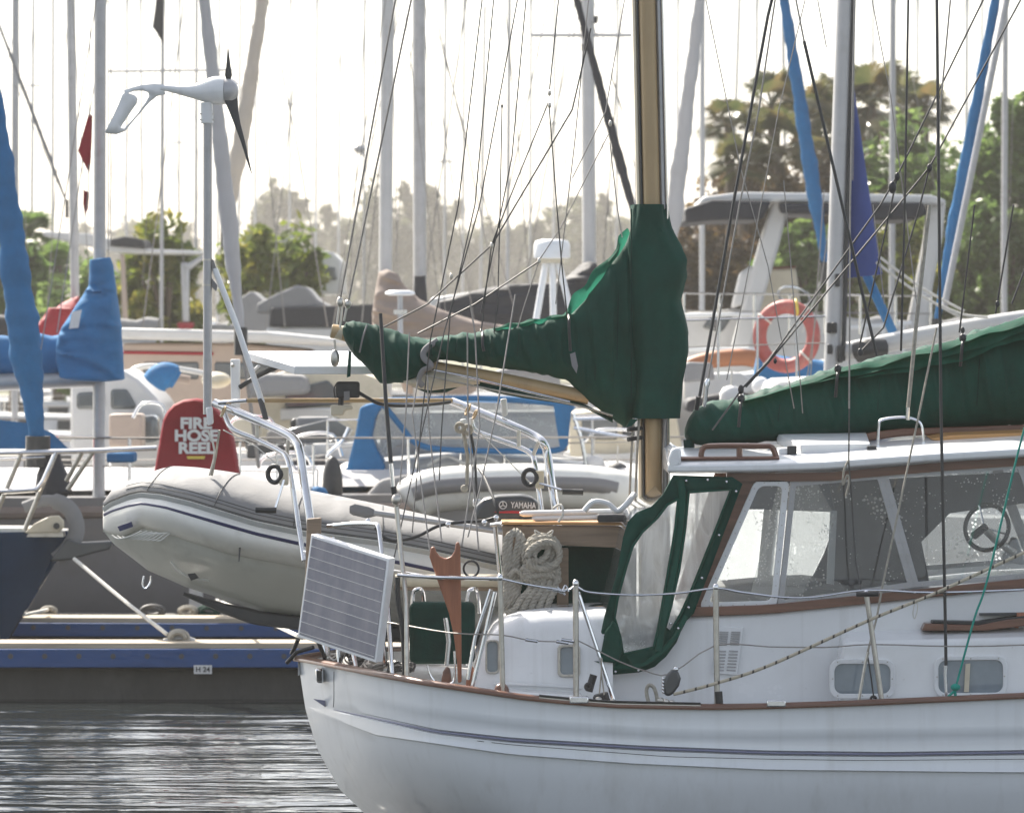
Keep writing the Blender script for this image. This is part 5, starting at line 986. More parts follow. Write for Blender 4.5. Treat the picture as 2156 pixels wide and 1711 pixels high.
tbk = M().tube([P(1491, 797, 25.38), P(1489, 806, 25.38), P(1487, 815, 25.38), P(1484, 845, 25.38), P(1482, 856, 25.38)], [.010, .016, .012, .012, .008], 8).build('turnbuckle', steel, KE)
M().tube([P(1471, 835, 25.28), P(1466, 862, 25.3)], .014, 8).build('turnbuckle', black, KE)
M().tube([P(1991, 1400, 25.1), P(1990, 1420, 25.1), P(1993, 1475, 25.1)], [.013, .010, .008], 8).build('turnbuckle', steel, KE)
wireset('halyard', [[(1957, 431, 25.45), (1929, 683, 25.45), (1912, 857, 25.45)]], .011, ropem)
M().tube([P(1912, 857, 25.45), P(1911, 884, 25.45)], .012, 8).build('shackle', steel, KE)
wireset('halyard', [[(1972, 690, 25.4), (1937, 862, 25.4), (1859, 1228, 25.3), (1846, 1300, 25.25), (1826, 1375, 25.2)]], .0058, ropem)
wireset('halyard', [[(1788, 860, 25.35), (1787, 975, 25.35), (1793, 1040, 25.35), (1801, 1180, 25.3), (1812, 1240, 25.2)]], .0042, wired)
M().tube(smooth([P(1787, 968, 25.34), P(1777, 990, 25.33), P(1775, 1020, 25.34), P(1784, 1000, 25.32), P(1788, 1014, 25.33), P(1781, 1044, 25.34)], 6), .006, 6).build('frayed_knot', ropem, KE)
# ---- stanchions and lifelines
for pts, r_ in (([(1053, 1215), (1059, 1470)], .014), ([(1212, 1224), (1213, 1482)], .0155), ([(1507, 1234), (1510, 1488)], .0155), ([(1824, 1250), (1857, 1478)], .014)): T('stanchion', [(x, y, 25.06) for x, y in pts], r_, steeld, KE, 10)
for pts, r_ in (([(1217, 1246), (1296, 1484)], .011), ([(1042, 1245), (1034, 1280), (992, 1456)], .012), ([(1033, 1240), (1000, 1340), (985, 1430)], .010)): T('stanchion_brace', [(x, y, 25.12) for x, y in pts], r_, steel, KE, 8)
for x, y in ((1053, 1216), (1212, 1228), (1507, 1236), (1824, 1250)): M().ball(P(x, y, 25.06), (.018, .018, .022), 10, 8).build('stanchion_cap', steel, KE)
up = [(640, 1160, 26.2), (750, 1186, 25.7), (855, 1205, 25.35), (905, 1212, 25.2), (1000, 1216, 25.1), (1053, 1218, 25.06), (1110, 1230, 25.06), (1190, 1242, 25.06), (1212, 1234, 25.06), (1240, 1246, 25.06), (1330, 1252, 25.06), (1420, 1249, 25.06), (1507, 1238, 25.06), (1560, 1246, 25.06), (1650, 1257, 25.06), (1720, 1256, 25.06), (1824, 1242, 25.06), (1960, 1247, 25.06), (2156, 1241, 25.06), (2500, 1225, 25.06)]
lo = [(640, 1290, 26.2), (750, 1300, 25.7), (830, 1312, 25.4), (950, 1332, 25.15), (1055, 1336, 25.06), (1120, 1348, 25.06), (1200, 1350, 25.06), (1215, 1347, 25.06), (1300, 1390, 25.06), (1360, 1412, 25.06), (1412, 1418, 25.06), (1506, 1358, 25.06), (1620, 1361, 25.06), (1740, 1362, 25.06), (1836, 1356, 25.06), (2000, 1360, 25.06), (2156, 1357, 25.06), (2500, 1340, 25.06)]
M().tube(smooth([P(*p) for p in up], 4), .006, 7).build('lifeline', steel, KE); M().tube(smooth([P(*p) for p in lo], 3), .0036, 7).build('lifeline', wire, KE)
for x, y in ((1165, 1239), (1178, 1243), (1120, 1348), (1185, 1352), (1196, 1348)): M().tube([P(x - 14, y - 2, 25.05), P(x + 12, y + 2, 25.05)], .009, 8).build('lifeline_fitting', steel, KE)
T('lashing', [(1197, 1245, 25.05), (1190, 1232, 25.05), (1182, 1248, 25.05), (1174, 1236, 25.05), (1190, 1252, 25.05)], .005, steel, KE, sm=4)
M().tube([P(1803, 1251, 25.05), P(1850, 1250, 25.03)], .013, 8).build('line_clip', black, KE)
for (a, b, c) in (((1828, 1372), (1822, 1395), (1808, 1475)),): T('pole_lashing', [(*a, 25.1), (*b, 25.1), (*c, 25.1)], .0085, steeld, KE)
T('pole_lashing', [(1826, 1375, 25.1), (1834, 1425, 25.1), (1840, 1470, 25.1)], .004, wired, KE); M().ring(P(1839, 1471, 25.1), .014, .007).build('sheave', black, KE)
T('lashing', [(1928, 1262, 25.04), (1922, 1290, 25.04), (1926, 1302, 25.04), (1932, 1280, 25.04), (1929, 1264, 25.04)], .003, ropew, KE, sm=4)
# sheet block, bail, sheets
M().prism([(1398, 1462), (1396, 1440), (1404, 1420), (1416, 1408), (1428, 1412), (1434, 1428), (1430, 1444), (1418, 1460), (1408, 1466)], 25.04, .06).build('footblock', cowl, KE, bevel=.014, seg=3)
for k in range(5): M().ball(P(1396 + k * 1.5 * 0, 1428 + k * 7, 25.05), .009, 8, 6).build('ratchet_tooth', steel, KE)
M().ball(P(1423, 1408, 25.06), .016, 8, 6).build('shackle', steel, KE)
M().tube(smooth([P(1366, 1480, 25.0), P(1361, 1455, 25.0), P(1366, 1442, 25.0), P(1376, 1446, 25.0), P(1382, 1462, 25.0), P(1384, 1478, 25.0)], 5), .010, 8).build('bail', ropem, KE)
for x, y, s_ in ((1390, 1474, .022), (1402, 1476, .018), (1415, 1478, .016), (1260, 1472, .02), (1232, 1470, .016), (1290, 1476, .018)): M().ball(P(x, y, 25.0), (s_, s_, s_ * .8), 8, 6).build('deck_fitting', steeld, KE)
M().prism([(1248, 1474), (1250, 1464), (1280, 1456), (1286, 1478)], 25.1, .08).build('cheek_block', black, KE, bevel=.01)
T('tackle', [(1267, 1385, 25.1), (1266, 1415, 25.1), (1262, 1460, 25.1)], .004, ropem, KE); T('tackle', [(1266, 1415, 25.1), (1272, 1462, 25.1)], .004, ropem, KE)
M().tube(smooth([P(1250, 1420, 25.2), P(1244, 1440, 25.2), P(1240, 1455, 25.2)], 4), .02, 8).build('swivel_block', black, KE); M().ring(P(1239, 1445, 25.18), .016, .008).build('swivel_eye', black, KE)
M().tube([P(1513, 1455, 25.03), P(1515, 1488, 25.03)], [(.02, .012)] * 2, 10).build('stanchion_base', black, KE)
SH = smooth([P(2500, 1010, 25.2), P(2156, 1163, 25.1), P(1960, 1252, 25.02), P(1830, 1305, 25.0), P(1620, 1400, 25.0), P(1500, 1440, 25.0), P(1418, 1461, 25.02)], 10)
def rope_fleck():
    m = mat('flecked_rope', (.46, .41, .32), .9, var=.12, scale=30, bump=.4, bscale=150); n = m.node_tree; b = n.nodes['Principled BSDF']; old = b.inputs['Base Color'].links[0].from_socket
    tc = n.nodes.new('ShaderNodeTexCoord'); wv = n.nodes.new('ShaderNodeTexWave'); wv.inputs['Scale'].default_value = 5.2; wv.bands_direction = 'X'; n.links.new(tc.outputs['Object'], wv.inputs[0])
    cr = n.nodes.new('ShaderNodeValToRGB'); cr.color_ramp.elements[0].position = .90; cr.color_ramp.elements[1].position = .95; n.links.new(wv.outputs[1], cr.inputs[0])
    mx = n.nodes.new('ShaderNodeMix'); mx.data_type = 'RGBA'; mx.inputs['B'].default_value = (.07, .06, .05, 1); n.links.new(cr.outputs[0], mx.inputs['Factor']); n.links.new(old, mx.inputs['A']); n.links.new(mx.outputs['Result'], b.inputs['Base Color']); return m
setp(M().tube(SH, .0085, 8).build('sheet_rope', rope_fleck()), 'thick flecked sheet rope slanting across the white cabin side', 'rope')
tl = M().tube(smooth([P(2200, 800, 25.0), P(2156, 905, 25.0), P(2080, 1215, 25.0), P(2052, 1300, 25.0), P(2014, 1440, 25.0)], 6), .006, 7); tl.ball(P(2012, 1446, 25), (.026, .02, .02), 10, 8); tl.tube(smooth([P(2018, 1446, 25), P(2005, 1458, 25), P(1996, 1466, 25)], 3), .007, 6); tl.tube([P(2010, 1450, 25), P(2012, 1468, 25)], .008, 6)
setp(tl.build('rope', ropet), 'thin teal rope tied at the second porthole', 'rope')
# ---- stern: pushpit rails, davits
def chrome(name, lst, r, n_=12, sm=5, m=steel):
    for pts in lst: T(name, pts, r, m, KE, n_, sm)
chrome('davit', [[(452, 848, 26.9), (500, 868, 26.8), (560, 893, 26.7), (604, 913, 26.6), (622, 928, 26.55), (631, 950, 26.5), (640, 1010, 26.45), (655, 1110, 26.35), (668, 1220, 26.3), (690, 1400, 26.2)]], .025)
chrome('davit', [[(951, 845, 27.3), (1010, 868, 27.2), (1080, 897, 27.1), (1125, 918, 27.05), (1143, 932, 27.0), (1152, 955, 27.0), (1160, 1010, 26.95), (1172, 1090, 26.9), (1195, 1300, 26.8)]], .025)
chrome('davit_brace', [[(470, 858, 26.86), (476, 880, 26.85), (492, 905, 26.8), (540, 925, 26.75), (590, 950, 26.65), (604, 965, 26.6), (612, 1000, 26.55), (626, 1090, 26.5), (640, 1180, 26.4)], [(992, 880, 27.2), (1000, 905, 27.2), (1040, 922, 27.15), (1090, 940, 27.1), (1118, 956, 27.05), (1128, 985, 27.0), (1141, 1085, 26.95)]], .015)
for a, b in (((541, 893), (541, 926)), ((607, 925), (603, 962)), ((1092, 906), (1092, 940)), ((1134, 930), (1122, 958))): T('davit_gusset', [(*a, 26.75), (*b, 26.75)], .012, steeld, KE)
T('davit_crossbar', [(520, 843, 26.8), (952, 843, 27.2)], .013, tanp, KE, 10); T('davit_crossbar', [(460, 848, 26.85), (520, 843, 26.8)], .012, steel, KE, 8)
for x, y, r_ in ((470, 866, .03), (545, 895, .03), (985, 862, .032), (1000, 872, .026)): M().ring(P(x, y, 26.8), r_, .006, Vector((.9, .2, -.4)), 18, 6).build('davit_clamp', tanp, KE)
for x, y, yy in ((440, 880, 26.85), (975, 905, 27.15), (1060, 862, 27.1)): M().prism([(x - 7, y - 22), (x + 7, y - 24), (x + 9, y + 12), (x - 3, y + 16)], yy, .04).build('davit_block', whitem, KE, bevel=.008)
chrome('pushpit', [[(690, 1108, 26.0), (740, 1103, 25.9), (786, 1103, 25.8), (796, 1108, 25.75), (801, 1140, 25.7), (815, 1260, 25.5), (826, 1420, 25.4)], [(1035, 1105, 26.2), (1060, 1104, 26.1), (1064, 1130, 26.1), (1080, 1260, 26.0)], [(1042, 1104, 26.3), (1056, 1240, 26.3)]], .0125, 10, 4)
chrome('pushpit', [[(700, 1130, 26.1), (706, 1260, 26.05), (714, 1400, 26.0)], [(735, 1330, 25.8), (750, 1405, 25.75)]], .012, 8, 3)
T('antenna_post', [(833, 1040, 25.4), (838, 1100, 25.4), (846, 1180, 25.35), (855, 1260, 25.3), (857, 1435, 25.25)], .013, steeld, KE, 10)
M().ball(P(835, 1052, 25.38), (.028, .028, .035), 10, 8).build('antenna_bracket', steeld, KE)
M().tube([P(801, 660, 25.5), P(812, 840, 25.45), P(823, 975, 25.4)], [.010, .011, .012], 8).build('whip_antenna', black, KE)
M().tube([P(823, 975, 25.4), P(828, 1030, 25.4)], .011, 8).build('antenna_ferrule', steel, KE); M().tube([P(828, 1024, 25.4), P(833, 1060, 25.4)], [.016, .012], 8).build('antenna_base', black, KE)
T('thin_antenna', [(1057, 222, 26.5), (1053, 431, 26.4), (1048, 640, 26.3), (1040, 700, 26.3)], .0035, wired, KE); M().ball(P(1057, 224, 26.5), (.007, .007, .012), 8, 6).build('antenna_tip', dark, KE)
M().prism([(646, 1092), (676, 1090), (676, 1100), (668, 1300), (640, 1300)], 25.95, .07).build('corner_block', oldwood, KE, bevel=.006)
chrome('pushpit', [[(838, 1210, 25.3), (900, 1214, 25.2), (960, 1216, 25.1), (1053, 1218, 25.06)]], .011, 8, 3)
T('cable', [(790, 1110, 25.8), (808, 1130, 25.8), (835, 1138, 25.8), (880, 1128, 25.8), (920, 1108, 25.9), (960, 1100, 25.95), (1015, 1096, 26), (1035, 1092, 26), (1048, 1085, 26), (1043, 1060, 26), (1020, 1005, 26.2), (1008, 985, 26.3)], .009, black, KE, 8, 5)
T('cable', [(837, 1215, 25.3), (838, 1260, 25.3), (848, 1330, 25.3), (852, 1420, 25.3)], .014, black, KE, 8, 4)
for x, y in ((775, 1097), (944, 1104), (1020, 1100), (1045, 1090)): M().ball(P(x, y, 25.85), (.016, .014, .018), 8, 6).build('rail_fitting', steel, KE)
for i, (cx_, cy_, rr_) in enumerate(((752, 1398, .07), (800, 1408, .085), (845, 1412, .06), (715, 1388, .05))):
    pts = [P(cx_, cy_, dep(cx_) + .35) + Vector((math.cos(a_ * .7) * rr_ * (1 + .2 * math.sin(a_ * 1.3 + i)), math.sin(a_ * .7) * .12, .018 * math.sin(a_ * 1.9 + i) + .02)) for a_ in range(26)]
    M().tube(smooth(pts, 3), .009, 6).build('stern_line', wire if i % 2 else wired, KE)
for x0, x1 in ((722, 742), (768, 790), (812, 806), (690, 668)): T('panel_strut', [(x0, 1400, dep(x0) + .2), (x1, 1345, dep(x0) + .15)], .012, black if x0 in (722, 690) else steel, KE, 8)
# teak boom crutch, hooks, stowage on the aft deck
cr = M().prism([(907, 1152), (914, 1150), (919, 1162), (926, 1171), (938, 1176), (950, 1171), (957, 1160), (960, 1142), (966, 1140), (969, 1152), (970, 1200), (971, 1294), (972, 1436), (964, 1437), (962, 1390), (955, 1335), (945, 1290), (926, 1236), (910, 1190), (904, 1172)], 25.2, .05).build('boom_crutch', teakf, KE, bevel=.008)
M().ring(P(992, 1197, 25.25), .042, .006, Vector((.3, 1, 0)), 20, 6).build('crutch_ring', black, cr)
M().prism([(928, 1440), (932, 1415), (940, 1402), (948, 1408), (952, 1440)], 25.3, .06).build('samson_post', teak, KE, bevel=.01)
M().prism([(980, 1460), (982, 1420), (990, 1400), (998, 1406), (994, 1462)], 25.15, .05).build('chock', teakf, KE, bevel=.01)
M().tube(smooth([P(900, 1400, 25.2), P(906, 1420, 25.2), P(920, 1437, 25.2), P(940, 1441, 25.2), P(955, 1433, 25.2), P(958, 1405, 25.2), P(957, 1370, 25.2)], 5), .006, 7).build('boat_hook', steel, KE)
M().tube([P(938, 1300, 25.5), P(945, 1350, 25.5), P(940, 1400, 25.5)], .012, 8).build('vent_tube', steel, KE)
st_ = M().prism(rrect(862, 1268, 1000, 1398, 14), 25.7, .14).build('canvas_seat', greend, KE, bevel=.03, seg=3)
for x in (870, 985): M().tube(smooth([P(x - 6, 1400, 25.8), P(x - 2, 1300, 25.8), P(x, 1250, 25.8), P(x + 10, 1240, 25.8), P(x + 20, 1246, 25.85), P(x + 24, 1290, 25.9)], 5), .011, 8).build('seat_frame', steel, st_)
M().tube([P(832, 1222, 26.3), P(1062, 1222, 26.3)], .035, 12).build('stern_bench', cream, KE); M().prism([(830, 1230), (1062, 1230), (1062, 1244), (830, 1242)], 26.3, .4).build('bench_edge', oldwood, KE)
for i, (x, y, s_) in enumerate(((735, 1400, .03), (770, 1412, .035), (810, 1422, .03), (700, 1385, .03), (845, 1415, .025))):
    M().ball(P(x, y, dep(x) + .25), (s_ * 1.4, s_, s_), 8, 6).build('mooring_cleat', steeld, KE)
T('fairlead_arm', [(604, 1395, 26.4), (625, 1372, 26.35), (660, 1362, 26.3)], .012, black, KE, 8); T('fairlead_arm', [(614, 1376, 26.4), (628, 1345, 26.35)], .012, black, KE, 8)
M().prism([(1042, 1470), (1040, 1448), (1050, 1438), (1066, 1440), (1074, 1455), (1070, 1470)], 25.05, .08).build('snatch_block', teak, KE, bevel=.02)
# ---- aft cabin bench with beam, gallows
M().prism([(1055, 1098), (1330, 1100), (1330, 1106), (1055, 1104)], 26.0, .35).build('gallows_lit_top', orangewood, KE, bevel=.004)  # orange colour stands for sunlight on the beam's top edge
gb = M().prism([(1056, 1106), (1330, 1108), (1330, 1154), (1062, 1142)], 26.02, .07).build('gallows_beam', oldwood, KE, bevel=.006)
M().prism([(1175, 1154), (1197, 1154), (1197, 1300), (1172, 1300)], 26.03, .06).build('gallows_post', oldwood, gb, bevel=.006)
M().prism([(1066, 1140), (1084, 1144), (1086, 1300), (1066, 1300)], 26.1, .06).build('gallows_post', oldwood, gb, bevel=.006)
M().prism([(1066, 1144), (1340, 1154), (1340, 1310), (1066, 1310)], 26.2, .03).build('weather_cloth', greend, KE)
for a, b, r_ in (((1094, 1081), (1330, 1076), .017), ((1120, 1091), (1330, 1088), .016)): M().tube([P(*a, 26.1), P(a[0] + 8, a[1], 26.1), P(*b, 26.1)], [r_ * .5, r_, r_], 10).build('white_pole', whitem, KE)
# ---- green dodger with clear panels
DG = M().prism([(1418, 1000), (1542, 1004), (1563, 1018), (1461, 1290), (1440, 1312), (1424, 1352), (1402, 1382), (1378, 1402), (1345, 1414), (1300, 1418), (1258, 1420), (1240, 1416), (1226, 1402), (1232, 1386), (1262, 1392), (1266, 1380), (1263, 1340), (1272, 1300), (1298, 1210), (1312, 1130), (1322, 1098), (1340, 1078), (1372, 1066), (1395, 1042)], 25.52, .02)
dgo = [(1418, 1000), (1542, 1004), (1563, 1018), (1461, 1290), (1440, 1312), (1424, 1352), (1402, 1382), (1378, 1402), (1345, 1414), (1300, 1418), (1258, 1420), (1240, 1416), (1226, 1402), (1232, 1386), (1262, 1392), (1266, 1380), (1263, 1340), (1272, 1300), (1298, 1210), (1312, 1130), (1322, 1098), (1340, 1078), (1372, 1066), (1395, 1042)]
def holed(outer, holes, d, th, name, m, parent, bulge=None):
    """flat cloth with window holes, filled by triangulation, then bellied"""
    b = bmesh.new(); es = []
    for loop in [outer] + holes:
        vs = [b.verts.new((x, y, 0)) for x, y in loop]
        es += [b.edges.new((vs[i], vs[(i + 1) % len(vs)])) for i in range(len(vs))]
    bmesh.ops.triangle_fill(b, edges=es, use_beauty=True); bmesh.ops.triangulate(b, faces=b.faces)
    for _ in range(2): bmesh.ops.subdivide_edges(b, edges=[e for e in b.edges if e.calc_length() > 22], cuts=1)
    b.verts.index_update(); vs = []
    for v in b.verts: vs.append(P(v.co.x, v.co.y, d - (bulge(v.co.x, v.co.y) if bulge else 0)))
    fs = [tuple(v.index for v in f_.verts) for f_ in b.faces]; b.free()
    o = M().add(vs, fs).build(name, m, parent, sharp=80); 
    if th: sm_ = o.modifiers.new('cloth', 'SOLIDIFY'); sm_.thickness = th; sm_.offset = 0
    return o
def bul(x, y): return .10 * math.sin(max(0, min(1, (1440 - x) / 190)) * math.pi * .5) * (1 if y < 1395 else .6) + .008 * math.sin(x * .09 + y * .05) + .006 * math.sin(y * .11)
pA = [(1428, 1050), (1422, 1110), (1402, 1230), (1386, 1320), (1376, 1362), (1313, 1376), (1306, 1340), (1294, 1300), (1300, 1262), (1318, 1195), (1332, 1150), (1352, 1120), (1384, 1090), (1405, 1062)]
pB = [(1450, 1036), (1538, 1031), (1502, 1126), (1458, 1236), (1434, 1290), (1412, 1328), (1401, 1320), (1412, 1280), (1430, 1200), (1443, 1110)]
DOD = holed(dgo, [pA, pB], 25.50, .012, 'dodger', green, KE, bul)
holed(pA, [], 25.505, 0, 'clear_panel', dodger_vinyl, DOD, bul); holed(pB, [], 25.505, 0, 'clear_panel', dodger_vinyl, DOD, bul)
for nm, loop in (('binding', pA), ('binding', pB)): M().tube([P(x, y, 25.49 - bul(x, y)) for x, y in loop + loop[:1]], (.007), 6).build(nm, greenb, DOD)
M().tube(smooth([P(x, y, 25.485 - bul(x, y)) for x, y in ((1432, 1010), (1436, 1060), (1420, 1190), (1396, 1310), (1386, 1370))], 5), [(.022, .012)] * 21, 8).build('pleat', greenb, DOD)
M().tube(smooth([P(x, y, 25.49 - bul(x, y)) for x, y in ((1238, 1412), (1300, 1404), (1350, 1398), (1392, 1372), (1420, 1340), (1444, 1296))], 5), [(.016, .012)] * 26, 8).build('hem', greenb, DOD)
for x, y in ((1445, 1012), (1490, 1010), (1530, 1014), (1550, 1034), (1514, 1126), (1478, 1216), (1450, 1278), (1428, 1322), (1296, 1413), (1344, 1410), (1412, 1312)): M().ball(P(x, y, 25.475 - bul(x, y)), (.007, .005, .007), 8, 6).build('snap', steel, DOD)
M().prism([(1262, 1392), (1274, 1330), (1290, 1305), (1304, 1320), (1310, 1372), (1300, 1396)], 25.36, .02).build('rolled_flap', green, DOD, bevel=.01)
far_ = [Vector((p.x, 2 * CL - p.y, p.z)) for p in [P(x, y, 25.52) for x, y in dgo]]
M().add(far_, [tuple(range(len(far_)))]).build('far_side_cloth', misty, DOD)
tp_ = M(); tv = []
for x, y in ((1395, 1042), (1372, 1066), (1340, 1078), (1322, 1098), (1312, 1130), (1298, 1210), (1272, 1300)): a = P(x, y, 25.5); tv += [a - Vector((0, bul(x, y), 0)), Vector((a.x - .02, 26.4, a.z + .03)), Vector((a.x, 27.25, a.z))]
tp_.add(tv, [(3 * i + k, 3 * i + k + 1, 3 * i + k + 4, 3 * i + k + 3) for i in range(6) for k in (0, 1)])
# aft curtain of the dodger: all clear, made so to let sun reach the panels
tc_ = tp_.build('aft_curtain', vinyl, DOD)
# chrome ventilator cowl on the coaming
M().ball(P(1190, 1288, 25.9), (.10, .10, .035), 16, 8).build('ventilator', steel, KE)
M().ball(P(1265, 1282, 25.9), (.09, .1, .03), 16, 8).build('ventilator', steel, KE)

# ================================================================ green sail covers
def wr(x, t, amp, s=0):
    u = x + 18 * math.sin(t) + 14 * noise.noise(Vector((x * .02, t * .8, s + 9)))
    return amp * (math.sin(u * .055 + s) * .5 + 1.1 * noise.noise(Vector((x * .018, t * 1.2, s))) + .45 * (1 - abs(math.sin(u * .085 + 1.5 * noise.noise(Vector((x * .03, t, s + 4)))))) ** 2 * 2 + .25 * math.sin(u * .21))
def cover(name, tab, d, hd, n, m, parent, amp=.012, ring=28, sq=.75, ylo=None):
    x0, x1 = tab[0][0], tab[-1][0]; rings = []
    for i in range(n + 1):
        x = x0 + (x1 - x0) * i / n; r_ = lerp(tab, x); yt, yb = r_[0], r_[1]; h = hd * (r_[2] if len(r_) > 2 else 1); c0 = P(x, (yt + yb) / 2, d); hz = (yb - yt) / 2 * d / F; ring_ = []
        for k in range(ring):
            a = 2 * math.pi * k / ring; ca, sa = math.cos(a), math.sin(a); w_ = wr(x, a, amp) * (1 if sa > -.5 else .6); e_ = math.copysign(abs(ca) ** sq, ca)
            ring_.append(c0 + Vector((0, e_ * h + w_ * ca * 1.6, (hz + w_ * .6 * (sa if hz > .05 else .2)) * math.copysign(abs(sa) ** .9, sa))))
        rings.append(ring_)
    return M().loft(rings).build(name, m, parent, sharp=75)
MC_ = thing('sail_cover', 'dark green sail cover wrapping the tan mizzen mast and its boom', 'sail cover', P(1060, 800, 26.4), 'green sail covers')
boomtab = [(722, 690, 702, .3), (728, 680, 722, .7), (745, 672, 748, .9), (775, 680, 775), (800, 690, 806), (830, 697, 808), (860, 705, 806), (885, 712, 792), (905, 717, 768, .8), (925, 712, 758), (960, 705, 762), (1000, 699, 768), (1050, 692, 775), (1100, 684, 782), (1150, 676, 790), (1190, 666, 800), (1210, 650, 816), (1230, 628, 836), (1250, 605, 852), (1280, 562, 874), (1300, 535, 890), (1316, 510, 903), (1330, 480, 886), (1345, 460, 870)]
cover('boom_cover', boomtab, 26.4, .13, 260, green, MC_, .016)
coltab = [(431, 1331, 1403, .115), (445, 1329, 1404, .12), (480, 1326, 1412, .13), (520, 1322, 1432, .15), (545, 1322, 1444, .16), (580, 1322, 1447, .17), (610, 1322, 1440, .17), (632, 1322, 1432, .17), (660, 1322, 1438, .17), (700, 1324, 1447, .17), (740, 1326, 1448, .17), (790, 1327, 1441, .17), (830, 1328, 1436, .165), (880, 1329, 1430, .16)]
rg = []
for i in range(91):
    y = 431 + 449 * i / 90; xl, xr_, hd = lerp(coltab, y); c0 = P((xl + xr_) / 2, y, CL); hw = (xr_ - xl) / 2 * CL / F; ring_ = []
    for k in range(36):
        a = 2 * math.pi * k / 36; w_ = .010 * math.sin(y * .03 + a * 3) + .014 * (1 - abs(math.sin(a * 2.5 + y * .006 + 1.2 * noise.noise(Vector((y * .012, a, 3)))))) ** 3 + .022 * noise.noise(Vector((a * 1.5, y * .01, 7))) + .006 * math.sin(a * 7 + y * .02)
        ring_.append(c0 + Vector((math.copysign(abs(math.cos(a)) ** .7, math.cos(a)) * (hw + w_ * .5), (math.copysign(abs(math.sin(a)) ** .7, math.sin(a))) * (hd + w_), 0)))
    rg.append(ring_)
M().loft(rg).build('mast_collar', green, MC_, sharp=75)
M().prism([(1318, 900), (1328, 882), (1345, 882), (1330, 896)], 26.24, .05).build('collar_tail', green, MC_)
for i, x in enumerate((1195, 1013, 905)):
    yt, yb = lerp(boomtab, x)[:2]; M().tube(smooth([P(x, yt - 3, 26.4), P(x + 3, yt + 8, 26.27), P(x + 3, yt + 28, 26.24), P(x + 6, (yt + yb) / 2 + 6, 26.24)], 4), .008 if i < 2 else .005, 7).build('tie', black if i < 2 else greend, MC_)
M().prism([(1200, 745), (1211, 741), (1217, 770), (1214, 786), (1204, 770)], 26.235, .006).build('cover_tag', greyc, MC_)
M().tube(smooth([P(922, 716, 26.28), P(896, 735, 26.27), P(892, 752, 26.26), P(908, 770, 26.26), P(890, 780, 26.27), P(882, 800, 26.28), P(890, 812, 26.3)], 6), [(.018, .012)] * 37, 8).build('white_tie', greyc, MC_)
M().tube(smooth([P(773, 684, 26.28), P(764, 710, 26.26), P(757, 742, 26.28)], 5), .005, 6).build('seam', greyc, MC_)
for x in (960, 1090, 1150, 1255, 1300):
    yt, yb = lerp(boomtab, x)[:2]; M().tube([P(x + 4 * math.sin(a), (yt + yb) / 2 - (yb - yt) / 2 * math.sin(a) * .97, 26.4 - .137 * math.cos(a)) for a in [R(-70 + 12 * k) for k in range(13)]], .0025, 5).build('seam', greend, MC_)
vs = []; fx = [(1040, 694, 4), (1080, 687, 7), (1120, 681, 8), (1160, 675, 9), (1190, 668, 7), (1205, 655, 12), (1230, 630, 18), (1250, 606, 20), (1272, 576, 14), (1290, 548, 10), (1305, 530, 9), (1316, 512, 14), (1326, 486, 6)]
for i in range(80):
    x = 1040 + 286 * i / 79; yt, h = lerp(fx, x); h = h * (1 + .25 * math.sin(x * .13)); vs += [P(x, yt + 4, 26.34), P(x - .35 * h, yt - h * .45, 26.33 + .01 * math.sin(x * .1)), P(x - .8 * h, yt - h * .9, 26.36 + .02 * math.sin(x * .07))]
M().add(vs, [(3 * i + k, 3 * i + k + 1, 3 * i + k + 4, 3 * i + k + 3) for i in range(79) for k in (0, 1)]).build('top_flap', greenf, MC_, sharp=80)
M().tube(smooth([P(1329, y, 26.4 - .165 - .012 * math.sin(y * .03)) for y in range(440, 880, 40)], 3), .004, 5).build('seam', greend, MC_)
M().prism([(734, 738), (740, 740), (738, 792), (730, 795)], 26.3, .01).build('strap', green, MC_)
# sagging sail and lower cloth below the boom
def sag(name, tab, d, th, m):
    rings = []
    for x, yt, yb in tab: c0 = P(x, (yt + yb) / 2, d); h = max(.004, (yb - yt) / 2 * d / F); rings.append([c0 + Vector((0, math.cos(a) * th, math.sin(a) * h)) for a in [2 * math.pi * k / 12 for k in range(12)]])
    M().loft(rings).build(name, m, MC_, sharp=70)
sag('sail_foot', [(850, 800, 806), (880, 790, 818), (910, 780, 822), (960, 785, 815), (1010, 793, 808)], 26.36, .04, cream)
sag('lower_cloth', [(868, 808, 814), (900, 812, 828), (940, 806, 826), (980, 796, 808), (1040, 808, 826), (1100, 818, 838), (1160, 830, 846), (1230, 850, 858), (1290, 880, 890)], 26.42, .05, greend)
T('bungee', [(880, 785, 26.28), (940, 800, 26.28), (1060, 825, 26.28), (1200, 850, 26.28), (1290, 875, 26.3)], .006, ropem, MC_, sm=4)
FC_ = thing('sail_cover', 'long green sail cover over the boom above the wheelhouse roof', 'sail cover', P(1900, 900, 26.4), 'green sail covers')
ftab = [(1442, 902, 920, .35), (1448, 882, 930, .7), (1465, 860, 936, .9), (1500, 847, 937), (1560, 836, 933), (1617, 821, 929), (1690, 797, 926), (1758, 775, 922), (1830, 757, 918), (1917, 738, 912), (2020, 711, 905), (2096, 684, 899), (2156, 665, 894), (2300, 630, 884), (2500, 590, 870), (2800, 560, 860)]
cover('boom_cover', ftab, 26.4, .22, 300, green, FC_, .016, 36)
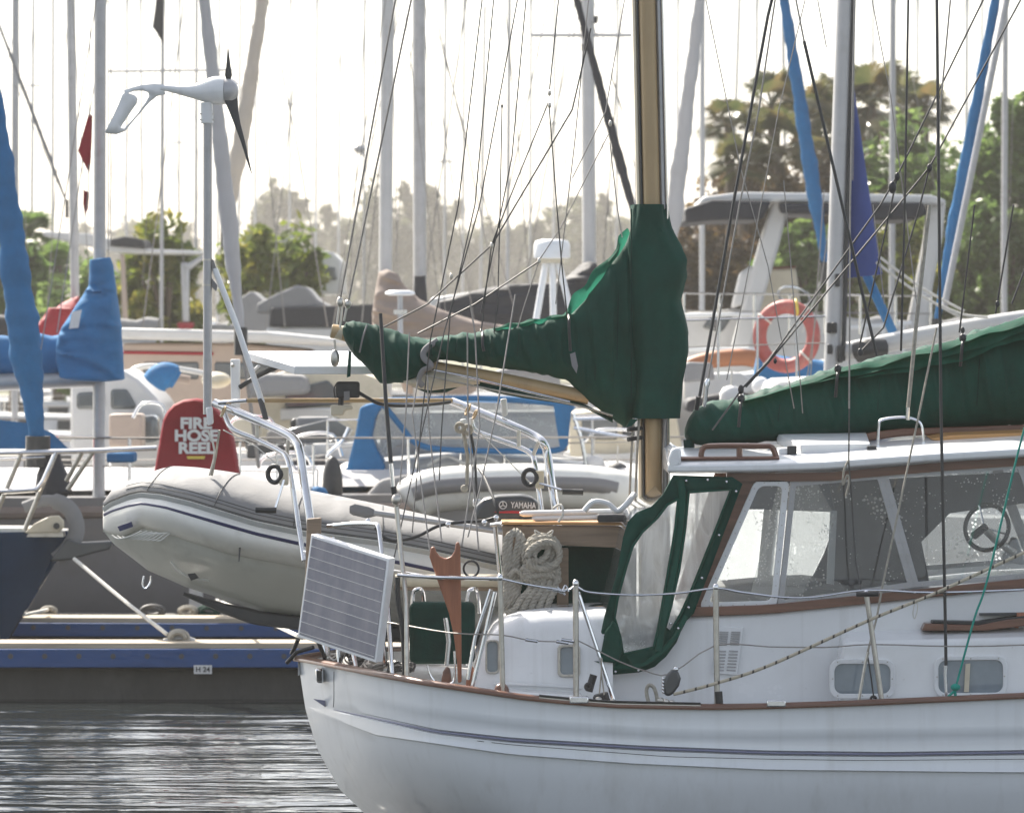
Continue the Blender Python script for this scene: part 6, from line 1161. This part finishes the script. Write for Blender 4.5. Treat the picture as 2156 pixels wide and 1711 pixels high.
for j, (dy0, dy1, xs0) in enumerate(((2, 14, 1560), (10, 34, 1700), (26, 48, 1800))):
    vs = []; n_ = 120
    for i in range(n_ + 1):
        x = xs0 + (2750 - xs0) * i / n_; yt, yb, _ = (lerp(ftab, x) + (1,))[:3]; u = min(1, i / 25); dd = 26.4 - .24 - .012 * j
        wv = 3.5 * math.sin(x * .045 + j * 2) + 3 * noise.noise(Vector((x * .03, j, 2)))
        y0 = yt + dy0 * 1 + (1 - u) * 6; y1 = y0 + (dy1 - dy0 + wv) * u + 1
        vs += [P(x, y0, dd + .17 - .05 * j), P(x, (y0 + y1) / 2, dd + .02 - .01 * math.sin(x * .08)), P(x, y1, dd - .015 + .012 * math.sin(x * .07 + j))]
    o = M().add(vs, [(3 * i + k, 3 * i + k + 1, 3 * i + k + 4, 3 * i + k + 3) for i in range(n_) for k in (0, 1)]).build('pleat', greenf, FC_, sharp=80)
for x, dy in ((1764, 0), (2027, 0), (1560, 0)):
    yt = lerp(ftab, x)[0]; M().tube(smooth([P(x + 4, yt - 4, 26.4), P(x, yt + 10, 26.14), P(x - 3, yt + 40, 26.12), P(x - 5, yt + 62, 26.14)], 4), .009, 7).build('tie', black, FC_); M().ball(P(x, yt + 3, 26.15), (.02, .015, .025), 8, 6).build('knot', black, FC_)
for x in (1640, 1850, 2060):
    yt, yb = lerp(ftab, x)[:2]; M().tube([P(x + 6 * math.sin(a), (yt + yb) / 2 - (yb - yt) / 2 * math.sin(a) * .98, 26.4 - .232 * math.cos(a)) for a in [R(-70 + 10 * k) for k in range(11)]], .003, 5).build('seam', greend, FC_)
M().tube([P(1450, 925, 26.3), P(1452, 955, 26.3)], .03, 10).build('boom_crutch_leg', greend, FC_)
# ================================================================ solar panels
def panel(name, label, quad, off, group, lines=9, edge=.03):
    """quad: four 3-D corners of the glass side (tl, tr, br, bl); off: thickness vector"""
    tl, tr, br, bl = [Vector(p) for p in quad]; n0 = (tr - tl).cross(bl - tl); e0 = Vector((0, 0, EH)); br = e0 + (br - e0) * ((tl - e0).dot(n0) / (br - e0).dot(n0)); t = thing(name, label, 'solar panel', (tl + tr + br + bl) / 4, group)
    M().prism3([tl, tr, br, bl], off).build('frame', whitem, t, bevel=.004)
    nn_ = (tr - tl).cross(bl - tl).normalized()
    if nn_.dot(Vector(off)) > 0: nn_ = -nn_
    u, v = tr - tl, bl - tl; e_ = edge
    def at(a, b): return (tl + (tr - tl) * a) * (1 - b) + (bl + (br - bl) * a) * b + nn_ * .003
    eu, ev = e_ / u.length, e_ / v.length
    M().add([at(eu, ev), at(1 - eu, ev), at(1 - eu, 1 - ev), at(eu, 1 - ev)], [(0, 1, 2, 3)]).build('cells', pv, t)
    for k in range(lines):
        b = ev + (1 - 2 * ev) * (k + .75) / lines; p0, p1 = at(eu, b), at(1 - eu, b); M().prism3([p0 + nn_ * .001, p1 + nn_ * .001, p1 + nn_ * .001 + v.normalized() * .0032, p0 + nn_ * .001 + v.normalized() * .0032], nn_ * .001).build('busbar', lett, t)
    return t
sp = panel('solar_panel', 'upright blue solar panel hung on the stern rail of the white ketch', [P(655, 1124, 25.75), P(819, 1176, 25.35), P(792, 1395, 25.30), P(626, 1340, 25.72)], (.035, .030, .004), 'solar panels on the ketch', 9, .016)
up_ = thing('solar_panel', 'flat solar panel with pale sky sheen painted into its glass, above the davits', 'solar panel', P(640, 770, 26.9), 'solar panels on the ketch')
fl_ = P(620, 771, 26.55); fr_ = fl_ + Vector((.62, .0, 0)); bl_ = P(514, 739, 27.05); br_ = bl_ + Vector((.70, .12, 0))
M().prism3([fl_, fr_, br_, bl_], (0, 0, -.045)).build('frame', whitem, up_, bevel=.004)
def ins(a, k=.93):
    c = (fl_ + fr_ + br_ + bl_) / 4; return c + (a - c) * k + Vector((0, 0, .003))
M().add([ins(fl_), ins(fr_), ins(br_), ins(bl_)], [(0, 1, 2, 3)]).build('glass', mat('sky_sheen_glass', (.55, .56, .58), .08, var=.03, coat=1.), up_)  # pale base colour stands for sky reflected in the glass
M().prism([(485, 756), (505, 756), (505, 872), (487, 872)], 26.95, .05).build('post', whitem, up_, bevel=.006); M().ball(P(490, 769, 26.94), .011, 8, 6).build('bolt', steeld, up_)
T('arm', [(505, 815, 26.95), (545, 790, 26.9), (585, 772, 26.85)], .014, black, up_, 8, 4); T('arm', [(520, 760, 26.95), (530, 780, 26.95), (545, 770, 26.9)], .01, whitem, up_, 8, 3)
for i, (x0, x1, dd, lb) in enumerate(((1640, 1838, 25.72, 'flat solar panel lying on the wheelhouse roof behind the grab rail'),)):
    t = thing('solar_panel', lb, 'solar panel', P(1740, 955, dd), 'solar panels on the ketch')
    a = P(1686, 936, dd); b_ = P(1832, 934, dd); M().prism3([a, b_, b_ + Vector((.02, .55, .05)), a + Vector((-.1, .55, .05))], (0, 0, -.055)).build('frame', whitem, t, bevel=.004)
    for x in (1662, 1830): M().box(P(x + 5, 950, dd - .01), .05, .05, .06).build('bracket', black, t, bevel=.004)
    M().prism([(1640, 944), (1662, 943), (1662, 957), (1640, 957)], dd - .02, .3).build('spacer', whitem, t, bevel=.004)
# ================================================================ wind turbine
WT = thing('wind_turbine', 'white wind turbine with a tail fin on a grey pole', 'wind turbine', P(437, 870, 26.9))
WD = 26.9
M().tube([P(437, 252, WD), P(437, 560, WD), P(437, 872, WD)], .025, 16).build('pole', alu, WT)
for y in (545, 598): M().tube([P(437, y, WD), P(437, y + 4, WD)], .028, 16).build('pole_band', steeld, WT)
M().prism([(444, 544), (450, 548), (456, 566), (447, 572)], WD - .015, .03).build('bracket', greyboat, WT); M().prism([(446, 585), (458, 600), (455, 614), (446, 604)], WD - .015, .03).build('bracket', greyboat, WT)
T('strut', [(452, 566, WD), (500, 690, WD - .05), (552, 848, WD - .1)], .017, whitem, WT, 12); T('strut_foot', [(548, 840, WD - .1), (556, 868, WD - .12), (560, 884, WD - .12)], .016, rubber, WT, 10)
M().tube([P(435, 216, WD), P(435, 226, WD), P(436, 260, WD)], [.034, .036, .036], 18).build('yaw_collar', whitem, WT, bevel=.003)
for x in (422, 449):
    for y in (240, 252): M().ball(P(x, y, WD - .02), .0055, 6, 4).build('bolt', steeld, WT)
prof = [(338, 179, 191), (352, 179.5, 193), (375, 181, 199), (395, 180, 205), (410, 177, 209), (425, 171, 214), (438, 165, 217), (450, 161, 220), (462, 161, 221), (472, 164, 220)]
rg = []
for x, yt, yb in prof: c0 = P(x, (yt + yb) / 2, WD); h = (yb - yt) / 2 * WD / F; rg.append([c0 + Vector((0, math.cos(a) * h * .92, math.sin(a) * h)) for a in [2 * math.pi * k / 20 for k in range(20)]])
M().loft(rg).build('nacelle', white, WT, sharp=60)
rg = []
for x, h in ((473, 27), (482, 27), (490, 24), (497, 18), (501, 10), (502, 2)): c0 = P(x, 193, WD); h = h * WD / F; rg.append([c0 + Vector((0, math.cos(a) * h, math.sin(a) * h)) for a in [2 * math.pi * k / 20 for k in range(20)]])
M().loft(rg).build('spinner', alu, WT, sharp=60)
tail = [(345, 178), (322, 177), (300, 179), (280, 184), (261, 190), (262, 197), (258, 199), (250, 220), (236, 250), (221, 278), (224, 281), (245, 283), (262, 277), (275, 262), (295, 238), (315, 215), (330, 203), (348, 199)]
holeT = [(270, 196), (282, 192), (300, 191), (312, 195), (314, 203), (306, 217), (290, 240), (262, 271), (254, 269), (258, 262), (275, 236), (288, 218), (290, 208), (284, 201)]
holed(tail, [holeT], WD, .018, 'tail_fin', white, WT)
def blade(pts, d, tw):
    rg = []
    for x, y, w_, yy in pts: c0 = P(x, y, d + yy); rg.append([c0 + Vector((math.cos(a) * w_, math.sin(a) * w_ * .35 + math.cos(a) * w_ * tw, 0)) for a in [2 * math.pi * k / 10 for k in range(10)]])
    M().loft(rg).build('blade', black, WT, sharp=70)
blade([(481, 168, .012, 0), (481, 158, .020, 0), (481, 142, .013, .01), (480.5, 120, .007, .02), (480, 100, .002, .03)], WD, .9)
blade([(487, 196, .034, -.02), (487, 214, .036, -.03), (492, 234, .026, -.04), (500, 262, .018, -.06), (512, 300, .012, -.08), (524, 345, .006, -.1), (530, 366, .002, -.12)], WD, .5)
blade([(492, 180, .02, .05), (490, 176, .03, .12), (488, 170, .02, .25), (487, 166, .008, .45)], WD, .2)
# ================================================================ floodlight, outboard, dinghy
FLT = thing('floodlight', 'black floodlight with its cable on the davit cross bar', 'lamp', P(730, 845, 26.7), None)
M().prism(rrect(707, 803, 757, 838, 6), 26.6, .09).build('housing', black, FLT, bevel=.01); M().prism([(724, 824), (736, 823), (736, 842), (724, 843)], 26.58, .02).build('junction', greyc, FLT)
T('bracket', [(718, 838, 26.65), (717, 856, 26.65)], .016, black, FLT); M().prism([(696, 852), (742, 854), (742, 862), (726, 864), (724, 874), (697, 875)], 26.62, .08).build('mount', cream, FLT, bevel=.008)
T('cable', [(755, 826, 26.6), (775, 838, 26.6), (800, 850, 26.6), (840, 854, 26.65), (900, 852, 26.8), (948, 846, 26.9)], .010, black, FLT, 8, 5); T('cable', [(708, 808, 26.6), (703, 820, 26.6), (706, 838, 26.62)], .004, black, FLT, 6, 4)
OB = thing('outboard_motor', 'dark grey outboard motor with a red line behind the gallows', 'outboard motor', P(1075, 1100, 26.6))
M().prism([(996, 1092), (1002, 1066), (1018, 1050), (1050, 1043), (1100, 1042), (1124, 1047), (1134, 1060), (1136, 1092), (1100, 1100), (1010, 1100)], 26.55, .28).build('cowl', cowl, OB, bevel=.03, seg=3)
M().prism([(1040, 1077), (1078, 1075), (1137, 1078), (1137, 1083), (1080, 1080), (1052, 1080)], 26.535, .02).build('stripe', mred, OB)
text_mesh('YAMAHA', .046, P(1102, 1064, 26.545), lett, 'lettering', OB, .002, .0012, tilt=0, lean=-.03, sx=.74)
M().ring(P(1059, 1063, 26.545), .0205, .003, Vector((0, 1, 0)), 24, 6).build('emblem_ring', lett, OB)
for a_ in (math.pi / 2, math.pi / 2 + 2.094, math.pi / 2 + 4.189):
    c_ = P(1059, 1063, 26.543); dv_ = Vector((math.cos(a_), 0, math.sin(a_))) * .017; M().tube([c_ - dv_ * .2, c_ + dv_], .0032, 6).build('emblem_bar', lett, OB)
M().box(P(1080, 1140, 26.7), .12, .14, .3).build('leg', cowl, OB, bevel=.03)
DY = thing('dinghy', 'grey inflatable dinghy with a canvas cover hanging from the davits', 'dinghy', P(640, 1300, 27.1))
DD = 27.0
topp = [(217, 1058), (235, 1030), (280, 1006), (330, 990), (353, 986), (400, 990), (480, 1002), (600, 1032), (700, 1052), (800, 1072), (900, 1095), (1000, 1118), (1085, 1138)]
seam = [(217, 1064), (235, 1052), (270, 1038), (297, 1032), (340, 1036), (400, 1050), (539, 1092), (637, 1112), (791, 1132), (900, 1152), (1043, 1184), (1085, 1192)]
strp = [(217, 1086), (240, 1076), (270, 1067), (302, 1062), (350, 1070), (420, 1090), (539, 1124), (637, 1146), (791, 1174), (904, 1198), (1085, 1240)]
tbot = [(219, 1119), (232, 1124), (260, 1128), (300, 1110), (345, 1120), (400, 1140), (480, 1165), (560, 1180), (640, 1195), (800, 1225), (1085, 1285)]
keel = [(219, 1120), (237, 1147), (302, 1207), (378, 1246), (471, 1280), (540, 1300), (640, 1312), (800, 1330), (1085, 1350)]
def ddep(x): u = min(1, max(0, (x - 217) / 260)); return 26.72 + .62 * (1 - u) ** 2
def bowf(x): u = min(1, max(0, (x - 217) / 260)); return math.sqrt(1 - (1 - u) ** 2)
XS = [217 + 868 * (i / 60) ** 1.7 for i in range(61)]
def section(x, kind):
    t_, s_, st, b_, k_ = [lerp(tt, x)[0] for tt in (topp, seam, strp, tbot, keel)]; dn = ddep(x); mid = 27.34
    return t_, s_, st, b_, k_, dn, mid
tb = []; cv = []; hb = []
for x in XS:
    t_, s_, st, b_, k_, dn, mid = section(x, 0)
    r1 = .13 * bowf(x) + .01
    # near tube from seam to lower edge, bulging towards the viewer
    ring = []
    for k in range(9):
        u = k / 8; y = s_ + (b_ - s_) * u; ring.append(P(x, y, dn) - Vector((0, r1 * math.sin(math.pi * u) ** .8, 0)))
    far = [Vector((p.x, 2 * mid - p.y, p.z)) for p in ring[::-1]]
    tb.append(ring + far)
    ring = []
    for k in range(11):
        u = k / 10; y = s_ + (t_ - s_) * math.sin(u * math.pi / 2) ** .9; ring.append(P(x, y, dn) + Vector((0, (mid - dn) * (1 - math.cos(u * math.pi / 2)) * 1.0 - .02, 0)))
    cv.append(ring + [Vector((p.x, 2 * mid - p.y, p.z)) for p in ring[-2::-1]])
    ring = []
    for k in range(9):
        u = k / 8; y = b_ - 6 + (k_ - b_ + 6) * u ** 1.0; ring.append(P(x, y, dn) + Vector((0, .02 + (mid - dn - .02) * u ** 1.6, 0)))
    hb.append(ring + [Vector((p.x, 2 * mid - p.y, p.z)) for p in ring[-2::-1]])
TUBE = M().loft(tb).build('tube', pvc, DY, sharp=60)
COV = M().loft(cv, closed=False, caps=False).build('canvas_cover', greyc, DY, sharp=60)
M().loft(hb, closed=False, caps=False).build('hull', mat('olive_grp', (.56, .56, .51), .35, var=.07, scale=2, dirt=(.24, .24, .21), dscale=2.5, damt=.6, coat=.2), DY, sharp=60)
def along(tab, dy, proud, r, name, m, x0=219, x1=1085):
    ps = []
    for x in XS:
        if x0 <= x <= x1: t_, s_, st, b_, k_, dn, mid = section(x, 0); y = lerp(tab, x)[0] + dy; u = min(1, max(0, (y - s_) / (b_ - s_))); ps.append(P(x, y, dn - (.13 * bowf(x) + .01) * math.sin(math.pi * u) ** .8 - proud))
    M().tube(ps, r, 8).build(name, m, TUBE)
along(seam, 1, .004, [(.006, .010)] * 200, 'rope_seam', rubber) if False else None
def along2(tab, dy, proud, rr, name, m, x0=219, x1=1085):
    ps = []
    for x in XS:
        if x0 <= x <= x1: t_, s_, st, b_, k_, dn, mid = section(x, 0); y = lerp(tab, x)[0] + dy; u = min(1, max(0, (y - s_) / (b_ - s_))); ps.append(P(x, y, dn - (.13 * bowf(x) + .01) * math.sin(math.pi * u) ** .8 - proud))
    M().tube(ps, [rr] * len(ps), 8).build(name, m, TUBE)
along2(seam, 2, .002, (.010, .006), 'cover_hem', rubber); along2(strp, 0, .0, (.013, .005), 'stripe', bluest)
along2(seam, 14, .001, (.026, .004), 'strake', rubber_l := mat('grey_strake', (.40, .41, .40), .5, var=.1, scale=6, dirt=(.2, .2, .19)))
for dy in (-10, -17):
    ps = []
    for x in XS:
        if 262 < x < 1080: t_, s_, st, b_, k_, dn, mid = section(x, 0); u = min(.9, -dy / max(8, (s_ - t_))); a = math.asin(u); ps.append(P(x, s_ + dy, dn) + Vector((0, (mid - dn) * (1 - math.cos(a)) - .026, 0)))
    M().tube(ps, .0022, 5).build('stitching', rubber, COV)
for x0, sl in ((348, -38), (492, -40), (640, -22), (800, 8)):
    ps = []
    for k in range(9):
        u = k / 8; x = x0 + sl * (1 - u); t_, s_, st, b_, k_, dn, mid = section(x, 0); y = s_ + (t_ - s_) * math.sin(u * math.pi / 2) ** .9; ps.append(P(x, y, dn) + Vector((0, (mid - dn) * (1 - math.cos(u * math.pi / 2)) - .024, .003)))
    M().tube(ps, .0026, 5).build('cover_seam', rubber, COV)
kp = [P(x, lerp(keel, x)[0], 27.34) for x in XS if 380 < x < 1080]; M().tube(kp, [(.012 + .03 * min(1, i / 10), .03) for i in range(len(kp))], 8).build('keel_guard', rubber, DY)
M().prism([(247, 1108), (276, 1098), (279, 1109), (252, 1118)], 26.93, .05).build('handle_patch', bluest, TUBE)
M().tube(smooth([P(303, 1212, 27.3), P(300, 1232, 27.3), P(308, 1238, 27.3), P(317, 1224, 27.3), P(318, 1212, 27.3)], 4), .006, 7).build('bow_eye', steel, DY)
M().prism([(503, 1152), (507, 1152), (504, 1182), (502, 1182)], 26.62, .01).build('patch', rubber, TUBE)
M().tube(smooth([P(360, 1182, 26.98), P(375, 1200, 26.97), P(400, 1215, 26.96), P(440, 1222, 26.95)], 4), [(.006, .02)] * 13, 8).build('drain_flap', pvc, DY); M().prism([(395, 1208), (410, 1206), (418, 1216), (402, 1222)], 26.93, .03).build('drain', black, DY)
# wrinkled slack fabric under the bow
for i in range(9):
    x0 = 236 + i * 11; M().tube(smooth([P(x0, 1126 + i * 1.2, 26.98 - i * .012), P(x0 + 14, 1134 + i * .4, 26.95 - i * .012), P(x0 + 40, 1128 - i * 1.0, 26.9 - i * .008), P(x0 + 62, 1117 + i * 1.2, 26.88 - i * .006)], 4), [(.004, .006)] * 13, 6).build('fold', pvc, TUBE)
for a, b in (((566, 1002), (581, 1000)),): pass
oar = thing('oar', 'grey oar lying along the edge of the dinghy cover', 'oar', P(900, 1110, 26.75))
M().tube([P(736, 1072, 26.68), P(745, 1072, 26.68), P(775, 1079, 26.68), P(792, 1080, 26.68)], [(.02, .012), (.033, .014), (.033, .014), (.016, .012)], 10).build('blade', greyc, oar); M().tube([P(788, 1079, 26.68), P(930, 1100, 26.62), P(1075, 1122, 26.55)], .017, 10).build('shaft', alu, oar)
setp(M().tube(smooth([P(437, 905, 26.85), P(452, 950, 26.85), P(441, 1000, 26.95)], 3), .006, 7).build('davit_fall', ropew), 'pale davit rope from the turbine pole to the dinghy bow', 'rope')
setp(M().tube([P(462, 905, 26.85), P(454, 960, 26.88), P(446, 1000, 26.95)], .007, 7).build('davit_fall', ropem), 'tan davit rope beside the pale one above the dinghy bow', 'rope')
hk = thing('davit_tackle', 'rusty hook tackle hanging from the right davit', 'tackle', P(982, 1030, 27.0))
T('rope', [(975, 905, 27.0), (984, 960, 27.0), (983, 1020, 27.0)], .011, ropem, hk); T('chain', [(990, 905, 27.0), (1000, 960, 27.0), (1002, 1010, 27.0), (1006, 1070, 26.9)], .008, black, hk); M().ball(P(978, 1028, 27.0), (.022, .016, .022)).build('hook', ropem, hk)
for x, y in ((968, 900), (985, 904)): M().ring(P(x, y, 26.98), .022, .012, Vector((.3, 1, 0)), 16, 8).build('sheave', ropem, hk)
M().box(P(1004, 1058, 26.88), .045, .03, .04).build('clip', steel, hk, bevel=.006)
for lb, pts in (('fine pale line from the left davit down to its winch', [(470, 905, 26.8), (540, 940, 26.7), (580, 975, 26.6)]), ('fine pale line from the right davit down to its winch', [(1000, 900, 27.1), (1060, 960, 27.0), (1120, 1020, 26.9)])): setp(M().tube([P(*p) for p in pts], .0035, 6).build('winch_line', ropew), lb, 'rope')
for lb, cx_, cy_, dd, hx, hy in (('hand winch with a black handle on the left davit', 592, 998, 26.45, 560, 1073), ('hand winch with a black handle on the right davit', 1130, 1005, 26.9, 1206, 1035)):
    t = thing('hand_winch', lb, 'winch', P(cx_, cy_ + 20, dd), 'winches on the davits')
    M().ring(P(cx_ - 14, cy_, dd), .045, .014, Vector((.6, 1, 0)), 20, 8).build('drum', black, t); M().box(P(cx_ + 6, cy_ + 4, dd), .05, .06, .10).build('bracket', cream, t, bevel=.006)
    T('crank', [(cx_ + 6, cy_ + 12, dd - .05), (hx + (20 if hx < cx_ else -24), hy - 4, dd - .08)], .007, steel, t); T('handle', [(hx - 22, hy, dd - .09), (hx + 22, hy + 1, dd - .09)], .017, black, t, 10)
# ================================================================ rope coils on the gallows
def strand(pts, r, name, m, parent, tw=True, sm=8):
    ps = smooth([P(*p) for p in pts], sm) if not isinstance(pts[0], Vector) else smooth(pts, sm)
    # three-strand laid rope
    mm_ = M(); L_ = 0; acc = []
    for i, p in enumerate(ps):
        if i: L_ += (p - ps[i - 1]).length
        acc.append(L_)
    up_ = None; tracks = [[], [], []]
    dense = []
    for i in range(len(ps) - 1):
        seg_ = max(1, int((ps[i + 1] - ps[i]).length / .006))
        for k in range(seg_): dense.append((ps[i].lerp(ps[i + 1], k / seg_), acc[i] + (acc[i + 1] - acc[i]) * k / seg_, (ps[i + 1] - ps[i]).normalized()))
    for p, l_, t_ in dense:
        if up_ is None: up_ = t_.orthogonal().normalized()
        up_ = (up_ - t_ * up_.dot(t_)).normalized(); b_ = t_.cross(up_)
        for j in range(3): a = l_ / .07 * 6.283 + j * 2.094; tracks[j].append(p + (up_ * math.cos(a) + b_ * math.sin(a)) * r * .5)
    for tr_ in tracks: mm_.tube(tr_, r * .56, 6)
    return mm_.build(name, m, parent)
RC = thing('rope_coil', 'thick knotted rope coil hanging from the gallows beam, right one', 'rope', P(1135, 1290, 25.9), 'rope coils on the gallows')
rn = random.Random(4)
def loop(cx, cy, rx, ry, d, r, nm, tilt=0., ph=0.):
    pts = []
    for i in range(15):
        a = ph + 2 * math.pi * i / 14; x = rx * math.cos(a); y = ry * math.sin(a)
        pts.append((cx + x * math.cos(tilt) - y * math.sin(tilt) + rn.uniform(-1.2, 1.2), cy + x * math.sin(tilt) + y * math.cos(tilt) + rn.uniform(-1.2, 1.2), d + .02 * math.sin(a + 1)))
    strand(pts, r, nm, ropem, RC, sm=4)
for rx, ry, dd, tl_ in ((40, 36, 25.93, -.5), (37, 31, 25.89, -.6), (30, 22, 25.88, -.7), (20, 12, 25.86, -.8), (34, 27, 25.85, -.3)): loop(1139 + (6 if dd == 25.85 else 0), 1165 + (4 if dd == 25.85 else 0), rx, ry, dd, .0195, 'coil', tl_, dd * 31)
for k in range(3): loop(1138 + k * 1.5, 1196 + k * 11, 37 - k, 8, 25.88, .0195, 'wrap', .05 * k - .08, k)
for j in range(5):
    x = 1112 + j * 13; strand([(x + 8, 1218, 25.9), (x + 4, 1240, 25.86), (x - 4 - 6 * (5 - j) * .4, 1262, 25.84), (x - 30 + 4 * j, 1284, 25.84), (x - 48 + 7 * j, 1292, 25.86)], .019, 'hanging_strand', ropem, RC, sm=5)
for s_ in (-1, 1): M().tube(smooth([P(1145, 1132, 25.95), P(1145 + s_ * 16, 1124, 25.93), P(1145 + s_ * 18, 1116, 25.93), P(1146, 1128, 25.94)], 5), .004, 6).build('lashing', ropew, RC)
strand([(1132, 1160, 25.9), (1140, 1140, 25.92), (1146, 1128, 25.96)], .012, 'neck', ropem, RC)
RC2 = thing('rope_coil', 'slim hank of rope hanging on the gallows beam, left one', 'rope', P(1078, 1290, 25.9), 'rope coils on the gallows')
for j in range(4):
    x = 1068 + j * 9; strand([(1086, 1116, 25.96), (x + 2 + (4 if j > 1 else -4), 1135, 25.92), (x - 4, 1180, 25.9), (x - 2, 1225, 25.9), (x - 6, 1260, 25.88), (x - 10 + j * 4, 1290, 25.88)], .017, 'hanging_strand', ropem, RC2, sm=5)
strand([(1072, 1212, 25.86), (1084, 1200, 25.85), (1096, 1208, 25.86), (1098, 1222, 25.87), (1082, 1226, 25.86)], .013, 'turn', ropem, RC2, sm=5)
# clutter on the gallows top
setp(M().tube(smooth([P(1165, 1070, 26.0), P(1180, 1062, 25.98), P(1186, 1080, 25.95), P(1176, 1098, 25.96)], 5), .007, 7).build('lashing_rope', ropew), 'white lashing rope over the white poles', 'rope')
setp(M().tube(smooth([P(1230, 1075, 26.0), P(1250, 1056, 26), P(1280, 1060, 26), P(1300, 1075, 26), P(1320, 1060, 26), P(1335, 1040, 26.1)], 5), .016, 8).build('hose', whitem), 'white hose lying on the gallows top by the tan mast', 'hose')
setp(M().box(P(1288, 1090, 26.0), .16, .14, .04).build('black_pad', black, bevel=.01), 'black pad under the white poles on the gallows top', 'pad')
for i, (x0, lb) in enumerate(((1330, 'grey halyard left of the tan mast foot'), (1342, 'tan halyard hugging the tan mast foot'), (1398, 'grey halyard right of the tan mast foot'))):
    setp(M().tube(smooth([P(x0 + 4, 880, 26.28), P(x0 - 1, 960, 26.27), P(x0 - 6 if i < 2 else x0 - 2, 1090, 26.27)], 4), .007, 7).build('mast_halyard', ropem if i != 2 else wire), lb, 'rope', 'halyards along the mizzen mast')
# ================================================================ sea air
HZ = M().box((0, 340, 29), 900, 720, 62).build('haze', mat('haze_tmp', (1, 1, 1))); HZ.data.materials.clear()
hm_ = bpy.data.materials.new('haze_air'); hm_.use_nodes = True; n_ = hm_.node_tree
for nd in list(n_.nodes):
    if nd.type == 'BSDF_PRINCIPLED': n_.nodes.remove(nd)
pvn = n_.nodes.new('ShaderNodeVolumePrincipled'); pvn.inputs['Color'].default_value = (1, .97, .92, 1); pvn.inputs['Density'].default_value = .00042; pvn.inputs['Anisotropy'].default_value = .35
n_.links.new(pvn.outputs[0], n_.nodes['Material Output'].inputs['Volume']); HZ.data.materials.append(hm_); setp(HZ, kind='stuff'); HZ.display_type = 'WIRE'
